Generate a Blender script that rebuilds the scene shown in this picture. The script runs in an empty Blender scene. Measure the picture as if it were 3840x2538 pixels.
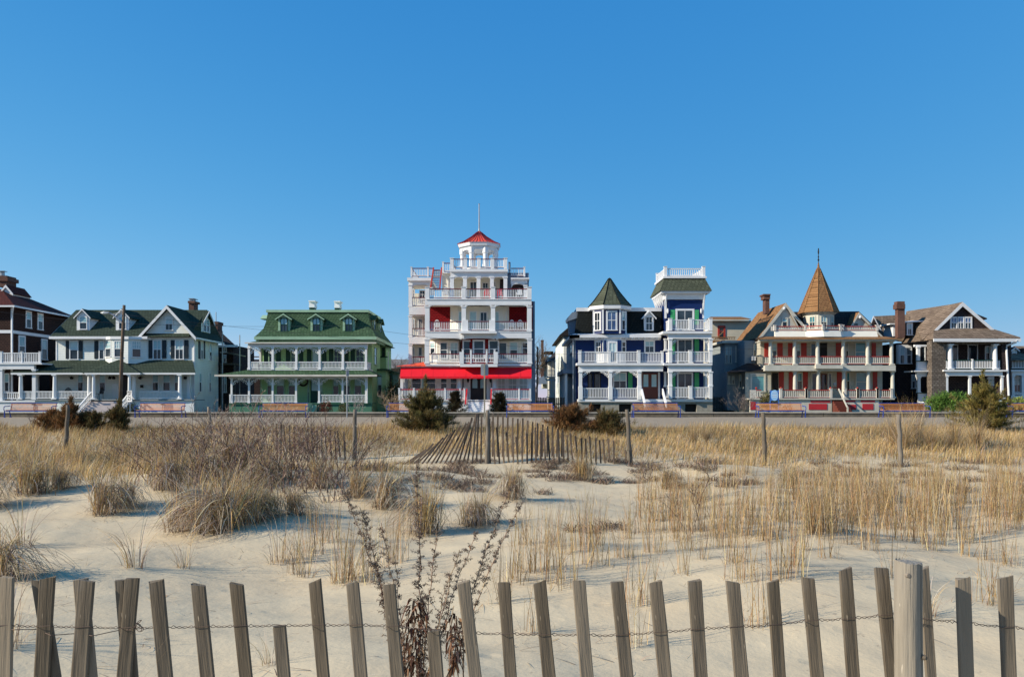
import bpy, bmesh, math, random
import numpy as np
from math import radians, sin, cos, pi
from mathutils import Vector, Matrix
random.seed(7)
SC = bpy.context.scene
COL = SC.collection
# ---------------------------------------------------------------- camera, sky, sun, exposure
E = 1.6            # eye height
F = 2987.0         # focal length in photo pixels (28 mm on 36 mm)
HY = 1500.0        # horizon row of the level camera
cd = bpy.data.cameras.new('camera'); cam = bpy.data.objects.new('camera', cd); COL.objects.link(cam)
cam.location = (0, 0, E); cam.rotation_euler = (pi/2, 0, 0)
cd.sensor_width = 36; cd.lens = 28.0; cd.shift_y = (HY-1269)/3840; cd.clip_end = 5000; cd.clip_start = .05
SC.camera = cam
SUN = Vector((1.0, .33, -.58)).normalized()      # direction the light travels
sun_el = math.asin(-SUN.z); az = math.atan2(-SUN.x, -SUN.y)   # compass angle of the sun from +Y
w = bpy.data.worlds.new('World'); SC.world = w; w.use_nodes = True
nt = w.node_tree; bgn = nt.nodes['Background']
sk = nt.nodes.new('ShaderNodeTexSky'); sk.sky_type = 'NISHITA'; sk.sun_disc = False
sk.sun_elevation = sun_el; sk.sun_rotation = -az % (2*pi)
sk.air_density = 1.0; sk.dust_density = 0; sk.ozone_density = 6; sk.altitude = 0
sp_ = nt.nodes.new('ShaderNodeSeparateColor'); cb_ = nt.nodes.new('ShaderNodeCombineColor'); nt.links.new(sk.outputs[0], sp_.inputs[0])
for i_, (g_, k_) in enumerate(((1.3, .475), (.60, 1.48), (.30, 3.28))):      # response of the camera that took the photo: deeper, more saturated blue
    pw_ = nt.nodes.new('ShaderNodeMath'); pw_.operation = 'POWER'; pw_.inputs[1].default_value = g_; nt.links.new(sp_.outputs[i_], pw_.inputs[0])
    ml_ = nt.nodes.new('ShaderNodeMath'); ml_.operation = 'MULTIPLY'; ml_.inputs[1].default_value = k_; nt.links.new(pw_.outputs[0], ml_.inputs[0]); nt.links.new(ml_.outputs[0], cb_.inputs[i_])
nt.links.new(cb_.outputs[0], bgn.inputs[0])
bgn.inputs[1].default_value = .10
sl = bpy.data.lights.new('sun', 'SUN'); sl.energy = 4.6; sl.angle = radians(.5); sl.color = (1, .9, .74)
so = bpy.data.objects.new('sun', sl); COL.objects.link(so)
so.rotation_euler = SUN.to_track_quat('-Z', 'Y').to_euler(); so.location = (-40, -20, 40)
SC.view_settings.view_transform = 'Standard'; SC.view_settings.look = 'None'
SC.view_settings.exposure = .45; SC.view_settings.gamma = 1
# ---------------------------------------------------------------- materials
MATS = {}
def mat(name, col, rough=.7, kind='plain', col2=None, scale=1.0, bump=.3, metal=0.0, spec=.3):
    if name in MATS: return MATS[name]
    m = bpy.data.materials.new(name); m.use_nodes = True; t = m.node_tree; N = t.nodes; L = t.links
    b = N['Principled BSDF']; b.inputs['Roughness'].default_value = rough; b.inputs['Metallic'].default_value = metal
    b.inputs['Specular IOR Level'].default_value = .08 if kind in ('mottle', 'shingle', 'scale', 'brick') else spec
    tc = N.new('ShaderNodeTexCoord')
    def mix(a, c, fac, mode='MIX'):
        x = N.new('ShaderNodeMix'); x.data_type = 'RGBA'; x.blend_type = mode
        for i, v in ((6, a), (7, c)):
            if isinstance(v, tuple): x.inputs[i].default_value = v
            else: L.new(v, x.inputs[i])
        if isinstance(fac, float): x.inputs[0].default_value = fac
        else: L.new(fac, x.inputs[0])
        return x.outputs[2]
    def noise(sc, det=3, vec=None):
        n = N.new('ShaderNodeTexNoise'); n.inputs['Scale'].default_value = sc; n.inputs['Detail'].default_value = det
        L.new(vec or tc.outputs['Object'], n.inputs['Vector']); return n.outputs['Fac']
    def ramp(fac, a, c, p0=.35, p1=.65):
        r = N.new('ShaderNodeMapRange'); r.inputs[1].default_value = p0; r.inputs[2].default_value = p1
        r.inputs[3].default_value = a; r.inputs[4].default_value = c; L.new(fac, r.inputs[0]); return r.outputs[0]
    def dobump(h, dist, s):
        bp = N.new('ShaderNodeBump'); bp.inputs['Strength'].default_value = s; bp.inputs['Distance'].default_value = dist
        L.new(h, bp.inputs['Height']); L.new(bp.outputs[0], b.inputs['Normal'])
    c1 = tuple(col)+(1,); c2 = tuple(col2)+(1,) if col2 else tuple(x*.72 for x in col)+(1,)
    if kind == 'plain':
        out = mix(c1, c2, ramp(noise(1.3*scale, 5), 0, .55))
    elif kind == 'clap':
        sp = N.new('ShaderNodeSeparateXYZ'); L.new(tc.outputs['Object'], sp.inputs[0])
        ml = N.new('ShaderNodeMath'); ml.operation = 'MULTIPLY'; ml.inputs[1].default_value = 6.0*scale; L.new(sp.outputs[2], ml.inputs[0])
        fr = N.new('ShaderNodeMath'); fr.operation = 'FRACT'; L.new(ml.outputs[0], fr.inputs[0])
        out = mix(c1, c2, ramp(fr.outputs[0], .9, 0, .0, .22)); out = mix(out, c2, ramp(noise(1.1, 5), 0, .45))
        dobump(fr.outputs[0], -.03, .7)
    elif kind in ('shingle', 'brick', 'scale'):
        sp = N.new('ShaderNodeSeparateXYZ'); L.new(tc.outputs['Object'], sp.inputs[0])
        ad = N.new('ShaderNodeMath'); ad.operation = 'ADD'; L.new(sp.outputs[0], ad.inputs[0]); L.new(sp.outputs[1], ad.inputs[1])
        cb = N.new('ShaderNodeCombineXYZ'); L.new(ad.outputs[0], cb.inputs[0]); L.new(sp.outputs[2], cb.inputs[1])
        br = N.new('ShaderNodeTexBrick'); L.new(cb.outputs[0], br.inputs['Vector'])
        br.inputs['Scale'].default_value = scale
        br.inputs['Color1'].default_value = c1; br.inputs['Color2'].default_value = c2
        br.inputs['Mortar'].default_value = (.2, .15, .12, 1) if kind == 'brick' else tuple(x*.38 for x in col)+(1,)
        br.inputs['Mortar Size'].default_value = .014 if kind == 'brick' else .03 if kind != 'scale' else .045; br.inputs['Brick Width'].default_value = .3; br.inputs['Row Height'].default_value = .17 if kind != 'brick' else .1
        br.inputs['Bias'].default_value = -.1
        v = noise(.8, 6); out = mix(br.outputs['Color'], c2, ramp(v, 0, .5)); fl = noise(9*scale, 2)
        out = mix(out, tuple(min(1, x*1.7) for x in col)+(1,), ramp(fl, 0, .35, .55, .8))
        dobump(br.outputs['Fac'], -.03, .6)
    elif kind == 'wood':
        mp = N.new('ShaderNodeMapping'); mp.inputs['Scale'].default_value = (scale*9, scale*9, scale*.55); L.new(tc.outputs['Object'], mp.inputs[0])
        v = noise(6, 8, mp.outputs[0]); u = noise(2.2, 4)
        out = mix(c1, c2, ramp(v, 0, 1, .3, .7)); out = mix(out, tuple(x*.4 for x in col)+(1,), ramp(u, 0, .85, .48, .7)); out = mix(out, (.16, .15, .14, 1), ramp(noise(7, 3), 0, .5, .5, .7))
        mp2 = N.new('ShaderNodeMapping'); mp2.inputs['Scale'].default_value = (90, 90, 22); L.new(tc.outputs['Object'], mp2.inputs[0]); out = mix(out, tuple(min(1, x*2.6) for x in col)+(1,), ramp(noise(1.0, 1, mp2.outputs[0]), 0, .7, .70, .76)); oi = N.new('ShaderNodeObjectInfo'); out = mix(out, tuple(min(1, x*1.6) for x in col)+(1,), ramp(oi.outputs['Random'], 0, .6, .5, 1)); out = mix(out, (col[0]*.55, col[1]*.5, col[2]*.42, 1), ramp(oi.outputs['Random'], .5, 0, 0, .5))
        dobump(v, .003, bump*2)
    elif kind == 'mottle':
        out = mix(c1, c2, ramp(noise(3*scale, 8), 0, 1)); out = mix(out, tuple(x*.6 for x in col)+(1,), ramp(noise(40*scale, 2), 0, .6, .5, .8))
        dobump(noise(30*scale, 4), .02, bump)
    elif kind == 'glass':
        g = noise(.55*scale, 2); out = mix(c1, c2, ramp(g, 0, 1, .4, .62))
        dobump(noise(.9, 2), .03, .35)
    elif kind == 'tone':      # vegetation: each leaf or blade carries its own tone attribute
        at = N.new('ShaderNodeAttribute'); at.attribute_name = 'tone'
        out = mix(c1, c2, at.outputs['Fac'])
        df = N.new('ShaderNodeBsdfTranslucent'); L.new(out, df.inputs[0]); mx = N.new('ShaderNodeMixShader'); mx.inputs[0].default_value = .28
        L.new(b.outputs[0], mx.inputs[1]); L.new(df.outputs[0], mx.inputs[2]); L.new(mx.outputs[0], N['Material Output'].inputs[0])
    L.new(out, b.inputs['Base Color'])
    MATS[name] = m; return m
# ---------------------------------------------------------------- mesh builder
class MB:
    def __init__(s): s.v = []; s.f = []
    def add(s, vs, fs):
        n = len(s.v); s.v += [tuple(p) for p in vs]; s.f += [tuple(i+n for i in f) for f in fs]; return s
    def obox(s, o, u, a0, a1, b0, b1, c0, c1):
        # a along u (plan direction), b along the outward normal (u turned clockwise), c up
        n = (u[1], -u[0]); vs = []
        for c in (c0, c1):
            for a, b in ((a0, b0), (a1, b0), (a1, b1), (a0, b1)):
                vs.append((o[0]+u[0]*a+n[0]*b, o[1]+u[1]*a+n[1]*b, c))
        return s.add(vs, [(0, 1, 2, 3), (4, 7, 6, 5), (0, 4, 5, 1), (1, 5, 6, 2), (2, 6, 7, 3), (3, 7, 4, 0)])
    def box(s, x0, x1, y0, y1, z0, z1):
        return s.add([(x0, y0, z0), (x1, y0, z0), (x1, y1, z0), (x0, y1, z0), (x0, y0, z1), (x1, y0, z1), (x1, y1, z1), (x0, y1, z1)],
                     [(3, 2, 1, 0), (4, 5, 6, 7), (0, 1, 5, 4), (1, 2, 6, 5), (2, 3, 7, 6), (3, 0, 4, 7)])
    def hull(s, pts):
        bm = bmesh.new()
        for p in pts: bm.verts.new(p)
        r = bmesh.ops.convex_hull(bm, input=bm.verts[:])
        dead = [e for e in r['geom_interior'] if isinstance(e, bmesh.types.BMVert)]
        if dead: bmesh.ops.delete(bm, geom=dead, context='VERTS')
        bmesh.ops.dissolve_limit(bm, angle_limit=.01, verts=bm.verts[:], edges=bm.edges[:])
        bm.verts.index_update()
        s.add([v.co[:] for v in bm.verts], [[v.index for v in f.verts] for f in bm.faces]); bm.free(); return s
    def prism(s, poly, y0, y1):        # poly: (x, z) outline, any simple polygon, extruded along y
        n = len(poly); vs = [(x, y0, z) for x, z in poly]+[(x, y1, z) for x, z in poly]
        fs = [tuple(range(n)), tuple(range(2*n-1, n-1, -1))]+[(i, i+n, (i+1) % n+n, (i+1) % n) for i in range(n)]
        return s.add(vs, fs)
    def lathe(s, cx, cy, prof, n=8, a0=0.0):   # prof: (r, z) bottom to top
        vs = []; k = len(prof)
        for r, z in prof:
            for i in range(n):
                a = a0+2*pi*i/n; vs.append((cx+r*cos(a), cy+r*sin(a), z))
        fs = [(j*n+i, j*n+(i+1) % n, (j+1)*n+(i+1) % n, (j+1)*n+i) for j in range(k-1) for i in range(n)]
        fs += [tuple(range(n-1, -1, -1)), tuple((k-1)*n+i for i in range(n))]
        return s.add(vs, fs)
    def tube(s, pts, r, n=6, r1=None):
        k = len(pts); vs = []
        for j, p in enumerate(pts):
            p = Vector(p); a = Vector(pts[max(j-1, 0)]); b = Vector(pts[min(j+1, k-1)]); t = (b-a).normalized()
            q = t.cross(Vector((0, 0, 1))) if abs(t.z) < .95 else t.cross(Vector((1, 0, 0))); q.normalize(); w_ = t.cross(q)
            rr = r if r1 is None else r+(r1-r)*j/(k-1)
            for i in range(n):
                an = 2*pi*i/n; vs.append(p+q*rr*cos(an)+w_*rr*sin(an))
        fs = [(j*n+i, j*n+(i+1) % n, (j+1)*n+(i+1) % n, (j+1)*n+i) for j in range(k-1) for i in range(n)]
        fs += [tuple(range(n-1, -1, -1)), tuple((k-1)*n+i for i in range(n))]
        return s.add(vs, fs)
    def build(s, name, m, parent=None, org=None, smooth=False, mods=None):
        me = bpy.data.meshes.new(name); ox, oy, oz = org or (0, 0, 0)
        me.from_pydata([(a-ox, b-oy, c-oz) for a, b, c in s.v], [], s.f); me.materials.append(m)
        bm = bmesh.new(); bm.from_mesh(me); bmesh.ops.recalc_face_normals(bm, faces=bm.faces[:]); bm.to_mesh(me); bm.free()
        if smooth:
            for p in me.polygons: p.use_smooth = True
        o = bpy.data.objects.new(name, me); COL.objects.link(o)
        if parent: o.parent = parent
        elif org: o.location = org
        return o
def tag(o, label=None, cat=None, group=None, kind=None):
    for k, v in (('label', label), ('category', cat), ('group', group), ('kind', kind)):
        if v: o[k] = v
    return o
def empty(name, loc, rz=0, label=None, cat=None, group=None):
    o = bpy.data.objects.new(name, None); COL.objects.link(o); o.location = loc; o.rotation_euler = (0, 0, rz); o.empty_display_size = .3
    return tag(o, label, cat, group)
def copy_tree(o, parent=None):
    c = o.copy(); COL.objects.link(c); c.parent = parent
    for ch in o.children: copy_tree(ch, c)
    return c
def px(x, y, d): return ((x-1920)*d/F, d, E+(HY-y)*d/F)
# ---------------------------------------------------------------- house builder: measures read off the photograph, built at the house's distance
class House:
    def __init__(s, name, label, cat, crop, D=75.0, xc=900, base=.25):
        s.D = D; s.ox, s.oy, s.s = crop
        s.org = (s.X(xc, 2), D+2, base)
        s.root = empty(name, s.org, 0, label, cat)
        s.base = base
    def crop(s, ox, oy, sc): s.ox, s.oy, s.s = ox, oy, sc
    def X(s, x, d): return (s.ox+x/s.s-1920)*(s.D+d)/F
    def Z(s, y, d): return E+(HY-(s.oy+y/s.s))*(s.D+d)/F
    def P(s, x, y, d): return (s.X(x, d), s.D+d, s.Z(y, d))
    def dep(s, x, Xw): return Xw*F/(s.ox+x/s.s-1920)-s.D     # depth at which image column x meets the plane X = Xw
    def bx(s, m, x0, y0, x1, y1, d0, d1):
        return m.box(s.X(x0, d0), s.X(x1, d0), s.D+d0, s.D+d1, s.Z(y1, d0), s.Z(y0, d0))
    def part(s, name, m, mt, parent=None, label=None, smooth=False):
        o = m.build(name, mt, parent or s.root, s.org, smooth)
        if label: o['label'] = label
        return o
    def B(s, name, mt, x0, y0, x1, y1, d0, d1, parent=None, label=None):
        return s.part(name, s.bx(MB(), x0, y0, x1, y1, d0, d1), mt, parent, label)
    def H(s, name, mt, pts, parent=None, label=None):
        return s.part(name, MB().hull([s.P(*p) for p in pts]), mt, parent, label)
    def HW(s, name, mt, pts, parent=None, label=None):
        return s.part(name, MB().hull(pts), mt, parent, label)
    # a window in a vertical plane: o = plan point, u = plan direction, widths in metres
    def winW(s, o, u, wd, z0, z1, fr, fw=.09, nx=1, ny=2, top='glass_blind', low='glass', arch=False, parent=None, name='window', label=None, split=.5):
        m = MB(); p = .07
        m.obox(o, u, 0, fw, 0, p, z0, z1); m.obox(o, u, wd-fw, wd, 0, p, z0, z1)
        m.obox(o, u, fw, wd-fw, 0, p-.003, z1-fw, z1); m.obox(o, u, -.05, wd+.05, 0, p+.03, z0-.08, z0)
        zm = z0+(z1-z0)*split
        if ny >= 2: m.obox(o, u, fw, wd-fw, 0, p-.015, zm-.03, zm+.03)
        for i in range(1, nx): m.obox(o, u, wd*i/nx-.022, wd*i/nx+.022, 0, p-.02, zm if nx > 2 else z0, z1-fw)
        if nx > 2: m.obox(o, u, fw, wd-fw, 0, p-.024, (zm+z1)/2-.02, (zm+z1)/2+.02)
        if arch:
            k = 8; n = (u[1], -u[0]); r = (wd-2*fw)/2; cx = wd/2; za = z1-fw-r*.55
            for sgn in (-1, 1):
                pl = [(cx+sgn*r, za), (cx+sgn*r, z1-fw*.5), (cx, z1-fw*.5), (cx, z1-fw-.01)]
                pl += [(cx+sgn*r*sin(t*pi/2/k), za+r*.55*cos(t*pi/2/k)) for t in range(1, k)]
                q = len(pl); vs = [(o[0]+u[0]*a+n[0]*b, o[1]+u[1]*a+n[1]*b, c) for b in (p-.006, p-.03) for a, c in pl]
                m.add(vs, [tuple(range(q)), tuple(range(2*q-1, q-1, -1))]+[(i, i+q, (i+1) % q+q, (i+1) % q) for i in range(q)])
        w_ = s.part(name, m, fr, parent, label)
        if parent is None:
            s.part('pane', MB().obox(o, u, fw*.6, wd-fw*.6, .005, .025, zm, z1-fw*.6), MATS[top], w_)
            s.part('pane', MB().obox(o, u, fw*.6, wd-fw*.6, .005, .022, z0, zm), MATS[low], w_)
        else:
            s.part('pane', MB().obox(o, u, fw*.6, wd-fw*.6, .005, .025, z0, z1-fw*.6), MATS[top], parent)
        return w_
    def win(s, x0, y0, x1, y1, d, fr, **k):
        return s.winW((s.X(x0, d), s.D+d), (1, 0), s.X(x1, d)-s.X(x0, d), s.Z(y1, d), s.Z(y0, d), fr, **k)
    def swin(s, Xw, x0, y0, x1, y1, fr, **k):      # on a side wall in the plane X = Xw
        da, db = s.dep(x0, Xw), s.dep(x1, Xw); dm = (da+db)/2
        if Xw < 0: o = (Xw, s.D+da); u = (0, 1)
        else: o = (Xw, s.D+da); u = (0, -1)
        return s.winW(o, u, abs(db-da), s.Z(y1, dm), s.Z(y0, dm), fr, **k)
    def shutter(s, x0, y0, x1, y1, d, mt):
        m = s.bx(MB(), x0, y0, x1, y1, d-.05, d)
        X0, X1 = s.X(x0, d), s.X(x1, d); za, zb = s.Z(y1, d), s.Z(y0, d); e = .05
        n = max(2, int((zb-za)/.14))
        for i in range(n):
            z = za+.06+(zb-za-.12)*i/n; m.box(X0+e, X1-e, s.D+d-.065, s.D+d-.05, z, z+.05)
        return s.part('shutter', m, mt)
    def railW(s, A, B_, z0, z1, mt, top=None, gap=.15, bw=.045, base=.08, posts=(), pw=.16, ph=.12, parent=None):
        ux, uy = B_[0]-A[0], B_[1]-A[1]; ln = math.hypot(ux, uy); u = (ux/ln, uy/ln); m = MB()
        m.obox(A, u, 0, ln, -.04, .04, z0+base, z0+base+.07)
        if not top: m.obox(A, u, 0, ln, -.055, .055, z1-.08, z1)
        k = max(2, int(ln/gap))
        for i in range(k):
            a = (i+.5)*ln/k; m.obox(A, u, a-bw/2, a+bw/2, -bw/2, bw/2, z0+base+.07, z1-.06)
        for q in posts:
            a = q*ln; m.obox(A, u, a-pw/2, a+pw/2, -pw/2, pw/2, z0, z1+ph-.05); m.obox(A, u, a-pw/2-.03, a+pw/2+.03, -pw/2-.03, pw/2+.03, z1+ph-.05, z1+ph)
        r = s.part('railing', m, mt, parent)
        if top: s.part('handrail', MB().obox(A, u, 0, ln, -.055, .055, z1-.07, z1+.005).obox(A, u, 0, ln, -.042, .042, z0+base-.05, z0+base-.003), top, r if parent is None else parent)
        return r
    def rail(s, x0, x1, y0, y1, d, mt, **k):
        return s.railW((s.X(x0, d), s.D+d), (s.X(x1, d), s.D+d), s.Z(y1, d), s.Z(y0, d), mt, **k)
    def col(s, x, y0, y1, d, mt, w_=.3, sq=True, taper=.85, n=12):
        X, Y = s.X(x, d), s.D+d; z0, z1 = s.Z(y1, d), s.Z(y0, d); m = MB(); h = w_/2
        if sq:
            m.box(X-h, X+h, Y-h, Y+h, z0, z1); m.box(X-h-.04, X+h+.04, Y-h-.04, Y+h+.04, z0, z0+.16)
            m.box(X-h-.05, X+h+.05, Y-h-.05, Y+h+.05, z1-.12, z1-.002)
            return s.part('column', m, mt)
        m.box(X-h-.05, X+h+.05, Y-h-.05, Y+h+.05, z0, z0+.12)
        m.lathe(X, Y, [(h*1.12, z0+.12), (h*1.12, z0+.2), (h, z0+.22), (h*1.0, z0+(z1-z0)*.4), (h*taper, z1-.2), (h*1.05, z1-.17), (h*1.1, z1-.1)], n)
        m.box(X-h-.04, X+h+.04, Y-h-.04, Y+h+.04, z1-.1, z1-.002)
        return s.part('column', m, mt)
    def gable(s, x0, x1, ye, xp, yp, d0, d1, roof, wall, trim, ov=.45, th=.16, yb=None, name='gable', parent=None, bw=.24):
        # front-facing gable: wall triangle (down to yb) and two roof slabs whose ridge runs back
        X0, X1, XP = s.X(x0, d0), s.X(x1, d0), s.X(xp, d0); ze, zp = s.Z(ye, d0), s.Z(yp, d0)
        zb = s.Z(yb, d0) if yb is not None else ze
        Y0, Y1 = s.D+d0, s.D+d1; zpi = zp-th*1.4
        poly = [(X0, zb), (X1, zb), (X1, ze-th), (XP, zpi), (X0, ze-th)] if zb < ze-th-.01 else [(X0, ze-th), (X1, ze-th), (XP, zpi)]
        wl = s.part(name, MB().prism(poly, Y0, Y1), wall, parent)
        m = MB(); t = MB()
        for Xe, sg in ((X0, -1), (X1, 1)):
            sl_ = (zp-ze)/abs(XP-Xe); Xo = Xe+sg*ov; zo = ze-sl_*ov
            m.hull([(XP, Y0-ov, zp), (XP, Y1, zp), (Xo, Y0-ov, zo), (Xo, Y1, zo), (XP, Y0-ov, zp-th), (XP, Y1, zp-th), (Xo, Y0-ov, zo-th), (Xo, Y1, zo-th)])
            t.hull([(XP, Y0-ov-.03, zp-.02), (XP, Y0-ov+.03, zp-.02), (Xo, Y0-ov-.03, zo-.02), (Xo, Y0-ov+.03, zo-.02),
                    (XP, Y0-ov-.03, zp-bw*1.25), (XP, Y0-ov+.03, zp-bw*1.25), (Xo, Y0-ov-.03, zo-bw), (Xo, Y0-ov+.03, zo-bw)])
        r = s.part('roof' if parent is None else name+'_roof', m, roof, parent); s.part('bargeboard', t, trim, r if parent is None else parent)
        return wl, r
    def dormer(s, x0, x1, ye, yb, yp, d0, d1, roof, wall, trim, wx0=None, wx1=None, wy0=None, wy1=None, ov=.18, **k):
        w_, r = s.gable(x0, x1, ye, (x0+x1)/2, yp, d0, d1, roof, wall, trim, ov=ov, th=.08, yb=yb, name='dormer', bw=.13)
        r.name = 'dormer_roof'
        if wx0 is not None:
            fr = MATS[k.pop('fr')] if 'fr' in k else trim
            s.win(wx0, wy0, wx1, wy1, d0, fr, fw=.06, name='dormer_window', **k)
        return w_
    def bay(s, pts, y0, y1, mt, name='bay', dr=None):    # pts: (x, d) plan outline read at its own depth; vertical prism
        dr = pts[1][1] if dr is None else dr
        z0, z1 = s.Z(y1, dr), s.Z(y0, dr); P2 = [(s.X(x, d), s.D+d) for x, d in pts]
        return s.part(name, MB().hull([(a, b, z) for a, b in P2 for z in (z0, z1)]), mt), P2
    def baywin(s, A, B_, f0, f1, y0, y1, dr, fr, **k):    # window on the bay face from A to B
        ux, uy = B_[0]-A[0], B_[1]-A[1]; ln = math.hypot(ux, uy); u = (ux/ln, uy/ln)
        return s.winW((A[0]+ux*f0, A[1]+uy*f0), u, ln*(f1-f0), s.Z(y1, dr), s.Z(y0, dr), fr, **k)
    def steps(s, x0, x1, y0, y1, d0, run, n, mt, name='steps'):
        m = MB(); z1, z0 = s.Z(y0, d0), s.base
        for i in range(n):
            z = z1-(z1-z0)*(i+1)/(n+1)+.0; m.box(s.X(x0, d0), s.X(x1, d0), s.D+d0-run*(i+1)/n, s.D+d0-run*i/n-.002, z0, z)
        return s.part(name, m, mt)
    def fret(s, x, y0, d, mt, wd=.75, h=.6, sides=(-1, 1), w_=.12, parent=None, n=3):
        # gingerbread bracket in the corner between post and beam: pierced by rings
        X, Y, Z1 = s.X(x, d), s.D+d, s.Z(y0, d)
        for sg in sides:
            m = MB(); a = X+sg*w_/2; q = [(a+sg*wd*(1-sin(k/7*pi/2)), Y, Z1-h*(1-cos(k/7*pi/2))) for k in range(8)]; m.tube(q, .032, 4)
            for cx, cz, r in ((.16, .16, .12), (.42, .12, .09), (.12, .42, .09), (.3, .3, .07), (.62, .06, .05), (.05, .55, .05)):
                m.tube([(a+sg*wd*cx/.75+r*cos(t*pi/4), Y, Z1-h*cz/.6+r*sin(t*pi/4)) for t in range(9)], .022, 4)
            o = s.part('bracket', m, mt, parent)
        return o
def mats():
    mat('white', (.78, .78, .77), .55, col2=(.66, .66, .66)); mat('white_clap', (.78, .8, .74), .6, 'clap', (.6, .62, .58))
    mat('cream_white', (.8, .77, .66), .6, col2=(.7, .67, .56))
    mat('glass', (.012, .018, .026), .06, 'glass', (.045, .06, .075), spec=.5); mat('glass_blind', (.26, .46, .5), .15, 'glass', (.46, .6, .6), spec=.6)
    mat('glass_blue', (.03, .055, .16), .06, 'glass', (.1, .16, .3), spec=.8); mat('glass_teal', (.05, .2, .23), .08, 'glass', (.1, .3, .32), spec=.6)
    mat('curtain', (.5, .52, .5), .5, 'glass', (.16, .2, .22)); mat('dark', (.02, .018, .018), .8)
    mat('brown_shingle', (.066, .036, .03), .8, 'shingle', (.04, .024, .02)); mat('red_brown_roof', (.12, .032, .022), .8, 'shingle', (.07, .022, .018))
    mat('brick_red', (.155, .066, .05), .85, 'brick', (.09, .042, .034)); mat('metal_grey', (.35, .36, .37), .4, metal=.7)
    mat('green_black_roof', (.062, .082, .058), .85, 'shingle', (.035, .05, .036)); mat('shutter_dark', (.012, .024, .034), .5)
    mat('green_roof', (.1, .17, .092), .8, 'scale', (.032, .075, .038)); mat('green_clap', (.36, .56, .27), .65, 'clap', (.25, .4, .18))
    mat('pale_green', (.33, .5, .34), .6); mat('dark_green', (.012, .055, .032), .45); mat('porch_green', (.075, .2, .13), .75)
    mat('red_shingle', (.27, .012, .016), .65, 'shingle', (.17, .008, .012)); mat('awning_red', (.75, .008, .022), .75, col2=(.68, .007, .02)); mat('metal_red', (.85, .1, .045), .45)
    mat('rail_red', (.16, .012, .02), .4); mat('paint_red', (.6, .02, .03), .4); mat('door_dark', (.03, .015, .015), .35)
    mat('navy', (.005, .022, .11), .5, 'clap', (.004, .013, .07)); mat('grey_scale', (.15, .165, .11), .85, 'scale', (.06, .07, .048), .8); mat('dark_scale', (.022, .026, .024), .85, 'scale', (.014, .016, .016))
    mat('green_shutter', (.07, .42, .16), .5); mat('door_brown', (.14, .035, .022), .35); mat('concrete', (.34, .32, .27), .9, 'mottle', (.26, .24, .2))
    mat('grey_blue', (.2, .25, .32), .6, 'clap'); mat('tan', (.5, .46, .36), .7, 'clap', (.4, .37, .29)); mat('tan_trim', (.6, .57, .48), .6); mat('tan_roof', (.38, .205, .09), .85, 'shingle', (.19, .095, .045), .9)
    mat('brick_paint', (.43, .045, .03), .55); mat('grey_clap', (.27, .3, .3), .7, 'clap', (.2, .23, .24)); mat('dark_roof', (.05, .045, .045), .85, 'shingle')
    mat('wood_roof', (.30, .225, .165), .9, 'shingle', (.11, .08, .06), .9); mat('weathered_shingle', (.24, .2, .165), .9, 'shingle', (.1, .08, .065), .9); mat('umber_shingle', (.075, .055, .052), .9, 'shingle', (.045, .033, .033))
    mat('rail_tan', (.66, .61, .53), .6); mat('deck_wood', (.32, .18, .07), .8, 'wood'); mat('lattice_red', (.5, .03, .04), .6)
    mat('old_fence', (.1, .085, .07), .85, 'wood'); mat('step_pink', (.5, .44, .42), .8)
mats()
M_ = MATS
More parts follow.
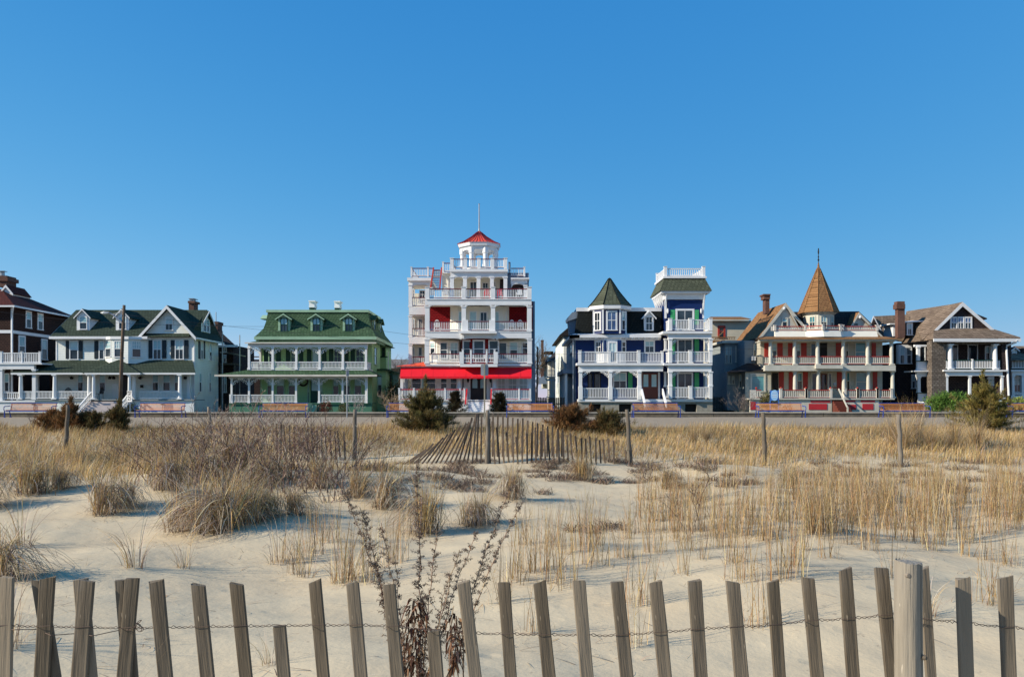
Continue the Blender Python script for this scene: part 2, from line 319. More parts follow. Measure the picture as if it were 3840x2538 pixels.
# =============================================================== house 0: dark brown shingled house cut by the left edge
def house_brown_left():
    h = House('brown_house', 'dark brown shingled house with white balcony, cut by the left edge of the photo', 'house', (0, 980, 2.529), xc=-150)
    W = M_['white']; BS = M_['brown_shingle']
    dF = 2.0; Xr = h.X(112, dF); Xl = -64.0; Yb = h.D+h.dep(640, Xr); Yf = h.D+dF
    zt = h.Z(440, dF); m = MB().box(Xl, Xr, Yf, Yb, h.base, zt); h.part('wall', m, BS)
    bl = MB(); z = h.Z(681, dF); bl.box(Xl, Xr+.06, Yf-.06, Yf-.003, z, z+.3); bl.box(Xr+.003, Xr+.06, Yf, Yb, z, z+.3)
    bl.box(Xr-.08, Xr+.05, Yf-.05, Yf+.1, h.base, zt-.01); h.part('belt_course', bl, W)
    ov = .6; apex = (h.X(10, 7), h.D+7, h.Z(262, 7)); zt += .02
    r = h.HW('roof', M_['red_brown_roof'], [(Xl, Yf-ov, zt), (Xr+ov, Yf-ov, zt), (Xr+ov, Yb+ov, zt), (Xl, Yb+ov, zt), (Xl, Yf-ov, zt+.15), (Xr+ov, Yf-ov, zt+.15), (Xr+ov, Yb+ov, zt+.15),
        (apex[0]-8, apex[1], apex[2]), apex, (apex[0], apex[1]+1.5, apex[2])])
    g = MB(); g.box(Xl, Xr+ov+.1, Yf-ov-.12, Yf-ov-.003, zt-.02, zt+.14); g.box(Xr+ov+.003, Xr+ov+.1, Yf-ov, Yb+ov, zt-.02, zt+.14); g.tube([(Xr+ov, Yf-ov-.1, zt), (Xr+.1, Yf-.1, zt-.9), (Xr+.1, Yf-.1, zt-8.5)], .055, 6); h.part('gutter', g, W)
    h.gable(8, 118, 288, 62, 222, 6.5, 9.5, M_['red_brown_roof'], W, W, ov=.15, th=.08, yb=330, name='roof_gable')
    c = MB(); h.bx(c, -30, 135, 62, 240, 6.8, 8.4); h.bx(c, -36, 150, 70, 185, 6.65, 8.55); ch = h.part('chimney', c, M_['brick_red'])
    X, Y, Z0 = h.P(22, 130, 7.5); h.part('chimney_cap', MB().lathe(X, Y, [(.22, Z0-.1), (.22, Z0+.3), (.14, Z0+.32)], 10).box(X-.35, X+.35, Y-.3, Y+.3, Z0+.36, Z0+.4), M_['metal_grey'], ch)
    for a in ((240, 470, 296, 628), (352, 492, 406, 645)): h.swin(Xr, a[0], a[1], a[2], a[3], W, fw=.14, top='glass_blind')
    for a in ((172, 703, 238, 905), (388, 735, 446, 928)): h.swin(Xr, a[0], a[1], a[2], a[3], W, fw=.15, top='glass_blind')
    # wrap-round porch and balcony
    h.B('porch_beam', W, -700, 975, 322, 1022, 0, .35); h.B('balcony_floor', W, -700, 962, 396, 976, -.1, 2.4)
    h.rail(-300, 390, 866, 968, .1, W, posts=(.02, .2, .455, .735, .985), gap=.16, bw=0.056)
    h.B('porch_floor', M_['white'], -700, 1318, 330, 1335, -.1, 2.6); h.B('porch_skirt', W, -700, 1336, 325, 1440, 0, .2)
    for x in (14, -180, 330): h.col(x, 1022, 1318, .2, W, .33)
    h.rail(30, 172, 1240, 1312, .2, W, gap=.16, bw=0.056); h.rail(172, 325, 1240, 1312, .2, W, gap=.16, bw=0.056)
    h.win(40, 1060, 92, 1230, 2.0, W); h.B('door', M_['door_dark'], -60, 1060, 5, 1316, 1.92, 2.1)
    h.B('porch_end_wall', BS, 470, 1020, 520, 1430, 3.5, 9)

# =============================================================== house 1: white clapboard house, near-black green roofs
def house_white():
    h = House('white_house', 'white clapboard house with dark green roofs and wide porch behind the street lamp', 'house', (0, 980, 2.529), xc=1150)
    W, CL, R = M_['white'], M_['white_clap'], M_['green_black_roof']; SH = M_['shutter_dark']
    d1 = 2.6; XR = h.X(1838, d1); YB = h.D+h.dep(2070, XR); db = YB-h.D
    Xl = h.X(528, d1); Yf = h.D+d1; ze = h.Z(724, d1)
    h.part('wall', MB().box(Xl, XR, Yf, YB, h.base, ze), CL)
    # main roof with its ridge parallel to the street
    rl = h.P(622, 460, 6.8); zr = rl[2]; ev = h.P(468, 714, 2.0); xr = XR-.3; ybk = 2*rl[1]-ev[1]
    r = h.HW('roof', R, [ev, (xr, ev[1], ev[2]), (ev[0], rl[1], zr), (xr, rl[1], zr), (ev[0], ybk, ev[2]), (xr, ybk, ev[2])])
    h.part('rake_board', MB().hull([(ev[0]-.04, a, b+c) for a, b in ((ev[1], ev[2]), (rl[1], zr), (ybk, ev[2])) for c in (0, -.22)]), W, r)
    c = MB().box(ev[0], h.X(1400, 2), ev[1]-.1, ev[1]-.003, ev[2]-.22, ev[2]+.02); h.part('cornice', c, W)
    # front gabled wing
    wl, wr = h.gable(1412, 1838, 740, 1590, 415, d1, 0, R, CL, W, ov=.5, th=.16, name='gable_wall') if 0 else (None, None)
    Xa, Xp = h.X(1388, 2.3), h.X(1592, 2.3); zp = h.Z(415, 2.1); Xb = XR+.42; zeave = h.Z(716, 2.1)
    Y0 = h.D+2.05; sl = (zp-zeave)/(Xb-Xp); Xo = h.X(1312, 2.1); zo = zp-sl*(Xp-Xo)
    h.part('gable_wall', MB().prism([(h.X(1412, d1), ze-.2), (XR-.003, ze-.2), (XR-.003, zp-sl*(XR-Xp)-.2), (Xp, zp-.25), (h.X(1412, d1), zp-sl*(Xp-h.X(1412, d1))-.2), (h.X(1340, d1), ze-.15)], Yf-.05, Yf+6), CL)
    for nm, Xe, zz, yb in (('roof', Xo, zo, Yf+5), ('roof', Xb, zeave, YB+.4)):
        o = h.HW(nm, R, [(Xp, Y0, zp), (Xe, Y0, zz), (Xp, yb, zp), (Xe, yb, zz), (Xp, Y0, zp-.15), (Xe, Y0, zz-.15), (Xp, yb, zp-.15), (Xe, yb, zz-.15)])
        h.HW('bargeboard', W, [(a, Y0+e, b+c) for a, b in ((Xp, zp), (Xe, zz)) for e in (-.06, -.003) for c in (-.02, -.36)], o)
    h.part('gutter', MB().box(Xb+.003, Xb+.1, Y0, YB+.3, zeave-.2, zeave-.04).tube([(Xb, Y0+.1, zeave-.15), (XR+.08, Y0+.5, zeave-.6), (XR+.08, Yf-.08, zeave-.7), (XR+.08, Yf-.08, h.base+1)], .05, 6), W)
    for x in (785, 1156):
        h.dormer(x-58, x+64, 514, 655, 450, 3.1, 6.4, R, W, W, x-30, x+42, 520, 640, arch=True, ov=.2)
    # dormer on the right roof slope, its gable facing right
    dr = MB(); dd = 5.2; Xd = h.X(1908, dd); zb, zt2, zpk = h.Z(665, dd), h.Z(548, dd), h.Z(457, dd); ya, yb = h.D+dd, h.D+dd+2.4; ym = (ya+yb)/2
    dr.hull([(x, y, z) for x in (Xd-3.2, Xd) for y, z in ((ya, zb-.6), (ya, zt2), (ym, zpk-.1), (yb, zt2), (yb, zb-.6))]); dw = h.part('dormer', dr, CL)
    for ys in (ya, yb):
        sg = -1 if ys == ya else 1
        h.HW('dormer_roof', R, [(x, y, z+c) for x in (Xd-3.4, Xd+.35) for y, z in ((ym, zpk), (ys+sg*.3, zt2-.25)) for c in (0, -.1)], dw)
        h.HW('bargeboard', W, [(x, y, z+c) for x in (Xd+.353, Xd+.4) for y, z in ((ym, zpk), (ys+sg*.3, zt2-.25)) for c in (0, -.2)], dw)
    h.winW((Xd, ya+.35), (0, 1), .85, zb+.1, zt2+.15, W, name='dormer_window'); h.winW((Xd, ya+1.25), (0, 1), .85, zb+.1, zt2+.15, W, name='dormer_window')
    c = MB(); h.bx(c, 1788, 395, 1838, 470, 7.5, 8.6); h.bx(c, 1780, 374, 1846, 395, 7.35, 8.75); ch = h.part('chimney', c, M_['brick_red'])
    h.part('chimney_cap', h.bx(h.bx(MB(), 1796, 356, 1830, 374, 7.7, 8.4), 1786, 350, 1840, 355, 7.5, 8.6), M_['metal_grey'], ch)
    # upper windows
    h.win(660, 750, 745, 926, d1, W); h.shutter(622, 752, 658, 922, d1, SH); h.shutter(747, 752, 783, 922, d1, SH)
    h.win(938, 752, 992, 922, d1, W); h.shutter(893, 752, 932, 922, d1, SH)
    for x in (1450, 1660):
        h.win(x, 744, x+84, 924, d1-.05, W, nx=2); h.shutter(x-42, 746, x-3, 918, d1-.05, SH); h.shutter(x+88, 746, x+126, 918, d1-.05, SH)
    h.win(1565, 535, 1642, 648, d1-.05, W, nx=2, arch=True, name='attic_window')
    b, P = h.bay([(994, d1), (1062, 1.55), (1215, 1.4), (1412, d1)], 738, 968, CL)
    h.HW('bay_cornice', W, [(x+dx, y-.15, h.Z(yy, 1.4)) for (x, y), dx in zip(P, (-.25, -.1, .1, .3)) for yy in (712, 738)]+[(x, Yf, h.Z(738, 1.4)) for x in (P[0][0]-.25, P[3][0]+.3)])
    h.baywin(P[0], P[1], .15, .9, 750, 902, 2, W, nx=3, fw=.07); h.baywin(P[1], P[2], .14, .62, 752, 902, 1.4, W, nx=3, fw=.07); h.baywin(P[2], P[3], .16, .62, 755, 906, 2, W, nx=4, fw=.07)
    # porch roof
    fl = h.P(95, 1050, -.1); fr_ = h.P(1856, 1060, -.1); tl = h.P(522, 938, d1); tr = h.P(1822, 938, d1)
    pr = h.HW('porch_roof', R, [fl, fr_, tl, tr, (fl[0], fl[1]+9, fl[2]), (tl[0], fl[1]+9, tl[2]), (fl[0], fl[1], fl[2]-.1), (fr_[0], fr_[1], fl[2]-.1), (fl[0], fl[1]+9, fl[2]-.1), (tr[0], tr[1], fl[2]-.1)])
    h.H('porch_roof', R, [(795, 1058, -1.2), (1332, 1058, -1.2), (1130, 930, 1.5), (760, 1058, 1.4), (1380, 1058, 1.4)])
    h.B('porch_beam', W, 100, 1056, 1850, 1072, -.13, .25); h.B('porch_beam', W, 800, 1057, 1328, 1072, -1.2, -.9)
    h.H('porch_end_board', CL, [(1735, 1035, .6), (1828, 940, 2.5), (1828, 1035, 2.5), (1737, 1035, .7), (1828, 944, 2.55)])
    for x, d in ((197, .1), (519, .1), (847, .1), (888, -.95), (1228, -.95), (1270, .1), (1707, .1)): h.col(x, 1072, 1308, d, W, .36 if d > 0 else .3, sq=False)
    h.col(355, 1072, 1300, 3.5, W, .34, sq=False); h.col(1792, 1072, 1300, 1.8, W, .26)
    for a, c_ in ((213, 502), (536, 834), (1316, 1692)): h.rail(a, c_, 1230, 1308, .1, W, gap=.13, bw=0.048)
    h.B('porch_floor', M_['grey_clap'], 150, 1308, 1838, 1318, -.05, d1); h.B('porch_skirt', M_['white_clap'], 160, 1319, 800, 1440, .1, .3); h.B('porch_skirt', W, 1225, 1319, 1838, 1440, .1, .3)
    h.steps(835, 1210, 1310, 1430, .05, 2.4, 7, M_['step_pink'])
    for xa in (838, 1205):
        st = MB(); X = h.X(xa, -.5)
        st.hull([(X+a, y, z+c) for a in (-.06, .06) for y, z in ((h.D, h.Z(1235, 0)), (h.D-2.4, h.Z(1385, 0))) for c in (0, -.16)])
        st.hull([(X+a, y, z+c) for a in (-.05, .05) for y, z in ((h.D, h.Z(1290, 0)), (h.D-2.4, h.Z(1430, 0))) for c in (0, -.1)])
        for k in range(10):
            y = h.D-2.4*(k+.5)/10; t = (k+.5)/10; z = h.Z(1235, 0)*(1-t)+h.Z(1385, 0)*t; st.box(X-.03, X+.03, y-.03, y+.03, z-1.1, z-.1)
        h.part('stair_rail', st, W)
    for a in ((735, 1068, 795, 1225), (940, 1070, 1005, 1228), (1443, 1072, 1508, 1222), (1543, 1072, 1620, 1222), (1652, 1072, 1700, 1222)): h.win(a[0], a[1], a[2], a[3], d1, W)
    h.part('door', h.bx(MB(), 1150, 1075, 1212, 1308, d1-.06, d1-.004), M_['door_dark']); h.B('door_frame', W, 1062, 1160, 1120, 1306, d1-.05, d1-.004)
    h.B('corner_board', W, 528, 736, 541, 1300, d1-.03, d1-.004); h.B('corner_board', W, 1826, 745, 1838, 1300, d1-.03, d1-.004)
    for x in (678, 1040, 1078, 1328, 1755):
        X, Y, Z = h.P(x, 1105, d1-.15); h.part('wall_lamp', MB().lathe(X, Y, [(.13, Z-.12), (.17, Z+.06), (.02, Z+.16)], 8).box(X-.02, X+.02, Y, Y+.147, Z+.1, Z+.14), M_['dark'])
    h.part('mail_box', h.bx(MB(), 1328, 1170, 1350, 1197, d1-.2, d1-.004), M_['dark'])
    h.swin(XR, 1898, 752, 1924, 924, W, nx=2); h.swin(XR, 1982, 780, 2006, 936, W); h.swin(XR, 1884, 1058, 1908, 1232, W); h.swin(XR, 1978, 1058, 1998, 1234, W)
    for a, b_ in ((1880, 1896), (1927, 1941)):
        m = MB(); da, dc = h.dep(a, XR), h.dep(b_, XR); m.box(XR+.004, XR+.06, h.D+da, h.D+dc, h.Z(922, da), h.Z(754, da)); h.part('shutter', m, SH)

def house_brown_behind():
    h = House('brown_house', 'dark brown black-roofed house set back between the white house and the green house', 'house', (780, 1080, 3.0155), D=86, xc=150)
    h.B('wall', M_['umber_shingle'], -60, 645, 285, 1430, 0, 7)
    h.H('roof', M_['dark_roof'], [(-140, 575, -.5), (332, 668, -.5), (332, 668, 7), (0, 425, 3), (70, 425, 3), (-140, 575, 7)])
    h.B('fascia', M_['white'], 110, 642, 333, 668, -.56, -.503)
    c = MB(); h.bx(c, 12, 395, 108, 500, 2, 3.4); h.bx(c, 5, 378, 114, 412, 1.9, 3.5); h.part('chimney', c, M_['brick_red'])
    for a in ((178, 662, 212, 718), (175, 752, 210, 836), (180, 985, 212, 1175)): h.win(*a, 0, M_['white'], fw=.1)
    h.B('deck', M_['old_fence'], 130, 850, 300, 866, -2.4, -.003); h.H('awning_board', M_['metal_grey'], [(135, 722, -3), (240, 730, -3), (425, 768, -2.2), (425, 776, -2.2), (135, 730, -3), (240, 740, 0), (425, 776, 0)])
    for x in (140, 296): h.B('post', M_['old_fence'], x, 866, x+8, 1430, -2.4, -2.2)
    h.B('lattice_fence', M_['old_fence'], 130, 1310, 240, 1430, -4, -3.9)
    h.crop(780, 1080, 3.0155); g = House('low_shed', 'low grey-roofed shed seen past the left porch of the green house', 'shed', (780, 1080, 3.0155), D=95, xc=400)
    g.B('wall', M_['umber_shingle'], 285, 860, 600, 1440, 0, 5); g.H('roof', M_['dark_roof'], [(270, 880, -.3), (600, 880, -.3), (290, 806, 2.5), (600, 806, 2.5), (270, 880, 5), (600, 880, 5)])
    g.H('brace', M_['white'], [(280, 893, -.5), (350, 850, -.5), (450, 893, -.5), (355, 862, -.45), (365, 850, -.45)])

# =============================================================== house 2: green house with mansard roof
def house_green():
    h = House('green_house', 'green house with scalloped mansard roof and white gingerbread porches on both storeys', 'house', (780, 1080, 3.0155), xc=1150)
    W, G, GR, DG, PG = M_['white'], M_['green_clap'], M_['green_roof'], M_['dark_green'], M_['pale_green']
    d1 = 2.5; Xl, Xr = h.X(590, d1), h.X(1856, d1); Yf = h.D+d1; YB = h.D+h.dep(1945, Xr); zc = h.Z(596, d1)
    h.part('wall', MB().box(Xl, Xr, Yf, YB, h.base, zc+.3), G)
    # bracketed cornice
    cz = h.Z(566, 2.0); h.part('cornice', MB().box(Xl-.3, Xr+.3, Yf-.3, YB+.2, zc+.32, cz), PG)
    m = MB()
    for i in range(19):
        X = Xl-.2+(Xr-Xl+.4)*i/18; m.box(X-.06, X+.06, Yf-.5, Yf-.303, cz-.4, cz-.05)
    for i in range(8): m.box(Xr+.303, Xr+.5, Yf+(YB-Yf)*i/7-.06, Yf+(YB-Yf)*i/7+.06, cz-.4, cz-.05)
    h.part('cornice_bracket', m, PG)
    # mansard in three tiers, flared at the eave
    tiers = [(528, 1900, 548, 1.6), (578, 1878, 505, 2.15), (628, 1846, 455, 2.6), (655, 1830, 380, 2.95), (676, 1806, 276, 3.3)]
    yb = h.D+12.2; pts = []
    for x0, x1, y, d in tiers:
        a, b = h.P(x0, y, d), h.P(x1, y, d); pts.append((a[0], b[0], a[1], yb-(d-1.6), a[2]))
    m = MB(); vs = []
    for a, b, y0, y1, z in pts: vs += [(a, y0, z), (b, y0, z), (b, y1, z), (a, y1, z)]
    fs = [(0, 3, 2, 1), tuple(len(vs)-4+i for i in range(4))]
    for k in range(len(pts)-1):
        for i in range(4): fs.append((4*k+i, 4*k+(i+1) % 4, 4*k+4+(i+1) % 4, 4*k+4+i))
    m.add(vs, fs); r = h.part('roof', m, GR)
    a, b, y0, y1, z = pts[0]; h.part('eave_board', MB().box(a-.05, b+.05, y0-.05, y1, z-.3, z-.003), PG)
    a, b, y0, y1, z = pts[-1]; h.part('roof_trim', MB().box(a-.12, b+.12, y0-.15, y1+.1, z+.002, z+.25), PG, r)
    for x0, x1, yt in ((1140, 1206, 140), (1427, 1490, 145)):
        c = h.B('chimney', M_['dark_green'], x0+4, yt+80, x1-6, yt+125, 6, 6.9)
        mm = h.bx(h.bx(h.bx(MB(), x0, yt+55, x1-2, yt+79, 5.9, 7), x0+2, yt+14, x1-4, yt+55, 5.95, 6.95), x0-5, yt, x1+5, yt+13, 5.8, 7.1)
        h.part('chimney_top', mm, W, c)
    for xc_ in (859, 1225, 1590):
        h.dormer(xc_-66, xc_+67, 332, 494, 288, 2.35, 4.5, GR, PG, PG, xc_-40, xc_+43, 338, 488, ov=.25, fr='dark_green', nx=2, arch=True)
    for k, yy in enumerate((1.2, 4.6)):      # two dormers facing right
        y0 = Yf+1.5+k*3.6; X1 = h.X(1868, 4); z0, z1, z2 = h.Z(500, 4.5), h.Z(350, 4.5), h.Z(306, 4.5)
        dm = h.part('dormer', MB().hull([(x, y, z) for x in (X1-1.9, X1) for y, z in ((y0, z0), (y0, z1), (y0+.65, z2-.08), (y0+1.3, z1), (y0+1.3, z0))]), PG)
        for sg in (-1, 1): h.HW('dormer_roof', GR, [(x, y, z+c) for x in (X1-1.9, X1+.3) for y, z in ((y0+.65, z2), (y0+.65+sg*.95, z1-.12)) for c in (0, -.08)], dm)
        h.winW((X1, y0+.2), (0, 1), .9, z0+.15, z1, DG, name='dormer_window')
    X1 = h.X(655, 4); h.part('dormer', MB().hull([(x, y, z) for x in (X1-.75, X1+1.4) for y, z in ((Yf+1.4, h.Z(480, 4)), (Yf+1.4, h.Z(345, 4)), (Yf+2.1, h.Z(300, 4)), (Yf+2.8, h.Z(345, 4)), (Yf+2.8, h.Z(480, 4)))]) if 0 else MB().hull([(x, y, z) for x in (X1-.5, X1+1.4) for y, z in ((Yf+1.2, h.Z(350, 4)), (Yf+2.0, h.Z(300, 4)), (Yf+2.8, h.Z(350, 4)), (Yf+2.0, h.Z(352, 4)))]), PG)
    # upper porch
    h.H('porch_roof', GR, [(415, 622, -.35), (1902, 606, -.35), (590, 592, d1), (1856, 590, d1), (415, 628, -.35), (1902, 612, -.35), (420, 628, d1), (1870, 612, d1)])
    h.B('porch_beam', W, 450, 634, 1802, 668, -.1, .15); h.B('porch_ceiling', PG, 452, 628, 1812, 633, .16, d1-.003); h.B('gutter', M_['rail_tan'], 415, 613, 1902, 627, -.42, -.353)
    UX = (465, 733, 1000, 1263, 1526, 1787)
    for i, x in enumerate(UX):
        h.col(x, 668, 922, 0, W, .2); h.fret(x, 670, 0, W, wd=1.25, h=.62, sides=(1,) if i == 0 else (-1,) if i == 5 else (-1, 1), w_=.2)
    for a, b in zip(UX, UX[1:]): h.rail(a+13, b-13, 833, 916, 0, W, gap=.125, bw=0.048)
    h.railW((h.X(465, 0), h.D+.1), (h.X(465, 0), h.D+d1), h.Z(916, 0), h.Z(833, 0), W, gap=.13, bw=0.048); h.railW((h.X(1787, 0), h.D+.1), (h.X(1787, 0), h.D+d1), h.Z(916, 0), h.Z(833, 0), W, gap=.13, bw=0.048)
    h.B('balcony_floor', W, 445, 917, 1810, 928, -.1, d1)
    h.col(592, 668, 860, d1-.2, W, .16)
    h.fret(592, 672, d1-.2, W, wd=.9, h=.6, sides=(-1,), w_=.16)
    # lower porch
    f, g = h.P(78, 940, -.7), h.P(1912, 972, -.7); z = f[2]-.35
    h.HW('porch_roof', GR, [(f[0], f[1], z), (g[0], g[1], z), (h.X(440, 0), h.D-.02, h.Z(926, 0)), (h.X(1815, 0), h.D-.02, h.Z(926, 0)), (f[0], h.D+9, z), (h.X(440, 0), h.D+9, h.Z(860, 0)), (f[0], f[1], z-.08), (g[0], g[1], z-.08), (f[0], h.D+9, z-.08), (g[0], h.D+d1, z-.08), (h.X(1815, 0), h.D+d1, h.Z(929, 0))])
    h.part('gutter', MB().box(f[0], g[0], f[1]-.14, f[1]-.003, z-.14, z+.03), M_['rail_tan'])
    zb = z-.1; zq = HY-(zb-E)*F/h.D; yq = (zq-h.oy)*h.s
    h.B('porch_beam', W, 235, yq, 1802, yq+22, -.12, .15); h.B('porch_ceiling', PG, 240, yq-8, 1812, yq-2, .16, d1-.003)
    LX = (268, 465, 732, 997, 1257, 1522, 1787)
    for i, x in enumerate(LX):
        h.col(x, yq+22, 1300, 0, W, .17); h.fret(x, yq+24, 0, W, wd=1.1, h=.62, sides=(-1, 1) if 0 < i < 6 else (1,) if i == 0 else (-1,), w_=.18)
    for a, b in zip(LX, LX[1:]):
        if a == 997: continue
        h.rail((a if a > 300 else 245)+13, b-13, 1205, 1298, 0, W, gap=.125, bw=0.048)
    h.B('post', W, 240, 1200, 262, 1300, -.1, .12)
    h.B('porch_floor', M_['porch_green'], 235, 1300, 1850, 1309, -.1, d1); h.B('porch_skirt', M_['porch_green'], 240, 1310, 1128, 1420, .05, .3); h.B('porch_skirt', M_['porch_green'], 1240, 1310, 1850, 1420, .05, .3)
    h.steps(1132, 1234, 1303, 1410, -.12, 1.6, 6, PG); h.B('step_wall', PG, 1110, 1304, 1131, 1420, -1.7, 0)
    # walls details
    for a, b in ((630, 678), (770, 822), (880, 928), (1028, 1076), (1118, 1168), (1288, 1338), (1366, 1416), (1545, 1590), (1612, 1660)): h.shutter(a, 690, b, 868, d1, DG)
    for a, b in ((684, 765), (935, 995), (1420, 1512), (1668, 1768)): h.win(a, 680, b, 868, d1, PG, nx=2, top='glass', arch=True)
    h.win(1176, 680, 1256, 905, d1, PG, ny=1, top='glass_blind', low='glass_blind', arch=True, name='balcony_door')
    for a, b in ((668, 722), (772, 868), (908, 992), (1410, 1484), (1534, 1612), (1652, 1742)): h.win(a, 1003, b, 1204, d1, PG, top='glass_blind')
    dr = h.part('door', h.bx(MB(), 1160, 1003, 1250, 1300, d1-.05, d1-.004), M_['dark_green']); h.part('pane', h.bx(MB(), 1172, 1010, 1244, 1160, d1-.075, d1-.052), M_['glass_blind'], dr)
    for a in (1122, 1272): h.win(a, 1003, a+28, 1298, d1, PG, split=.42)
    X, Y, Z = h.P(1076, 1055, d1-.1); h.part('wreath', MB().tube([(X+.42*cos(t*pi/8), Y, Z+.42*sin(t*pi/8)) for t in range(17)], .09, 6), M_['door_dark'])
    for a in (730,): h.B('corner_board', PG, 592, 640, 606, 1300, d1-.03, d1-.003)
    # right side
    h.swin(Xr, 1876, 670, 1905, 862, PG, top='glass')
    Xs = h.X(2030, 10); b1 = MB().box(Xr-.5, Xs, h.D+9, h.D+12.5, h.base, h.Z(640, 9)); h.part('wall', b1, G)
    h.HW('side_roof', GR, [(Xr-.5, h.D+8.6, h.Z(638, 9)), (Xs+.4, h.D+8.6, h.Z(652, 9)), (Xr-.5, h.D+13, h.Z(630, 9)), (Xs+.4, h.D+13, h.Z(652, 9)), (Xr-.5, h.D+8.6, h.Z(655, 9)), (Xs+.4, h.D+8.6, h.Z(658, 9)), (Xr-.5, h.D+13, h.Z(658, 9))])
    h.win(1966, 672, 2006, 770, 9.0, DG, top='glass'); h.B('side_cornice', DG, 1948, 772, 2030, 784, 8.9, 8.997)
    h.B('side_wing', G, 1880, 935, 2010, 1420, 5.5, 8.9); h.B('side_wing_roof', GR, 1868, 912, 2024, 934, 5.2, 8.95); h.B('side_wing', M_['porch_green'], 1990, 965, 2090, 1420, 8, 12); h.B('side_wing_roof', GR, 1980, 938, 2106, 964, 7.8, 12.2)
    h.win(1915, 975, 1970, 1215, 5.5, PG, top='glass_blind'); h.win(2015, 985, 2078, 1180, 8.0, DG, top='glass')
    h.B('downspout', W, 1796, 1000, 1804, 1300, -.2, -.12); h.B('downspout', W, 2034, 720, 2042, 920, 8.8, 8.88)
# =============================================================== house 3: tall red and white hotel
def arch_beam(h, x0, x1, y0, y1, d0, d1, spans, rise, mt, name='beam'):
    # beam whose lower edge dips at the posts: a band plus curved spandrels
    m = MB(); h.bx(m, x0, y0, x1, y1, d0, d1)
    for a, b in spans:
        Xa, Xb = h.X(a, d0), h.X(b, d0); zt, zb = h.Z(y1, d0)-.002, h.Z(y1+rise, d0); n = 10; cx = (Xa+Xb)/2; r = (Xb-Xa)/2
        for k in range(n):
            t0, t1 = -1+2*k/n, -1+2*(k+1)/n; f = lambda t: zb+(zt-zb)*math.sqrt(max(0, 1-abs(t)**2.6))
            if abs(zt-f(t0)) < .01 and abs(zt-f(t1)) < .01: continue
            q = [(cx+r*t0, zt), (cx+r*t1, zt), (cx+r*t1, f(t1)-.001), (cx+r*t0, f(t0)-.001)]
            m.prism(q, h.D+d0+.02, h.D+d1-.02)
    return h.part(name, m, mt)
def house_red():
    C = (1460, 740, 3.92); Dc = (1460, 1080, 3.015)
    h = House('red_hotel', 'tall white hotel with stacked balconies, bright red awning and red-roofed cupola', 'hotel', Dc, xc=1000)
    W, RS, CW, HR = M_['white'], M_['red_shingle'], M_['cream_white'], M_['rail_red']
    kw = dict(top=HR, gap=.155, bw=0.052)
    # ---- core walls
    h.B('wall', W, 432, 1010, 1600, 1440, 2.6, 13)                       # ground floor
    h.B('wall', CW, 410, 555, 1600, 880, 2.4, 13)                        # second floor
    h.B('wall', RS, 410, 150, 690, 520, 2.4, 13); h.B('wall', RS, 1352, 150, 1604, 520, 2.4, 13); h.B('wall', CW, 690, 160, 1352, 520, 3.0, 12.9)
    h.part('wall', MB().hull([h.P(x, y, d) for x, d in ((688, 2.41), (775, 1.5), (1280, 1.5), (1354, 2.41)) for y in (208, 490)]), CW)
    h.B('wall', M_['grey_blue'], 1606, 150, 1645, 880, 5, 13); h.B('wall', M_['grey_blue'], 1606, 880, 1650, 1440, 2.7, 13)  # right-hand walls: their bluish shadow is put into the grey-blue colour
    h.B('side_shingle', RS, 1606, 150, 1620, 480, 2.3, 4.9)
    # ---- ground floor porch
    h.crop(*Dc)
    for a in ((250, 1015, 365, 1135), (400, 1015, 530, 1135), (575, 1015, 658, 1135), (683, 1015, 770, 1135)): h.win(*a, 2.6, W, fw=.1, top='glass', nx=1)
    for a in ((1222, 1008, 1314, 1140), (1338, 1008, 1446, 1140), (1462, 1008, 1564, 1140)): h.win(*a, 2.6, W, fw=.09, top='curtain', low='curtain', nx=2, split=.35)
    dr = h.B('door', M_['door_dark'], 918, 1010, 1098, 1262, 2.5, 2.597)
    for a in (940, 1030):
        X0, X1 = h.X(a, 2.5), h.X(a+55, 2.5); r = (X1-X0)/2; z1, z0 = h.Z(1020, 2.5), h.Z(1130, 2.5)
        h.part('pane', MB().prism([(X0, z0), (X1, z0)]+[(X0+r+r*cos(t*pi/8), z1-r+r*sin(t*pi/8)) for t in range(9)], h.D+2.47, h.D+2.498), M_['glass_blind'], dr)
    h.B('door_frame', W, 880, 1010, 917, 1262, 2.45, 2.597); h.B('door_frame', W, 1099, 1010, 1130, 1262, 2.45, 2.597); h.win(815, 1012, 852, 1250, 2.6, W, top='glass', ny=1); h.win(1135, 1012, 1170, 1250, 2.6, W, top='glass', ny=1)
    m = MB()
    for x in (890, 1145):
        X, Y, Z = h.P(x, 1035, 2.3); m.lathe(X, Y, [(.02, Z-.3), (.1, Z-.15), (.14, Z+.2), (.03, Z+.33)], 6).box(X-.02, X+.02, Y, Y+.15, Z+.1, Z+.14)
    h.part('wall_lamp', m, M_['dark'])
    for x in (142, 790, 1190, 1588): h.col(x, 1003, 1262, .05, W, .3 if x > 200 else .26)
    for i in range(4): h.col(142+i*18, 1003, 1250, .6+i*.9, W, .22)
    # awning: metal roof at the left, cloth front
    A = h.P(120, 1000, -.9); B_ = h.P(1608, 1003, -.9); A2 = h.P(132, 885, .15); B2 = h.P(1608, 880, .15)
    aw = h.HW('awning', M_['awning_red'], [A, B_, A2, B2, (A[0], A[1]+.03, A[2]), (B_[0], B_[1]+.03, B_[2]), (A2[0], A2[1]+.03, A2[2]), (B2[0], B2[1]+.03, B2[2])])
    v = MB(); n = 11
    for i in range(n):
        x0, x1 = A[0]+(B_[0]-A[0])*i/n, A[0]+(B_[0]-A[0])*(i+1)/n; v.box(x0+.004, x1-.004, A[1]-.01, A[1]+.01, A[2]-.19, A[2]-.005)
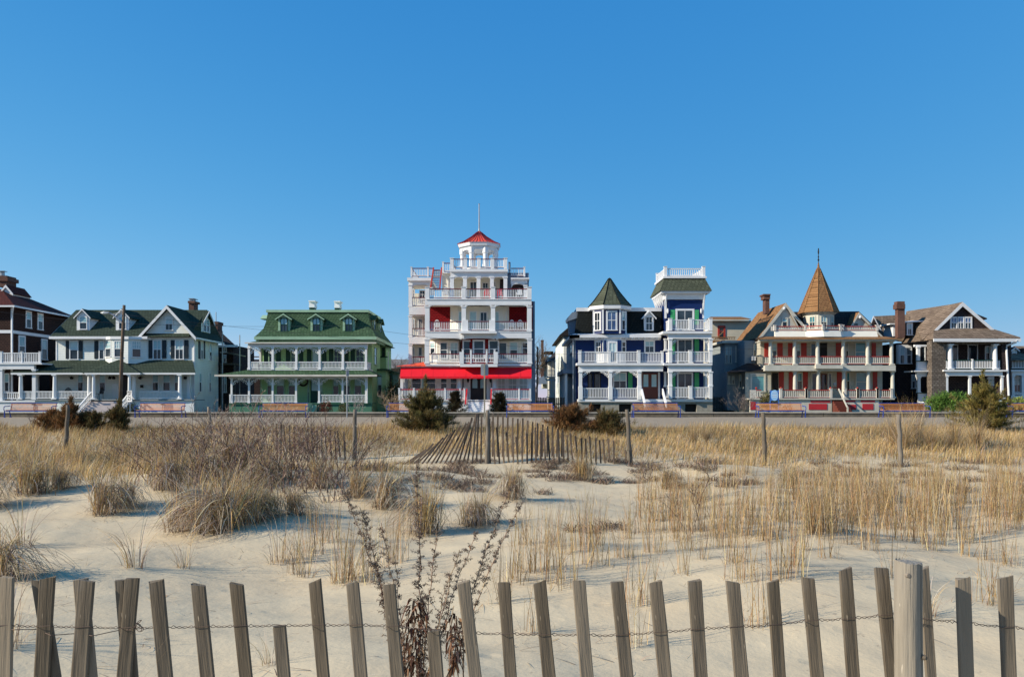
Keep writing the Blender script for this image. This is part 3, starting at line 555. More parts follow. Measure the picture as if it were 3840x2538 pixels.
    h.part('awning_valance', v, M_['awning_red'], aw)
    sm_ = MB()
    for i in range(1, 12):
        t = i/12; sm_.hull([(A[k]+(B_[k]-A[k])*t if k else A[0]+(B_[0]-A[0])*t+e, A[1]-.012, A[2]) [0:3] if 0 else (A[0]+(B_[0]-A[0])*t+e, y-.014+f, z) for e in (-.012, .012) for f in (0, .01) for y, z in ((A[1], A[2]), (A2[1], A2[2]))])
    h.part('awning_seam', sm_, mat('seam_red', (.5, .006, .015), .8), aw)
    h.part('awning_side', MB().hull([A, A2, (A[0]+.03, A[1]+4, A[2]), (A2[0]+.03, A[1]+4, A2[2]), (A[0]+.03, A[1], A[2])]), M_['awning_red'], aw)
    mr = h.H('metal_roof', M_['metal_red'], [(80, 881, -.3), (430, 878, -.2), (78, 884, 3), (418, 832, 2.4), (80, 886, -.3), (430, 886, -.2), (430, 886, 2.4)])
    m = MB()
    for i in range(6):
        t = i/6; m.tube([h.P(120+55*i, 880, -.3), h.P(290+24*i, 851-3*i, 2.2)], .025, 4)
    h.part('roof_seam', m, M_['metal_red'], mr); h.B('awning_ceiling', W, 135, 890, 1604, 896, -.1, 2.5)
    # ground floor railings, plinth, steps
    G = dict(top=M_['paint_red'], gap=.15, bw=0.052)
    h.rail(105, 855, 1142, 1262, -.3, W, posts=(.01, .23, .7, .925, .99), **G); h.rail(1148, 1598, 1140, 1262, -.3, W, posts=(.02, .71, .985), **G)
    h.B('porch_floor', W, 100, 1263, 885, 1275, -.4, 2.6); h.B('porch_floor', W, 1143, 1263, 1610, 1275, -.4, 2.6); h.B('porch_floor', W, 886, 1263, 1142, 1275, -.3, 2.6)
    h.B('porch_skirt', W, 110, 1276, 884, 1420, -.2, 0); h.B('porch_skirt', W, 1145, 1276, 1600, 1420, -.2, 0)
    h.steps(888, 1140, 1264, 1400, -.32, 2.5, 7, W)
    for xa in (872, 1152):
        st = MB(); X = h.X(xa, -1); st.hull([(X+a, y, z+c) for a in (-.06, .06) for y, z in ((h.D-.4, h.Z(1140, 0)), (h.D-2.8, h.Z(1300, 0))) for c in (0, -.12)])
        st.hull([(X+a, y, z+c) for a in (-.05, .05) for y, z in ((h.D-.4, h.Z(1245, 0)), (h.D-2.8, h.Z(1385, 0))) for c in (0, -.12)]); sr = h.part('stair_rail', st, M_['paint_red'])
        b = MB()
        for k in range(12):
            t = (k+.5)/12; y = h.D-.4-2.4*t; zt = h.Z(1140, 0)*(1-t)+h.Z(1300, 0)*t; b.box(X-.03, X+.03, y-.03, y+.03, zt-1.05, zt-.12)
        b.box(X-.14, X+.14, h.D-3.1, h.D-2.82, h.base, h.Z(1320, 0)).box(X-.18, X+.18, h.D-3.14, h.D-2.78, h.Z(1320, 0)+.001, h.Z(1316, 0)+.02); h.part('baluster', b, W, sr)
    # ---- second floor balcony
    h.B('balcony_floor', W, 408, 858, 1606, 880, -.35, 2.4); h.B('balcony_floor', W, 800, 858, 1222, 890, -1.1, -.352)
    h.rail(442, 806, 742, 852, -.2, W, **kw); h.rail(1214, 1572, 742, 852, -.2, W, **kw); h.rail(830, 1190, 740, 850, -1.0, W, posts=(.0, .255, .75, 1.0), ph=.4, **kw)
    for x in (817, 1202): h.part('post', MB().box(h.X(x, -1)-.2, h.X(x, -1)+.2, h.D-1.1, h.D-.2, h.Z(856, -1), h.Z(722, -1)), W)
    for x in (427, 1586): h.col(x, 575, 858, -.15, W, .42)
    arch_beam(h, 405, 1608, 490, 566, -.35, 0, ((440, 815), (1205, 1572), (830, 1190)), 16, W); h.B('cornice', W, 800, 490, 1215, 512, -1.0, -.352); h.B('porch_ceiling', CW, 410, 540, 1604, 548, .003, 2.4)
    m = MB()
    for x in (830, 1190): h.bx(m, x-14, 512, x+14, 570, -.5, -.353)
    h.part('beam_bracket', m, W)
    _, P = h.bay([(455, 2.41), (540, 1.7), (790, 1.7), (812, 2.41)], 600, 856, CW, dr=2); h.baywin(P[0], P[1], .1, .8, 612, 745, 2, W); h.baywin(P[1], P[2], .12, .48, 610, 790, 1.7, W, top='glass'); h.baywin(P[1], P[2], .58, .96, 610, 800, 1.7, W, nx=2, top='glass_blind', ny=1)
    _, P = h.bay([(812, 2.35), (828, 1.0), (920, .7), (930, .6), (1092, .6), (1115, .9), (1205, 1.0), (1212, 2.35)], 568, 857, RS, name='bay', dr=.8)
    h.winW((h.X(828, .8), h.D+.72), (1, 0), 1.02, h.Z(790, 1), h.Z(592, 1), W, fw=.13, top='glass'); h.winW((h.X(942, .6), h.D+.58), (1, 0), h.X(1080, .6)-h.X(942, .6), h.Z(790, .6), h.Z(585, .6), W, fw=.15, top='glass'); h.winW((h.X(1120, .8), h.D+.72), (1, 0), 1.02, h.Z(790, 1), h.Z(590, 1), W, fw=.13, top='glass')
    _, P = h.bay([(1216, 2.41), (1225, 1.7), (1480, 1.7), (1575, 2.41)], 600, 856, CW, dr=2); h.baywin(P[1], P[2], .04, .42, 612, 800, 1.7, W, top='glass', ny=1); h.baywin(P[1], P[2], .52, .9, 608, 790, 1.7, W, top='glass_blind'); h.baywin(P[2], P[3], .15, .9, 612, 745, 2, W, top='glass')
    # ---- third floor balcony
    h.B('balcony_floor', W, 410, 487, 1606, 497, -.4, 2.4)
    h.rail(446, 826, 376, 484, -.2, W, **kw); h.rail(880, 1140, 374, 482, -.35, W, **kw); h.rail(1190, 1566, 376, 484, -.2, W, **kw)
    for x in (430, 1583): h.col(x, 205, 490, -.15, W, .42)
    for x in (842, 1172): h.col(x, 205, 490, -.15, W, .4)
    for x in (858, 1163): h.part('post', MB().box(h.X(x, -.3)-.28, h.X(x, -.3)+.28, h.D-.5, h.D-.36, h.Z(490, -.3), h.Z(362, -.3)), W)
    arch_beam(h, 405, 1608, 128, 192, -.35, 0, ((446, 826), (858, 1156), (1190, 1567)), 16, W); h.B('porch_ceiling', CW, 410, 170, 1604, 178, .003, 2.4)
    h.win(702, 262, 742, 378, 2.2, W, fw=.08); h.win(780, 262, 822, 480, 1.5, W, nx=1, fw=.08, top='glass_blind', low='glass_blind'); h.win(905, 260, 990, 480, 1.5, W, ny=1, nx=1, top='glass_blind', low='glass_blind'); h.win(1022, 268, 1110, 480, 1.5, W, nx=2, top='glass'); h.win(1190, 262, 1245, 480, 1.5, W, top='glass_blind', low='glass_blind'); h.win(1284, 265, 1325, 378, 2.0, W, fw=.08, top='glass')
    # ---- fourth floor balcony
    h.B('balcony_floor', W, 412, 121, 1606, 131, -.42, 6)
    h.rail(448, 824, 8, 118, -.2, W, **kw); h.rail(858, 1156, 8, 118, -.2, W, **kw); h.rail(1188, 1566, 8, 118, -.2, W, **kw)
    for x in (430, 841, 1172, 1583): h.part('post', MB().box(h.X(x, -.2)-.2, h.X(x, -.2)+.2, h.D-.38, h.D-.02, h.Z(125, -.2), h.Z(-6, -.2)).box(h.X(x, -.2)-.25, h.X(x, -.2)+.25, h.D-.43, h.D+.03, h.Z(-6, -.2)+.001, h.Z(-12, -.2)), W)
    # ---- left set-back stack of small porches
    dl = 3.2; h.B('wall', M_['cream_white'], 260, 60, 412, 870, 5.3, 12)
    for y0, y1 in ((215, 300), (553, 630)): h.B('balcony_floor', W, 220, y0, 412, y1, dl-.2, 5.3)
    for y0, y1, y2 in ((-40, 104, 212), (312, 454, 552), (634, 776, 872)):
        h.col(239, y0, y2+6, dl, W, .34); h.rail(256, 412, y1, y2-2, dl, W, **kw)
    h.win(262, 10, 290, 110, 5.1, W, top='curtain'); h.win(340, 26, 405, 120, 5.3, W, top='glass', nx=2, fw=.07); h.win(262, 345, 290, 455, 5.25, W, top='glass_blind'); h.win(324, 345, 376, 540, 5.3, W, top='glass', nx=2, ny=1); h.win(262, 665, 290, 860, 5.25, W, top='glass'); h.win(324, 665, 376, 865, 5.3, W, top='glass', nx=1)
    h.crop(*C)
    h.B('porch_ceiling', M_['cream_white'], 305, 1290, 600, 1296, dl, 5.3)
    arch_beam(h, 285, 600, 1225, 1282, dl-.1, dl+.2, ((335, 590),), 45, W); h.B('cornice', W, 262, 1180, 612, 1225, dl-.4, 9)
    h.rail(312, 640, 1040, 1168, dl-.2, W, posts=(.04, .78), **kw); h.rail(640, 745, 1065, 1180, 5, W, **kw)
    h.railW((h.X(325, dl), h.D+dl), (h.X(325, dl), h.D+9), h.Z(1175, dl), h.Z(1040, dl), W, **kw)
    # ---- roof stair with red strings
    a0, a1 = h.P(605, 1345, .6), h.P(650, 1045, 3.0); b0, b1 = h.P(742, 1345, .6), h.P(768, 1045, 3.0)
    st = MB(); n = 12
    for i in range(n):
        t = (i+.5)/n; q = [a0[k]+(a1[k]-a0[k])*t for k in range(3)]; p = [b0[k]+(b1[k]-b0[k])*t for k in range(3)]; st.box(q[0]+.05, p[0]-.03, q[1]-.16, q[1]+.1, q[2]-.2, q[2]-.14)
    sr = h.part('roof_stair', st, M_['metal_grey'])
    m = MB()
    for u, v in ((a0, a1), (b0, b1)): m.hull([(u[0]+s_, u[1], u[2]+c) for s_ in (-.06, .06) for c in (-.15, .12)]+[(v[0]+s_, v[1], v[2]+c) for s_ in (-.06, .06) for c in (-.15, .12)])
    h.part('stair_string', m, M_['brick_paint'], sr)
    # ---- fourth floor block
    h.B('wall', M_['cream_white'], 905, 1160, 1735, 1500, 4.2, 11); h.B('wall', M_['cream_white'], 775, 1110, 905, 1500, 3.4, 11)
    h.B('wall', M_['grey_blue'], 1733, 1110, 2050, 1500, 2.8, 10)  # right wing wall, its bluish shade painted in as grey-blue
    arch_beam(h, 898, 1735, 1092, 1168, 1.6, 1.9, ((945, 1092), (1133, 1292), (1335, 1488), (1530, 1688)), 45, W)
    h.B('cornice', W, 890, 1056, 1742, 1092, 1.35, 10.5); h.B('porch_ceiling', CW, 905, 1150, 1733, 1156, 1.95, 4.2)
    for x in (922, 1112, 1312, 1508, 1706): h.col(x, 1168, 1500, 1.75, W, .36)
    h.win(1180, 1235, 1290, 1480, 4.2, W, nx=2, ny=1, top='glass', low='glass'); h.win(1365, 1250, 1458, 1335, 4.2, W, nx=2, ny=1, top='glass', low='glass'); h.win(1535, 1240, 1568, 1480, 4.2, W, ny=1, top='glass'); h.win(1065, 1238, 1092, 1480, 4.2, W, ny=1, top='glass')
    h.win(860, 1225, 898, 1480, 3.4, W, ny=1, top='glass', arch=True); h.B('alcove_shade', M_['door_dark'], 1625, 1170, 1690, 1480, 4.1, 4.197)  # last one: flat dark panel, the recess's shade put into its colour
    arch_beam(h, 1785, 2030, 1190, 1270, 1.8, 2.2, ((1795, 1985),), 50, W); h.B('cornice', W, 1786, 1180, 2058, 1200, 1.5, 9); h.col(2000, 1290, 1500, 2.0, W, .3); h.B('alcove_shade', M_['door_dark'], 1800, 1285, 1980, 1480, 2.7, 2.797)  # dark panel under the arch stands in for the shade of a recess
    h.rail(1788, 1985, 1040, 1165, 1.9, W, posts=(1.0,), **kw); h.railW((h.X(1990, 1.9), h.D+1.9), (h.X(1990, 1.9), h.D+8), h.Z(1165, 1.9), h.Z(1040, 1.9), W, **kw)
    h.B('post', M_['grey_blue'], 1750, 950, 1782, 1110, 2.6, 3)
    # ---- roof deck and cupola
    h.rail(938, 1692, 905, 1040, 1.7, W, **kw)
    for x in (920, 1118, 1320, 1516, 1708): h.part('post', MB().box(h.X(x, 1.7)-.16, h.X(x, 1.7)+.16, h.D+1.55, h.D+1.85, h.Z(1055, 1.7), h.Z(900, 1.7)).box(h.X(x, 1.7)-.21, h.X(x, 1.7)+.21, h.D+1.5, h.D+1.9, h.Z(900, 1.7)+.001, h.Z(893, 1.7)), W)
    for x in (910, 1718): h.railW((h.X(x, 1.7), h.D+1.9), (h.X(x, 1.7), h.D+8.5), h.Z(1040, 1.7), h.Z(905, 1.7), W, **kw)
    h.rail(790, 900, 965, 1098, 3.4, W, posts=(.0,), **kw); h.B('cornice', W, 770, 1100, 898, 1116, 3.2, 9)
    dc = 5.2; cx, cy = h.X(1320, dc), h.D+dc; R_ = (h.X(1610, dc)-h.X(1035, dc))/2; zr, zf = h.Z(712, dc), h.Z(790, dc); z0 = h.Z(1060, dc); a0_ = pi/8
    m = MB().lathe(cx, cy, [(R_*1.1, zr-.32), (R_*1.14, zr-.003)], 8, a0_).lathe(cx, cy, [(R_*1.0, zr-.5), (R_*1.0, zr-.325)], 8, a0_)
    h.part('cupola_cornice', m, W)
    for i in range(8):
        a = a0_+i*pi/4; X, Y = cx+R_*.9*cos(a), cy+R_*.9*sin(a); m = MB().lathe(X, Y, [(.28, z0), (.28, z0+.25), (.24, z0+.27), (.22, zr-1.1), (.29, zr-1.0), (.29, zr-.503)], 8); h.part('cupola_column', m, W)
        b = a0_+(i+1)*pi/4; P0 = Vector((cx+R_*.96*cos(a), cy+R_*.96*sin(a), 0)); P1 = Vector((cx+R_*.96*cos(b), cy+R_*.96*sin(b), 0)); m = MB()
        for k in range(10):
            t0, t1 = k/10, (k+1)/10; f = lambda t: zr-1.15+.5*math.sqrt(max(0, 1-(2*t-1)**2)); q0, q1 = P0.lerp(P1, t0), P0.lerp(P1, t1); nn = Vector((cos((a+b)/2), sin((a+b)/2), 0))*.05
            m.hull([(q.x+s_*nn.x, q.y+s_*nn.y, z) for s_ in (-1, 1) for q, z in ((q0, zr-.503), (q1, zr-.503), (q0, f(t0)), (q1, f(t1)))])
        h.part('cupola_arch', m, W)
    za = h.Z(500, dc); prof = [(R_*1.17, zr), (R_*.85, zr+(za-zr)*.2), (R_*.42, zr+(za-zr)*.58), (R_*.16, zr+(za-zr)*.88), (.06, za)]
    cr = h.part('cupola_roof', MB().lathe(cx, cy, prof, 8, a0_), M_['metal_red'])
    m = MB()
    for i in range(8):
        for t in (0, .2, .4, .6, .8):
            a, b = a0_+i*pi/4, a0_+(i+1)*pi/4; q = []
            for r, z in prof: q.append((cx+r*(cos(a)*(1-t)+cos(b)*t)*1.0, cy+r*(sin(a)*(1-t)+sin(b)*t), z+.015))
            m.tube(q[:4] if t else q, .03, 4)
    h.part('roof_seam', m, M_['rail_red'], cr)
    h.part('cupola_floor', MB().lathe(cx, cy, [(R_, z0-.2), (R_, z0)], 8, a0_), W)
    h.part('flagpole', MB().lathe(cx, cy, [(.1, za-.05), (.07, za+.3), (.05, h.Z(120, dc)), (.035, h.Z(108, dc)), (.09, h.Z(104, dc)), (.09, h.Z(98, dc)), (.01, h.Z(94, dc))], 8), M_['metal_grey'])
    return h

# =============================================================== house 4: navy house with turret and tower
def brackets(h, xs, y0, d, mt, w_=.28):
    for x, sd in xs: h.fret(x, y0, d, mt, wd=.8, h=.55, sides=sd, w_=w_)
def house_blue():
    h = House('navy_house', 'navy blue house with white balconies, a pointed turret and a square mansard tower', 'house', (2000, 980, 2.529), xc=1050)
    W, N, GS, DS, GN = M_['white'], M_['navy'], M_['grey_scale'], M_['dark_scale'], M_['green_shutter']
    dw = 2.0; db = 14
    h.B('wall', N, 398, 735, 1250, 1412, dw, db)
    h.B('foundation', M_['concrete'], 640, 1332, 812, 1430, .05, .4); h.B('foundation', M_['concrete'], 930, 1332, 1440, 1430, .05, .4); h.B('foundation', M_['concrete'], 1550, 1332, 1700, 1430, .05, .4); h.B('foundation', M_['concrete'], 428, 1332, 530, 1430, .05, .4)
    m = MB(); h.bx(m, 428, 1332, 1700, 1352, .08, .38); h.part('foundation', m, M_['concrete']); h.B('crawl_space_shade', M_['dark'], 430, 1353, 1698, 1430, .5, .6)  # dark sheet behind the openings stands in for the shade under the porch
    h.B('porch_floor', W, 425, 1306, 1700, 1331, -.12, dw)
    # eave and mansard of the left block
    h.B('cornice', W, 350, 698, 1212, 722, 1.1, 2.4); h.B('cornice', W, 392, 722, 1210, 745, 1.6, 2.2)
    h.H('eave', W, [(348, 697, 1.1), (1213, 688, 1.1), (400, 683, 2.2), (1213, 680, 2.2), (348, 700, 1.1), (1213, 697, 1.1), (400, 700, 2.3), (1213, 700, 2.3)])
    Xs = h.X(350, 1.1); h.part('eave', MB().hull([(Xs, h.D+1.1, h.Z(698, 1.1)), (Xs, h.D+db, h.Z(698, 1.1)), (Xs+.9, h.D+1.1, h.Z(690, 1.1)), (Xs+.9, h.D+db, h.Z(690, 1.1)), (Xs+.9, h.D+db, h.Z(720, 1.1)), (Xs, h.D+db, h.Z(722, 1.1)), (Xs, h.D+1.1, h.Z(722, 1.1)), (Xs+.9, h.D+1.1, h.Z(722, 1.1))]), W)
    m = MB()
    for i in range(11): m.box(h.X(590+58*i, 1.4)-.06, h.X(590+58*i, 1.4)+.06, h.D+1.2, h.D+1.597, h.Z(738, 1.4), h.Z(724, 1.4)) if 860 < 590+58*i < 1210 or i == 0 else None
    h.part('cornice_bracket', m, W)
    a = [h.P(400, 684, 2.0), h.P(1215, 684, 2.0)]; b = [h.P(425, 470, 2.9), h.P(1215, 460, 2.9)]; yb = h.D+db
    r = h.HW('roof', DS, [a[0], a[1], b[0], b[1], (a[0][0], yb, a[0][2]), (a[1][0], yb, a[1][2]), (b[0][0], yb-1, b[0][2]), (b[1][0], yb-1, b[1][2])])
    h.part('roof_trim', MB().box(b[0][0]-.15, b[1][0]-.01, b[0][1]-.15, yb-1.1, b[0][2]-.05, b[0][2]+.3), W, r)
    h.dormer(1050, 1143, 515, 655, 463, 2.1, 3.6, M_['white'], W, W, 1064, 1130, 523, 650, ov=.22, nx=2, top='glass', arch=False)
    h.HW('side_dormer', M_['grey_blue'], [(h.X(x, 4), h.D+d, h.Z(y, 4)) for x, y in ((330, 560), (365, 495), (440, 490), (440, 690), (345, 690)) for d in (3.5, 5.5)]); h.HW('side_dormer', M_['metal_grey'], [(h.X(x, 4), h.D+d, h.Z(y, 4)) for x, y in ((316, 545), (322, 575), (365, 490), (425, 490), (425, 540)) for d in (3.2, 5.8)])
    # turret
    tb = [(560, 2.6), (572, 1.7), (660, .9), (822, .9), (878, 1.7), (888, 2.6)]
    _, P = h.bay(tb, 440, 686, N, name='turret', dr=1.2); h.baywin(P[1], P[2], .06, .8, 478, 650, 1.3, W, fw=.13, nx=2, top='glass'); h.baywin(P[2], P[3], .18, .84, 468, 648, .9, W, fw=.16, nx=2, top='glass_blue', low='glass_blue'); h.baywin(P[3], P[4], .2, .85, 470, 645, 1.2, W, fw=.1, top='glass_blind')
    m = MB()
    for q in P[1:5]: m.box(q[0]-.07, q[0]+.07, q[1]-.09, q[1]+.09, h.Z(686, 1.2), h.Z(440, 1.2)+.1)
    h.part('corner_board', m, W)
    ex, ez, ax, az_ = h.X(505, 1.5), h.Z(452, 1.2), h.P(713, 155, 2.6), 0
    c0 = (h.X(722, 2.6), h.D+2.6); R_ = (h.X(930, 1.5)-h.X(505, 1.5))/2; zt = h.Z(155, 2.6)
    tr = h.part('turret_roof', MB().lathe(c0[0], c0[1], [(R_*1.02, ez+.35), (R_*.8, ez+.85), (R_*.45, ez+(zt-ez)*.56), (.1, zt-.1), (.03, zt)], 8, pi/8), GS)
    h.part('turret_cornice', MB().lathe(c0[0], c0[1], [(R_*.93, ez-.08), (R_*1.0, ez), (R_*1.0, ez+.33)], 8, pi/8), W, tr)
    m = MB()
    for i in range(8):
        a = pi/8+i*pi/4; m.tube([(c0[0]+r_*cos(a), c0[1]+r_*sin(a), z) for r_, z in ((R_*1.02, ez+.37), (R_*.8, ez+.87), (R_*.45, ez+(zt-ez)*.56+.02), (.1, zt-.08))], .05, 4)
    h.part('roof_ridge', m, DS, tr)
    # second floor
    _, P = h.bay([(572, 2.1), (590, 1.8), (668, 1.3), (826, 1.3), (878, 1.8), (880, 2.1)], 700, 960, W, name='bay', dr=1.5)
    h.baywin(P[1], P[2], .02, .72, 760, 860, 1.5, W, nx=2, fw=.07, top='glass'); h.winW((h.X(706, 1.3), h.D+1.3), (1, 0), h.X(796, 1.3)-h.X(706, 1.3), h.Z(955, 1.3), h.Z(760, 1.3), W, fw=.14, nx=2, name='balcony_door', top='glass_blind', split=.45); h.baywin(P[3], P[4], .15, .95, 758, 860, 1.5, W, top='glass')
    for x0, x1 in ((640, 655), (672, 692), (798, 818), (820, 834)): h.shutter(x0, 748, x1, 855, 1.28, N)
    h.win(1050, 748, 1152, 862, dw, W, fw=.14, nx=2)
    P_ = dict(gap=.145, bw=0.060, base=.1)
    h.B('balcony_floor', W, 412, 962, 1245, 985, -.2, 2.2); h.B('beam', W, 430, 985, 1230, 1042, 0, .3); h.B('porch_ceiling', W, 435, 1000, 1235, 1010, .303, dw)
    h.rail(442, 1000, 855, 962, -.02, W, posts=(.0, .5, 1.0), pw=.26, **P_); h.rail(1012, 1222, 862, 964, .1, W, posts=(1.0,), pw=.22, **P_)
    h.railW((h.X(442, 0), h.D+.1), (h.X(442, 0), h.D+dw), h.Z(962, 0), h.Z(855, 0), W, **P_)
    # ground floor porch
    for x in (447, 730, 1004): h.col(x, 1042, 1200, 0, W, .3); h.part('post', MB().box(h.X(x, 0)-.18, h.X(x, 0)+.18, h.D-.2, h.D+.18, h.Z(1310, 0), h.Z(1190, 0)), W)
    brackets(h, ((447, (1,)), (730, (-1, 1)), (1004, (-1,))), 1046, 0, W, .3)
    h.rail(462, 716, 1200, 1304, 0, W, **P_); h.rail(744, 990, 1200, 1304, 0, W, **P_); h.railW((h.X(447, 0), h.D+.2), (h.X(447, 0), h.D+dw), h.Z(1304, 0), h.Z(1200, 0), W, **P_)
    dr = h.B('door', M_['door_brown'], 1033, 1058, 1182, 1303, dw-.08, dw-.004)
    for x0, x1 in ((1045, 1090), (1122, 1168)): h.part('pane', h.bx(MB(), x0, 1072, x1, 1188, dw-.1, dw-.083), M_['glass_blind'], dr)
    h.B('door_frame', W, 1016, 1030, 1031, 1304, dw-.1, dw-.004); h.B('door_frame', W, 1184, 1050, 1202, 1304, dw-.1, dw-.004); h.B('sign_board', M_['door_dark'], 1070, 1030, 1135, 1050, .1, .15)
    h.win(755, 1050, 885, 1200, dw, W, fw=.1, nx=2, split=.45); h.shutter(900, 1050, 940, 1215, dw, GN)
    for x0, x1 in ((515, 560), (575, 640)): h.win(x0, 1060, x1, 1290, dw, M_['dark'], ny=1, top='glass', low='glass')
    h.B('corner_board', W, 630, 1055, 637, 1300, dw-.04, dw-.004)
    h.steps(1045, 1222, 1308, 1420, -.13, 1.8, 5, M_['grey_blue'])
    for xa in (1028, 1225):
        st = MB(); X = h.X(xa, 0); st.hull([(X+a, y, z+c) for a in (-.06, .06) for y, z in ((h.D-.1, h.Z(1205, 0)), (h.D-1.9, h.Z(1335, 0))) for c in (0, -.5)]); h.part('stair_rail', st, W)
    # tower
    dt = 1.6; Xt0, Xt1 = h.X(1252, dt), h.X(1614, dt); ztop = h.Z(362, dt); Yt = h.D+dt
    h.part('tower_wall', MB().box(Xt0, Xt1, Yt, Yt+4.2, h.base, ztop), M_['navy'])
    h.part('corner_board', MB().box(Xt0-.05, Xt0+.12, Yt-.05, Yt+.12, h.Z(540, dt), ztop-.003).box(Xt1-.1, Xt1+.05, Yt-.05, Yt+.1, h.Z(540, dt), ztop-.003), W)
    h.part('tower_cornice', MB().box(Xt0-.15, Xt1+.15, Yt-.15, Yt+4.3, ztop, ztop+.55).hull([(x, y, z) for x, y in ((Xt0-.5, Yt-.55), (Xt1+.5, Yt-.55), (Xt1+.5, Yt+4.6), (Xt0-.5, Yt+4.6)) for z in (ztop+.56, ztop+.75)]), W)
    m = MB()
    for k in range(5): m.hull([(Xt0-.15+a, Yt+.3+k*.9+b, c) for a, c in ((0, ztop-.6), (0, ztop+.5), (-.4, ztop+.5)) for b in (-.05, .05)])
    m.hull([(Xt0+a, Yt-.15+b, c) for b, c in ((0, ztop-.6), (0, ztop+.5), (-.35, ztop+.5)) for a in (-.05, .05)]); m.hull([(Xt1+a, Yt-.15+b, c) for b, c in ((0, ztop-.9), (0, ztop+.5), (-.35, ztop+.5)) for a in (-.05, .05)])
    h.part('cornice_bracket', m, W)
    z2 = h.Z(168, dt+.3); zb = ztop+.76; e = .66; t_ = .12
    rf = h.HW('tower_roof', GS, [(Xt0-e, Yt-e, zb), (Xt1+e, Yt-e, zb), (Xt1+e, Yt+4.2+e, zb), (Xt0-e, Yt+4.2+e, zb), (Xt0-t_, Yt-t_, z2), (Xt1+t_, Yt-t_, z2), (Xt1+t_, Yt+4.3, z2), (Xt0-t_, Yt+4.3, z2)])
    h.part('roof_trim', MB().box(Xt0-.25, Xt1+.25, Yt-.25, Yt+4.4, z2+.002, z2+.2), W, rf)
    K = dict(gap=.19, bw=0.068, base=.06, pw=.28, ph=.18)
    h.railW((Xt0, Yt), (Xt1, Yt), z2+.2, z2+.98, W, posts=(0, 1), **K); h.railW((Xt0, Yt+.2), (Xt0, Yt+4.1), z2+.2, z2+.98, W, posts=(1,), **K); h.railW((Xt1, Yt+.2), (Xt1, Yt+4.1), z2+.2, z2+.98, W, posts=(1,), **K); h.railW((Xt0, Yt+4.1), (Xt1, Yt+4.1), z2+.2, z2+.98, W, **K)
    h.win(1348, 450, 1526, 650, dt, W, fw=.18, nx=2, ny=1, top='glass', low='glass', name='french_window'); h.shutter(1303, 460, 1345, 600, dt, GN); h.shutter(1531, 460, 1570, 600, dt, GN)
    for yt, yb in ((735, 962), (1052, 1300)):
        h.win(1362, yt, 1514, yb, dt, W, fw=.14, nx=2, ny=1, top='glass', low='glass', name='french_window'); h.shutter(1308, yt+5, 1348, yb-80, dt, GN); h.shutter(1530, yt+5, 1572, yb-80, dt, GN)
    for y0, y1, y2 in ((662, 672, 732), (966, 972, 1044)):
        h.B('balcony_floor', W, 1228 if y0 < 700 else 1238, y0, 1698, y1+12, -.55, dt); h.B('beam', W, 1280, y1+13, 1690, y2, -.35, 0); h.B('porch_ceiling', W, 1290, y1+16, 1688, y1+24, .003, dt-.003)
    for y0, y1 in ((552, 656), (855, 962), (1192, 1302)):
        h.rail(1298, 1680, y0, y1, -.3, W, posts=(.0, .5, 1.0), pw=.3, **P_); h.railW((h.X(1298, -.3), h.D-.1), (h.X(1298, -.3), Yt), h.Z(y1, -.3), h.Z(y0, -.3), W, **P_); h.railW((h.X(1680, -.3), h.D-.1), (h.X(1680, -.3), Yt), h.Z(y1, -.3), h.Z(y0, -.3), W, **P_)
    for x in (1297, 1680):
        h.col(x, 732, 850, -.2, W, .32); h.col(x, 1044, 1190, -.2, W, .32)
    h.col(1252, 732, 850, dt-.5, W, .2); h.col(1640, 732, 850, dt-.5, W, .2); h.col(1250, 1044, 1190, dt-.5, W, .2); h.col(1638, 1044, 1190, dt-.5, W, .2)
    brackets(h, ((1297, (1,)), (1680, (-1,))), 735, -.2, W, .32); brackets(h, ((1297, (1,)), (1680, (-1,))), 1048, -.2, W, .32)
    for x in (1275, 1592):
        X, Y, Z = h.P(x, 470, dt-.12); h.part('wall_lamp', MB().lathe(X, Y, [(.03, Z-.25), (.09, Z-.1), (.09, Z+.12), (.02, Z+.25)], 6).box(X-.02, X+.02, Y, Y+.118, Z, Z+.04), W)
    # left side porch posts and wing
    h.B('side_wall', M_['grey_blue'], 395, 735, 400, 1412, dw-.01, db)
    for k in range(5):
        X = h.X(405, dw)-.9; Y = h.D+3+k*2.2; h.part('column', MB().box(X-.12, X+.12, Y-.12, Y+.12, h.base, h.Z(1060, 2)), W)
    h.part('side_porch_roof', MB().box(h.X(405, dw)-1.2, h.X(405, dw)-.003, h.D+2.6, h.D+13, h.Z(1060, 2), h.Z(1020, 2)), M_['grey_blue'])
    Xw = h.X(394, dw); h.swin(Xw, 350, 800, 332, 885, W); h.B('downspout', W, 374, 700, 380, 1380, 1.7, 1.8)

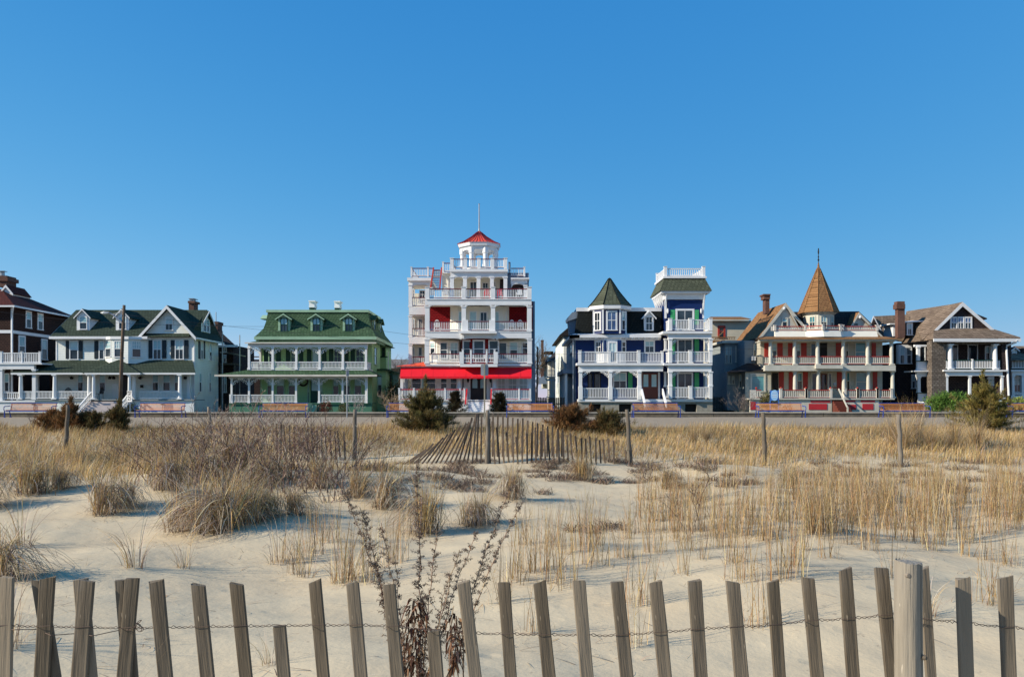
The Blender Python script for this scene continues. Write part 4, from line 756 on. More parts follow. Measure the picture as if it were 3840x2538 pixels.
# =============================================================== house 5: cream house with tall cone roof
def house_tan():
    h = House('cream_house', 'cream house with brick-red shutters, double porches and a tall brown cone roof', 'house', (2640, 940, 2.376), xc=1050)
    T, TT, R, BP, RT = M_['tan'], M_['tan_trim'], M_['tan_roof'], M_['brick_paint'], M_['rail_tan']
    dw = 2.2; db = 13
    h.B('wall', T, 505, 790, 1590, 1420, dw, db)
    h.B('side_wall', M_['grey_clap'], 362, 800, 504, 1060, dw+1.5, db)
    # porch levels
    h.H('porch_roof', R, [(478, 785, -.5), (1730, 785, -.5), (560, 764, .8), (1620, 764, .8), (478, 790, -.5), (1730, 790, -.5), (478, 790, dw), (1650, 790, dw)])
    h.B('porch_beam', TT, 505, 791, 1722, 802, -.4, .3); h.B('porch_ceiling', M_['tan_trim'], 510, 802, 1700, 808, .303, dw)
    h.B('balcony_beam', TT, 545, 1022, 1708, 1070, -.35, .2); h.B('balcony_beam', TT, 998, 1018, 1240, 1050, -.7, -.353); h.B('porch_ceiling', TT, 548, 1040, 1690, 1050, .203, dw)
    for x in (592, 807, 1011, 1240, 1458, 1670): h.col(x, 802, 1020, 0, TT, .36, sq=False)
    for x in (810, 1018, 1246, 1464, 1680): h.col(x, 1070, 1312, 0, TT, .36, sq=False)
    k = dict(top=BP, gap=.17, bw=0.060)
    for a, b in ((540, 578), (606, 792), (822, 998), (1026, 1226), (1254, 1444), (1472, 1656)): h.rail(a, b, 940, 1012, 0, RT, **k)
    h.B('porch_floor', TT, 400, 1314, 1700, 1326, -.35, dw)
    for a, b in ((466, 510), (684, 908), (912, 1130), (1256, 1366), (1370, 1542), (1546, 1668)): h.rail(a, b, 1238, 1312, -.25, RT, posts=(0, 1) if b-a > 60 else (), pw=.22, **k)
    h.B('railing_panel', M_['rail_tan'], 412, 1240, 466, 1312, -.25, -.15)
    m = MB()
    for x in (685, 908, 1128, 1368, 1542, 466):
        X, Y, Z = h.P(x, 1225, -.25); m.lathe(X, Y, [(.04, Z-.1), (.1, Z-.02), (.1, Z+.04), (.02, Z+.12)], 8)
    h.part('post_cap', m, BP)
    # base piers and red panels
    h.B('base_wall', TT, 412, 1327, 1140, 1440, -.2, .1); h.B('base_wall', TT, 1258, 1327, 1560, 1440, -.2, .1)
    for a, b in ((935, 1097), (1413, 1510)): h.B('lattice_panel', M_['lattice_red'], a, 1362, b, 1416, -.24, -.203)
    for a, b, y0, y1 in ((414, 462, 1345, 1416), (952, 1126, 1335, 1352), (1270, 1356, 1370, 1416), (1398, 1524, 1332, 1348), (1256, 1350, 1332, 1346)): h.B('red_panel', M_['lattice_red'], a, y0, b, y1, -.24, -.203)
    h.steps(1146, 1256, 1320, 1416, -.36, 1.9, 6, M_['door_brown'])
    st = MB(); X = h.X(1228, -1); st.hull([(X+a, y, z+c) for a in (-.06, .06) for y, z in ((h.D-.3, h.Z(1228, 0)), (h.D-2.3, h.Z(1395, 0))) for c in (0, -.1)]).box(X-.06, X+.06, h.D-2.36, h.D-2.24, h.base, h.Z(1390, 0)); h.part('stair_rail', st, TT)
    # wall openings
    for a, b in ((538, 580), (652, 702), (750, 790), (865, 915), (1177, 1228), (1495, 1533)): h.shutter(a, 815, b, 945, dw, BP)
    for a, b in ((668, 712), (757, 798), (882, 926), (1186, 1232), (1506, 1545)): h.shutter(a, 1080, b, 1240, dw, BP)
    for a in ((604, 650), (818, 862)): h.win(a[0], 822, a[1], 960, dw, TT)
    h.win(1258, 822, 1290, 960, dw, TT, top='curtain'); h.win(1342, 816, 1442, 960, dw, TT, top='glass_teal', low='glass_teal', split=.4)
    h.win(946, 822, 998, 1010, dw, TT, ny=1, top='glass'); h.B('doorway', M_['dark'], 1036, 812, 1098, 1012, dw-.05, dw-.004)
    h.win(824, 1085, 878, 1235, dw, TT, top='glass_teal'); h.B('doorway', M_['dark'], 608, 1088, 662, 1300, dw-.05, dw-.004)
    dr = h.B('door', M_['door_brown'], 1046, 1095, 1096, 1300, dw-.07, dw-.004); h.part('pane', h.bx(MB(), 1054, 1105, 1088, 1240, dw-.09, dw-.073), M_['glass'], dr); h.win(956, 1088, 1010, 1240, dw, TT, ny=1, top='glass'); h.win(1104, 1088, 1140, 1240, dw, TT, ny=1, top='glass')
    h.win(1264, 1080, 1302, 1240, dw, TT, top='glass_teal'); h.win(1348, 1080, 1452, 1240, dw, TT, top='glass_teal', low='glass_teal', split=.45); h.B('plaque', M_['metal_grey'], 1156, 1175, 1182, 1196, dw-.05, dw-.004); h.B('plaque', M_['brick_paint'], 1148, 1214, 1188, 1222, dw-.05, dw-.004)
    # parapet with flared shingle skirt and balustrade
    P1 = [(630, .9), (900, .9), (1060, .1), (1215, .4), (1235, .9), (1540, .9)]
    m = MB(); fl = []
    for (xa, da), (xb, dbb) in zip(P1, P1[1:]):
        a, b = h.P(xa, 0, da), h.P(xb, 0, dbb); zt, zb = h.Z(714, .9), h.Z(772, .9)
        m.hull([(p[0], p[1]+o, z) for p in (a, b) for o, z in ((0, zt), (.15, zt), (-.25, zb), (.15, zb))])
    h.part('parapet', m, M_['cream_white'])
    for i, ((xa, da), (xb, dbb)) in enumerate(zip(P1, P1[1:])):
        h.railW((h.X(xa, da), h.D+da), (h.X(xb, dbb), h.D+dbb), h.Z(713, .9), h.Z(672, .9), RT, posts=(0, 1) if i in (0, 2, 4) else (), pw=.22, top=BP, gap=.17, bw=0.060)
    h.B('railing_panel', M_['rail_tan'], 600, 674, 630, 714, 1.4, 1.5)
    h.B('roof_deck', M_['dark_roof'], 520, 764, 1600, 780, 1.1, 6)
    # gables and roofs
    h.gable(512, 880, 760, 728, 468, 3.0, 3.2, R, TT, TT, ov=.2, th=.2, yb=780, name='gable_wall')
    a = h.P(728, 465, 2.8); L = h.P(480, 782, 2.8); R2 = h.P(900, 668, 2.8); bk = h.D+11.5
    Lx = h.X(262, 10); Lb = (L[0]-.0, bk, L[2])
    r = h.HW('roof', R, [a, (L[0], L[1], L[2]), (a[0], bk, a[2]), (L[0]-.0, bk, L[2]), (a[0], a[1], a[2]-.2), (L[0], L[1], L[2]-.2), (a[0], bk, a[2]-.2), (L[0], bk, L[2]-.2)])
    h.HW('bargeboard', TT, [(p[0], p[1]+e, p[2]+c) for p in (a, L) for e in (-.06, -.003) for c in (-.02, -.4)], r)
    r = h.HW('roof', R, [a, R2, (a[0], bk, a[2]), (R2[0], bk, R2[2]), (a[0], a[1], a[2]-.2), (R2[0], R2[1], R2[2]-.2), (a[0], bk, a[2]-.2), (R2[0], bk, R2[2]-.2)])
    h.HW('bargeboard', TT, [(p[0], p[1]+e, p[2]+c) for p in (a, R2) for e in (-.06, -.003) for c in (-.02, -.4)], r)
    h.win(690, 596, 748, 672, 3.0, TT, fw=.12, top='glass_blind')
    h.H('roof', M_['dark_roof'], [(780, 545, 5), (1380, 540, 5), (740, 770, 2.4), (1620, 770, 3.2), (780, 545, 6), (1380, 540, 6), (740, 770, 12), (1620, 770, 12)])
    h.gable(1255, 1560, 740, 1372, 550, 3.0, 5.2, R, TT, TT, ov=.25, th=.2, yb=760, name='gable_wall'); h.win(1325, 622, 1380, 668, 3.0, TT, fw=.12, top='glass_blind')
    m = MB(); h.bx(m, 548, 418, 584, 560, 5.5, 6.4); h.bx(m, 530, 385, 594, 398, 5.3, 6.6); h.bx(m, 536, 398, 590, 432, 5.4, 6.5); h.part('chimney', m, M_['brick_red'])
    # turret drum and cone
    c0 = (h.X(1020, 3.6), h.D+3.6); R_ = (h.X(1190, 3)-h.X(850, 3))/2; z1, z0 = h.Z(552, 3), h.Z(700, 3)
    h.part('turret', MB().lathe(c0[0], c0[1], [(R_*.77, z0), (R_*.77, z1-.22), (R_*.95, z1-.003)], 8, pi/8), TT)
    for i, (gx0, gx1, tp) in enumerate(((935, 988, 'glass_teal'), (1040, 1092, 'glass_blind'), (1128, 1154, 'glass_blind'))):
        i0 = (4, 5, 6)[i]; A = (c0[0]+R_*.77*cos(pi/8+i0*pi/4), c0[1]+R_*.77*sin(pi/8+i0*pi/4)); B_ = (c0[0]+R_*.77*cos(pi/8+(i0+1)*pi/4), c0[1]+R_*.77*sin(pi/8+(i0+1)*pi/4)); h.baywin(A, B_, .2, .8, 575, 690, 2, TT, fw=.1, nx=2, top=tp)
    zt = h.Z(105, 3.6)
    cr = h.part('cone_roof', MB().lathe(c0[0], c0[1], [(R_*1.03, z1), (R_*.96, z1+.3), (.14, zt-.6), (.04, zt)], 8, pi/8), R)
    m = MB()
    for i in range(8):
        a_ = pi/8+i*pi/4; m.tube([(c0[0]+r_*cos(a_), c0[1]+r_*sin(a_), z+.01) for r_, z in ((R_*1.03, z1), (R_*.96, z1+.3), (.14, zt-.6))], .05, 4)
    h.part('roof_ridge', m, M_['tan_roof'], cr)
    zq = h.Z(18, 3.6); h.part('finial', MB().lathe(c0[0], c0[1], [(.03, zt-.05), (.035, zt+.1), (.1, zt+.25), (.03, zt+.4), (.075, zt+.55), (.025, zt+.7), (.08, zt+1.0), (.045, zt+1.4), (.01, zq)], 8), M_['dark'], cr)
    # left wing and bay window
    h.B('wing_wall', M_['grey_clap'], 182, 815, 360, 1420, 6.5, 13); h.B('wing_eave', TT, 160, 800, 365, 822, 6.1, 13)
    h.win(278, 848, 350, 990, 6.5, TT, fw=.13); h.win(190, 855, 216, 1000, 6.5, TT); h.win(222, 855, 246, 1000, 6.5, TT)
    h.B('wing_wall', M_['grey_clap'], 362, 1050, 600, 1420, 2.4, 6); h.win(438, 830, 466, 940, 3.7, TT); ac = h.B('air_conditioner', M_['white'], 430, 940, 462, 978, 3.2, 3.697)
    _, P = h.bay([(365, 3.4), (368, 1.2), (596, 1.2), (598, 3.4)], 1068, 1420, M_['tan'], name='bay', dr=1.2); h.winW((h.X(412, 1.2), h.D+1.2), (1, 0), h.X(548, 1.2)-h.X(412, 1.2), h.Z(1250, 1.2), h.Z(1092, 1.2), TT, fw=.16, top='glass_teal', low='glass_teal', split=.85)
    h.part('bay_roof', MB().hull([h.P(*p) for p in ((205, 1080, 1.0), (604, 1066, 1.0), (380, 1003, 3.5), (560, 1003, 3.5), (205, 1080, 7), (604, 1066, 4), (205, 1084, 1.0), (604, 1072, 1.0))]), M_['dark_roof'])
    h.B('wing_wall', M_['grey_clap'], 206, 1085, 364, 1420, 3.5, 6.4); h.win(310, 1100, 336, 1220, 3.5, TT); h.win(212, 1115, 232, 1185, 3.5, TT); h.win(246, 1115, 272, 1185, 3.5, TT)
    m = MB()
    for k_ in (0, 1): X, Y, Z = h.P((715, 1392)[k_], (515, 592)[k_], 2.2); m.lathe(X, Y, [(.1, Z-.12), (.16, Z), (.05, Z+.15)], 8)
    h.part('flood_lamp', m, M_['white'])

def house_beige_behind():
    h = House('beige_house', 'plain beige house with one red-framed window, set back left of the cream house', 'house', (2640, 940, 2.376), D=92, xc=220)
    h.B('wall', M_['tan'], 40, 620, 420, 1400, 0, 8); h.H('roof', M_['tan_roof'], [(20, 612, -.5), (420, 606, -.5), (60, 588, 2), (330, 588, 2), (20, 617, -.5), (420, 612, -.5), (20, 612, 8), (420, 606, 8)]); h.B('fascia', M_['tan_trim'], 20, 613, 400, 624, -.56, -.503)
    h.win(122, 668, 190, 770, 0, M_['brick_paint'], fw=.2, top='glass'); h.B('deck', M_['deck_wood'], 70, 800, 290, 812, -3, 0)
    h.rail(70, 280, 768, 800, -3, M_['deck_wood'], gap=.25, bw=0.048); st = MB()
    a, b = h.P(150, 800, -3), h.P(70, 880, -3)
    for i in range(8): t = i/8; st.box(a[0]+(b[0]-a[0])*t-.2, a[0]+(b[0]-a[0])*t+.15, a[1]-1.2, a[1]-.1, a[2]+(b[2]-a[2])*t-.1, a[2]+(b[2]-a[2])*t-.04)
    st.hull([(p[0], p[1]-1.25+e, p[2]+c) for p in (a, b) for e in (0, .06) for c in (.9, 1.0)]); st.hull([(p[0], p[1]-1.25+e, p[2]+c) for p in (a, b) for e in (0, .06) for c in (-.3, 0)]); h.part('stair', st, M_['deck_wood'])
    for x in (75, 175, 280): h.B('post', M_['deck_wood'], x, 812, x+8, 1400, -3, -2.8)
    h.B('dark_wing', M_['umber_shingle'], 70, 880, 240, 1400, -2, -.1)

# =============================================================== house 6: weathered shingle house
def house_shingle():
    h = House('shingled_house', 'weathered brown shingled house with white-edged front gable and triple attic window', 'house', (3240, 1080, 3.015), xc=1100)
    W, S, R, U = M_['white'], M_['weathered_shingle'], M_['wood_roof'], M_['umber_shingle']
    # main body, set back behind the corner porch
    h.B('wall', U, 770, 600, 1665, 1450, 2.6, 13); h.B('wall', U, 380, 620, 770, 1450, 5.5, 13)
    h.part('corner_pillar', h.bx(MB(), 768, 600, 925, 1420, 0, .9), S)
    h.B('porch_lintel', S, 768, 590, 1650, 634, .05, .6); h.B('right_pillar', U, 1558, 634, 1664, 1420, .02, 1.2)
    # roofs
    e0, e1 = h.P(782, 572, -.4), h.P(1768, 556, -.4); t0, t1 = h.P(790, 460, 1.0), h.P(1442, 455, 1.0)
    r = h.HW('roof', R, [e0, e1, t0, t1, (e0[0], e0[1], e0[2]-.08), (e1[0], e1[1], e0[2]-.08), (e1[0], e1[1]+9, e0[2]), (t1[0], t1[1]+5, t1[2]), (t0[0], t0[1]+5, t0[2]), (e0[0], e0[1]+6, e0[2])])
    h.part('gutter', MB().box(e0[0], e1[0], e0[1]-.12, e0[1]-.003, e0[2]-.3, e0[2]-.0), W, r)
    h.gable(815, 1415, 438, 1096, 160, 1.1, 8, R, U, W, ov=.3, th=.2, yb=460, name='gable_wall', bw=.34)
    # left slope falling toward the neighbour
    L0, L1 = h.P(786, 572, -.4), h.P(420, 622, 7); rp = h.P(1092, 155, 1.0); rb = (h.X(470, 9), h.D+9, h.Z(270, 9)); rq = (rp[0], h.D+9, rp[2])
    sl = [(L0[0], L0[1], L0[2]), (L0[0]-.3, h.D+12, L0[2]), (rp[0], rp[1], rp[2]), (rp[0], h.D+12, rp[2]), (L0[0], L0[1], L0[2]-.2), (L0[0]-.3, h.D+12, L0[2]-.2), (rp[0], rp[1], rp[2]-.25), (rp[0], h.D+12, rp[2]-.25)]
    XL = h.X(786, -.4)
    h.HW('roof', R, [(XL-.2, h.D+1.2, h.Z(572, 0)), (h.X(420, 9), h.D+9, h.Z(628, 7)), (rp[0], h.D+1.2, rp[2]-.1), (h.X(700, 9), h.D+9, rp[2]-.6), (h.X(480, 9), h.D+9, h.Z(262, 9)), (XL, h.D+1.2, h.Z(590, 0)), (rp[0], h.D+9, rp[2]-.4), (rp[0], h.D+9, h.Z(590, 0))])
    h.H('gutter', W, [(786, 572, 1.0), (786, 590, 1.0), (415, 622, 8), (415, 634, 8), (780, 574, 1.1), (412, 630, 8.1)])
    h.H('roof', R, [(115, 318, 10), (500, 300, 10), (70, 560, 9), (500, 620, 8), (115, 318, 14), (500, 300, 14), (215, 560, 8.5)])
    h.part('gable_wall', MB().hull([h.P(*p) for p in ((110, 322, 9.2), (72, 405, 9.2), (228, 535, 9.2), (110, 322, 9.6), (72, 405, 9.6), (228, 535, 9.6), (80, 535, 9.4))]), U)
    h.H('bargeboard', W, [(110, 315, 9.0), (110, 335, 9.0), (228, 530, 9.0), (208, 530, 9.0), (112, 318, 9.1)]); h.H('bargeboard', W, [(110, 315, 9.0), (72, 400, 9.0), (84, 405, 9.0), (110, 338, 9.0), (104, 320, 9.1)])
    h.H('roof', M_['dark_roof'], [(1255, 285, 5), (1392, 340, 5), (1392, 352, 5), (1300, 380, 5), (1255, 285, 8), (1392, 340, 8), (1250, 380, 8)])
    m = MB(); h.bx(m, 384, 235, 462, 560, 3.5, 4.1); h.bx(m, 372, 180, 468, 234, 3.4, 4.2); h.bx(m, 378, 150, 462, 179, 3.45, 4.15); h.part('chimney', m, M_['brick_red'])
    # side dormers
    d = h.part('dormer', h.bx(h.bx(MB(), 485, 388, 560, 530, 4.2, 7.5), 545, 395, 690, 520, 4.6, 7.5), U); h.H('dormer_roof', W, [(440, 382, 3.8), (725, 366, 4.2), (440, 392, 3.8), (725, 376, 4.2), (550, 366, 7), (725, 366, 7)], d); h.win(482, 392, 548, 526, 4.18, W, fw=.14, nx=2)
    h.B('dormer', W, 330, 410, 370, 546, 5, 7); h.B('dormer_roof', W, 293, 398, 372, 412, 4.8, 7)
    h.win(972, 325, 1055, 456, 1.1, W, fw=.12, nx=2, top='glass_blue'); h.win(1050, 325, 1135, 456, 1.1, W, fw=.12, nx=2, top='glass_blue'); h.win(1130, 325, 1220, 456, 1.1, W, fw=.12, nx=2, top='glass_blue')
    # left bay and side windows
    h.B('bay', W, 392, 640, 545, 858, 5.0, 5.497); h.win(400, 665, 462, 850, 5.0, W, fw=.1); h.win(474, 665, 540, 850, 5.0, W, fw=.1, top='curtain'); h.win(534, 976, 585, 1128, 5.5, W, fw=.12); h.win(-20+240, 945, 275, 1050, 5.4, W, fw=.12) if 0 else None
    # left porch stack
    h.B('porch_beam', W, 570, 655, 770, 668, .6, 2.6) if 0 else h.B('porch_beam', W, 575, 640, 768, 662, 1.2, 1.5); h.col(612, 662, 935, 1.2, W, .26); h.B('balcony_panel', W, 608, 830, 768, 928, 1.1, 1.25); h.B('balcony_rail', M_['dark_green'], 600, 820, 768, 829, 1.0, 1.35)
    h.B('balcony_floor', W, 570, 932, 785, 945, .6, 2.6); h.B('porch_beam', W, 600, 946, 775, 1000, 1.0, 1.3); h.col(618, 1000, 1190, 1.2, W, .26); h.B('balcony_panel', W, 615, 1190, 770, 1300, 1.1, 1.25); h.B('balcony_rail', M_['dark_green'], 608, 1180, 770, 1189, 1.0, 1.35)
    h.H('stair_rail', W, [(615, 1280, .5), (790, 1300, -1), (850, 1345, -1.6), (790, 1345, -1.4), (640, 1310, .4), (615, 1300, .6)])
    h.win(636, 660, 700, 818, 2.6, M_['dark'], top='glass', low='glass'); h.B('corner_board', W, 690, 655, 698, 818, 2.5, 2.597)
    # front porch
    h.B('balcony_floor', W, 902, 924, 1632, 942, -.25, 2.6); h.B('porch_beam', W, 925, 943, 1568, 990, -.05, .25)
    for x in (942, 1548): h.col(x, 634, 922, .35, W, .2)
    for x in (975, 1482): h.col(x, 634, 922, 0, W, .42, sq=False, taper=.8)
    k = dict(top=M_['dark_green'], gap=.15, bw=0.056)
    for a, b in ((925, 952), (1002, 1222), (1240, 1462), (1508, 1540)): h.rail(a, b, 812, 918, 0, W, **k)
    h.B('post', W, 1222, 802, 1238, 922, -.08, .08)
    for a, b in ((998, 1060), (1170, 1285)): h.win(a, 640, b, 905, 2.6, W, fw=.07, ny=1, top='glass', low='glass')
    h.win(1365, 655, 1425, 810, 2.6, W, fw=.1); h.win(1430, 655, 1470, 810, 2.4, W, fw=.1)
    for x in (935, 1195, 1558): h.col(x, 990, 1230, .1, W, .2)
    h.win(1405, 1020, 1550, 1180, 2.6, W, fw=.12, nx=3); h.B('roller_blind', W, 1405, 1000, 1548, 1032, 2.3, 2.5); h.B('porch_floor', W, 925, 1235, 1600, 1250, -.1, 2.6); h.B('porch_panel', W, 930, 1251, 1560, 1420, 0, .2)
    dsx = MB(); q = [h.P(1722, 590, -.5), h.P(1720, 612, -.4), h.P(1615, 650, -.1), h.P(1612, 700, -.05), h.P(1638, 1215, -.05)]; dsx.tube(q, .1, 8); h.part('downspout', dsx, W)

def house_far_right():
    h = House('shingled_house', 'brown shingled house cut by the right edge of the photo', 'house', (3240, 1080, 3.015), D=77, xc=1900)
    W, U = M_['white'], M_['umber_shingle']
    h.B('wall', U, 1668, 905, 2600, 1450, 2.6, 12); h.H('roof', M_['wood_roof'], [(1640, 815, -.3), (2600, 815, -.3), (1690, 655, 3), (2600, 655, 3), (1640, 822, -.3), (2600, 822, -.3), (1640, 815, 9), (2600, 815, 9), (1690, 655, 8)]); h.B('wall', U, 1672, 810, 2600, 905, 2.6, 12)
    h.dormer(1665, 1730, 690, 782, 664, 1.2, 3.5, M_['dark_roof'], W, W, 1670, 1724, 690, 778, nx=1); h.B('dormer', M_['umber_shingle'], 1790, 680, 1900, 780, 1.2, 3.5)
    k = dict(top=M_['dark_green'], gap=.15, bw=0.056); h.rail(1668, 2300, 815, 915, 0, W, posts=(.3, .6), **k); h.B('balcony_floor', W, 1650, 922, 2600, 945, -.2, 2.6); h.B('porch_beam', W, 1675, 946, 2600, 985, -.05, .3)
    h.win(1690, 1010, 1768, 1170, 2.6, W, nx=2); h.B('roller_blind', W, 1685, 990, 1768, 1030, 2.3, 2.5); h.col(1682, 985, 1230, .1, W, .22); h.col(1792, 985, 1230, .1, W, .3); h.rail(1690, 2300, 1185, 1215, 0, W, gap=.15, bw=0.056); h.B('porch_floor', W, 1660, 1216, 2600, 1250, -.1, 2.6); h.B('porch_panel', W, 1670, 1251, 2600, 1420, 0, .2)

def small_backs():
    g = House('warehouse_roof_building', 'long low grey-roofed building glimpsed between the green house and the hotel', 'building', (780, 1080, 3.0155), D=120, xc=2150)
    g.B('wall', M_['concrete'], 2040, 900, 2420, 1440, 0, 10); g.H('roof', mat('grey_roof', (.2, .19, .18), .9), [(2025, 905, -.5), (2430, 905, -.5), (2040, 806, 5), (2430, 806, 5), (2025, 905, 10), (2430, 905, 10)]); g.root.name = 'low_building'
    h = House('white_house', 'tall narrow white house whose bright side wall shows just left of the navy house', 'house', (2000, 980, 2.529), D=91, xc=250)
    W = M_['white_clap']; Xf = h.X(288, 0); zf = h.Z(700, 0); h.part('wall', MB().box(Xf, Xf+9, h.D, h.D+17, h.base, zf), W)
    h.HW('roof', M_['dark_roof'], [(Xf-.5, h.D-.5, zf-.1), (Xf-.5, h.D+17, zf-.1), (Xf+9, h.D-.5, zf), (Xf+9, h.D+17, zf), (Xf+3, h.D-.5, zf+3), (Xf+3, h.D+17, zf+3), (Xf-.5, h.D-.5, zf), (Xf-.5, h.D+17, zf)])
    for yy in (3.5, 8, 12.5):
        for zz in (2.2, 5.4): h.winW((Xf, h.D+yy+1), (0, -1), .9, zz, zz+1.6, W)
    for y0, y1, y2 in ((940, 1030, 1090), (1120, 1215, 1280)):
        h.B('balcony_floor', M_['white'], 130, y2, 212, y2+10, -1.5, 1.5); h.rail(134, 208, y1, y2, -1.4, M_['white'], gap=.16, bw=0.056); h.B('porch_beam', M_['white'], 130, y0-6, 212, y0+12, -1.5, -1.3)
        for x in (138, 172, 206): h.B('column', M_['white'], x-3, y0+12, x+3, y2, -1.5, -1.35)
    h.B('wall', M_['cream_white'], 150, 945, 207, 1400, 1, 6); h.H('roof', M_['dark_roof'], [(112, 962, -1.8), (210, 925, -1.8), (112, 966, -1.8), (210, 850, 3), (210, 930, 3), (112, 962, 6)])
    g = House('cottage', 'small distant cottage with tall thin brick chimney, between the hotel and the navy house', 'house', (2000, 980, 2.529), D=118, xc=130)
    g.B('wall', M_['tan'], 90, 905, 190, 1200, 0, 6); g.H('roof', M_['dark_roof'], [(60, 1000, -.5), (135, 925, -.5), (200, 1000, -.5), (60, 1000, 6), (135, 925, 6), (200, 1000, 6)]); g.H('roof', M_['dark_roof'], [(82, 880, .5), (190, 852, .5), (110, 852, .5), (82, 880, 5), (190, 890, 5), (190, 852, 5)])
    c = MB(); g.bx(c, 76, 755, 98, 950, -.8, 0); g.bx(c, 73, 745, 100, 757, -.9, .1); g.part('chimney', c, M_['brick_red']); g.B('lower_wall', M_['brick_red'], 70, 1010, 100, 1150, -1, 0); g.win(110, 880, 130, 940, 0, M_['white'])
    g.H('shed_roof', M_['grey_blue'], [(0, 1130, -3), (100, 1085, -3), (135, 1160, -3), (40, 1165, -3), (0, 1130, 0), (100, 1085, 0), (135, 1160, 0)])
house_brown_left(); house_white(); house_brown_behind(); house_green(); house_red(); house_blue(); house_tan(); house_beige_behind(); house_shingle(); house_far_right(); small_backs()
# =============================================================== ground: dune sand, promenade, sea wall, street
rng = np.random.default_rng(11)
_w = [(rng.uniform(0, 2*pi), 2*pi/rng.uniform(2.0, 7.5), rng.uniform(0, 6.3), rng.uniform(.012, .03)) for _ in range(9)]
_w += [(rng.uniform(0, 2*pi), 2*pi/rng.uniform(.5, 1.3), rng.uniform(0, 6.3), rng.uniform(.002, .0045)) for _ in range(8)]
MOUNDS = [(-4.6, 13.6, .26, 2.3, 1.9), (-2.6, 15.2, .22, 2.2, 1.6), (-7.5, 14.5, .2, 2.2, 2.2), (-3.3, 11.0, .13, .9, .7), (-5.5, 12.2, .15, .9, .7), (-2.0, 12.0, .08, .7, .5), (5.0, 13.5, .1, 1.6, 1.2), (8.5, 11.5, .12, 1.8, 1.4), (-4.2, 7.6, .1, 1.0, .8), (3.2, 9.2, .06, 1.2, .6), (-.6, 12.6, .1, .6, .5), (.6, 11.2, .07, .6, .5), (1.0, 16.8, .1, 1.2, .8), (4.4, 17.2, .1, 1.2, .8), (8.8, 16.0, .08, 1.5, .8), (-8.5, 9.5, .12, 2.0, 1.5)]
def zt(x, y):
    x = np.asarray(x, float); y = np.asarray(y, float); z = np.zeros(np.broadcast(x, y).shape)
    for a, k, p, am in _w: z = z+am*np.sin(k*(x*cos(a)+y*sin(a))+p+.35*np.sin(1.3*x+.7*y))
    for mx, my, h, sx, sy in MOUNDS: z = z+h*np.exp(-((x-mx)/sx)**2-((y-my)/sy)**2)
    t = np.clip((y-17.5)/(27.3-17.5), 0, 1); s = t*t*(3-2*t); z = z*(1-s*.75)
    z = z+s*.60
    return np.where(y > 27.2, np.minimum(z, .52), z)
def at(pxx, pyy):      # the ground point seen at a photo pixel
    d = 12.0
    for _ in range(60):
        x = (pxx-1920)*d/F; d = .5*d+.5*min(60, F*(E-float(zt(x, d)))/max(pyy-HY, 12))
    return x, d, float(zt((pxx-1920)*d/F, d))
def heightfield(name, xs, ys, m):
    X, Y = np.meshgrid(xs, ys); Z = zt(X, Y); n, k = X.shape
    me = bpy.data.meshes.new(name); v = np.stack([X, Y, Z], -1).reshape(-1, 3)
    i = np.arange((n-1)*(k-1)); r, c = i//(k-1), i % (k-1); a = r*k+c
    q = np.stack([a, a+1, a+k+1, a+k], -1)
    fill(me, v, q); me.materials.append(m)
    me.polygons.foreach_set('use_smooth', np.ones(len(q), bool))
    o = bpy.data.objects.new(name, me); COL.objects.link(o); o['kind'] = 'structure'; return o
def fill(me, v, q):
    me.vertices.add(len(v)); me.vertices.foreach_set('co', np.asarray(v, np.float32).ravel())
    me.loops.add(q.size); me.loops.foreach_set('vertex_index', q.astype(np.int32).ravel())
    me.polygons.add(len(q)); me.polygons.foreach_set('loop_start', np.arange(0, q.size, q.shape[1], dtype=np.int32)); me.polygons.foreach_set('loop_total', np.full(len(q), q.shape[1], np.int32))
    me.update(calc_edges=True); me.validate()
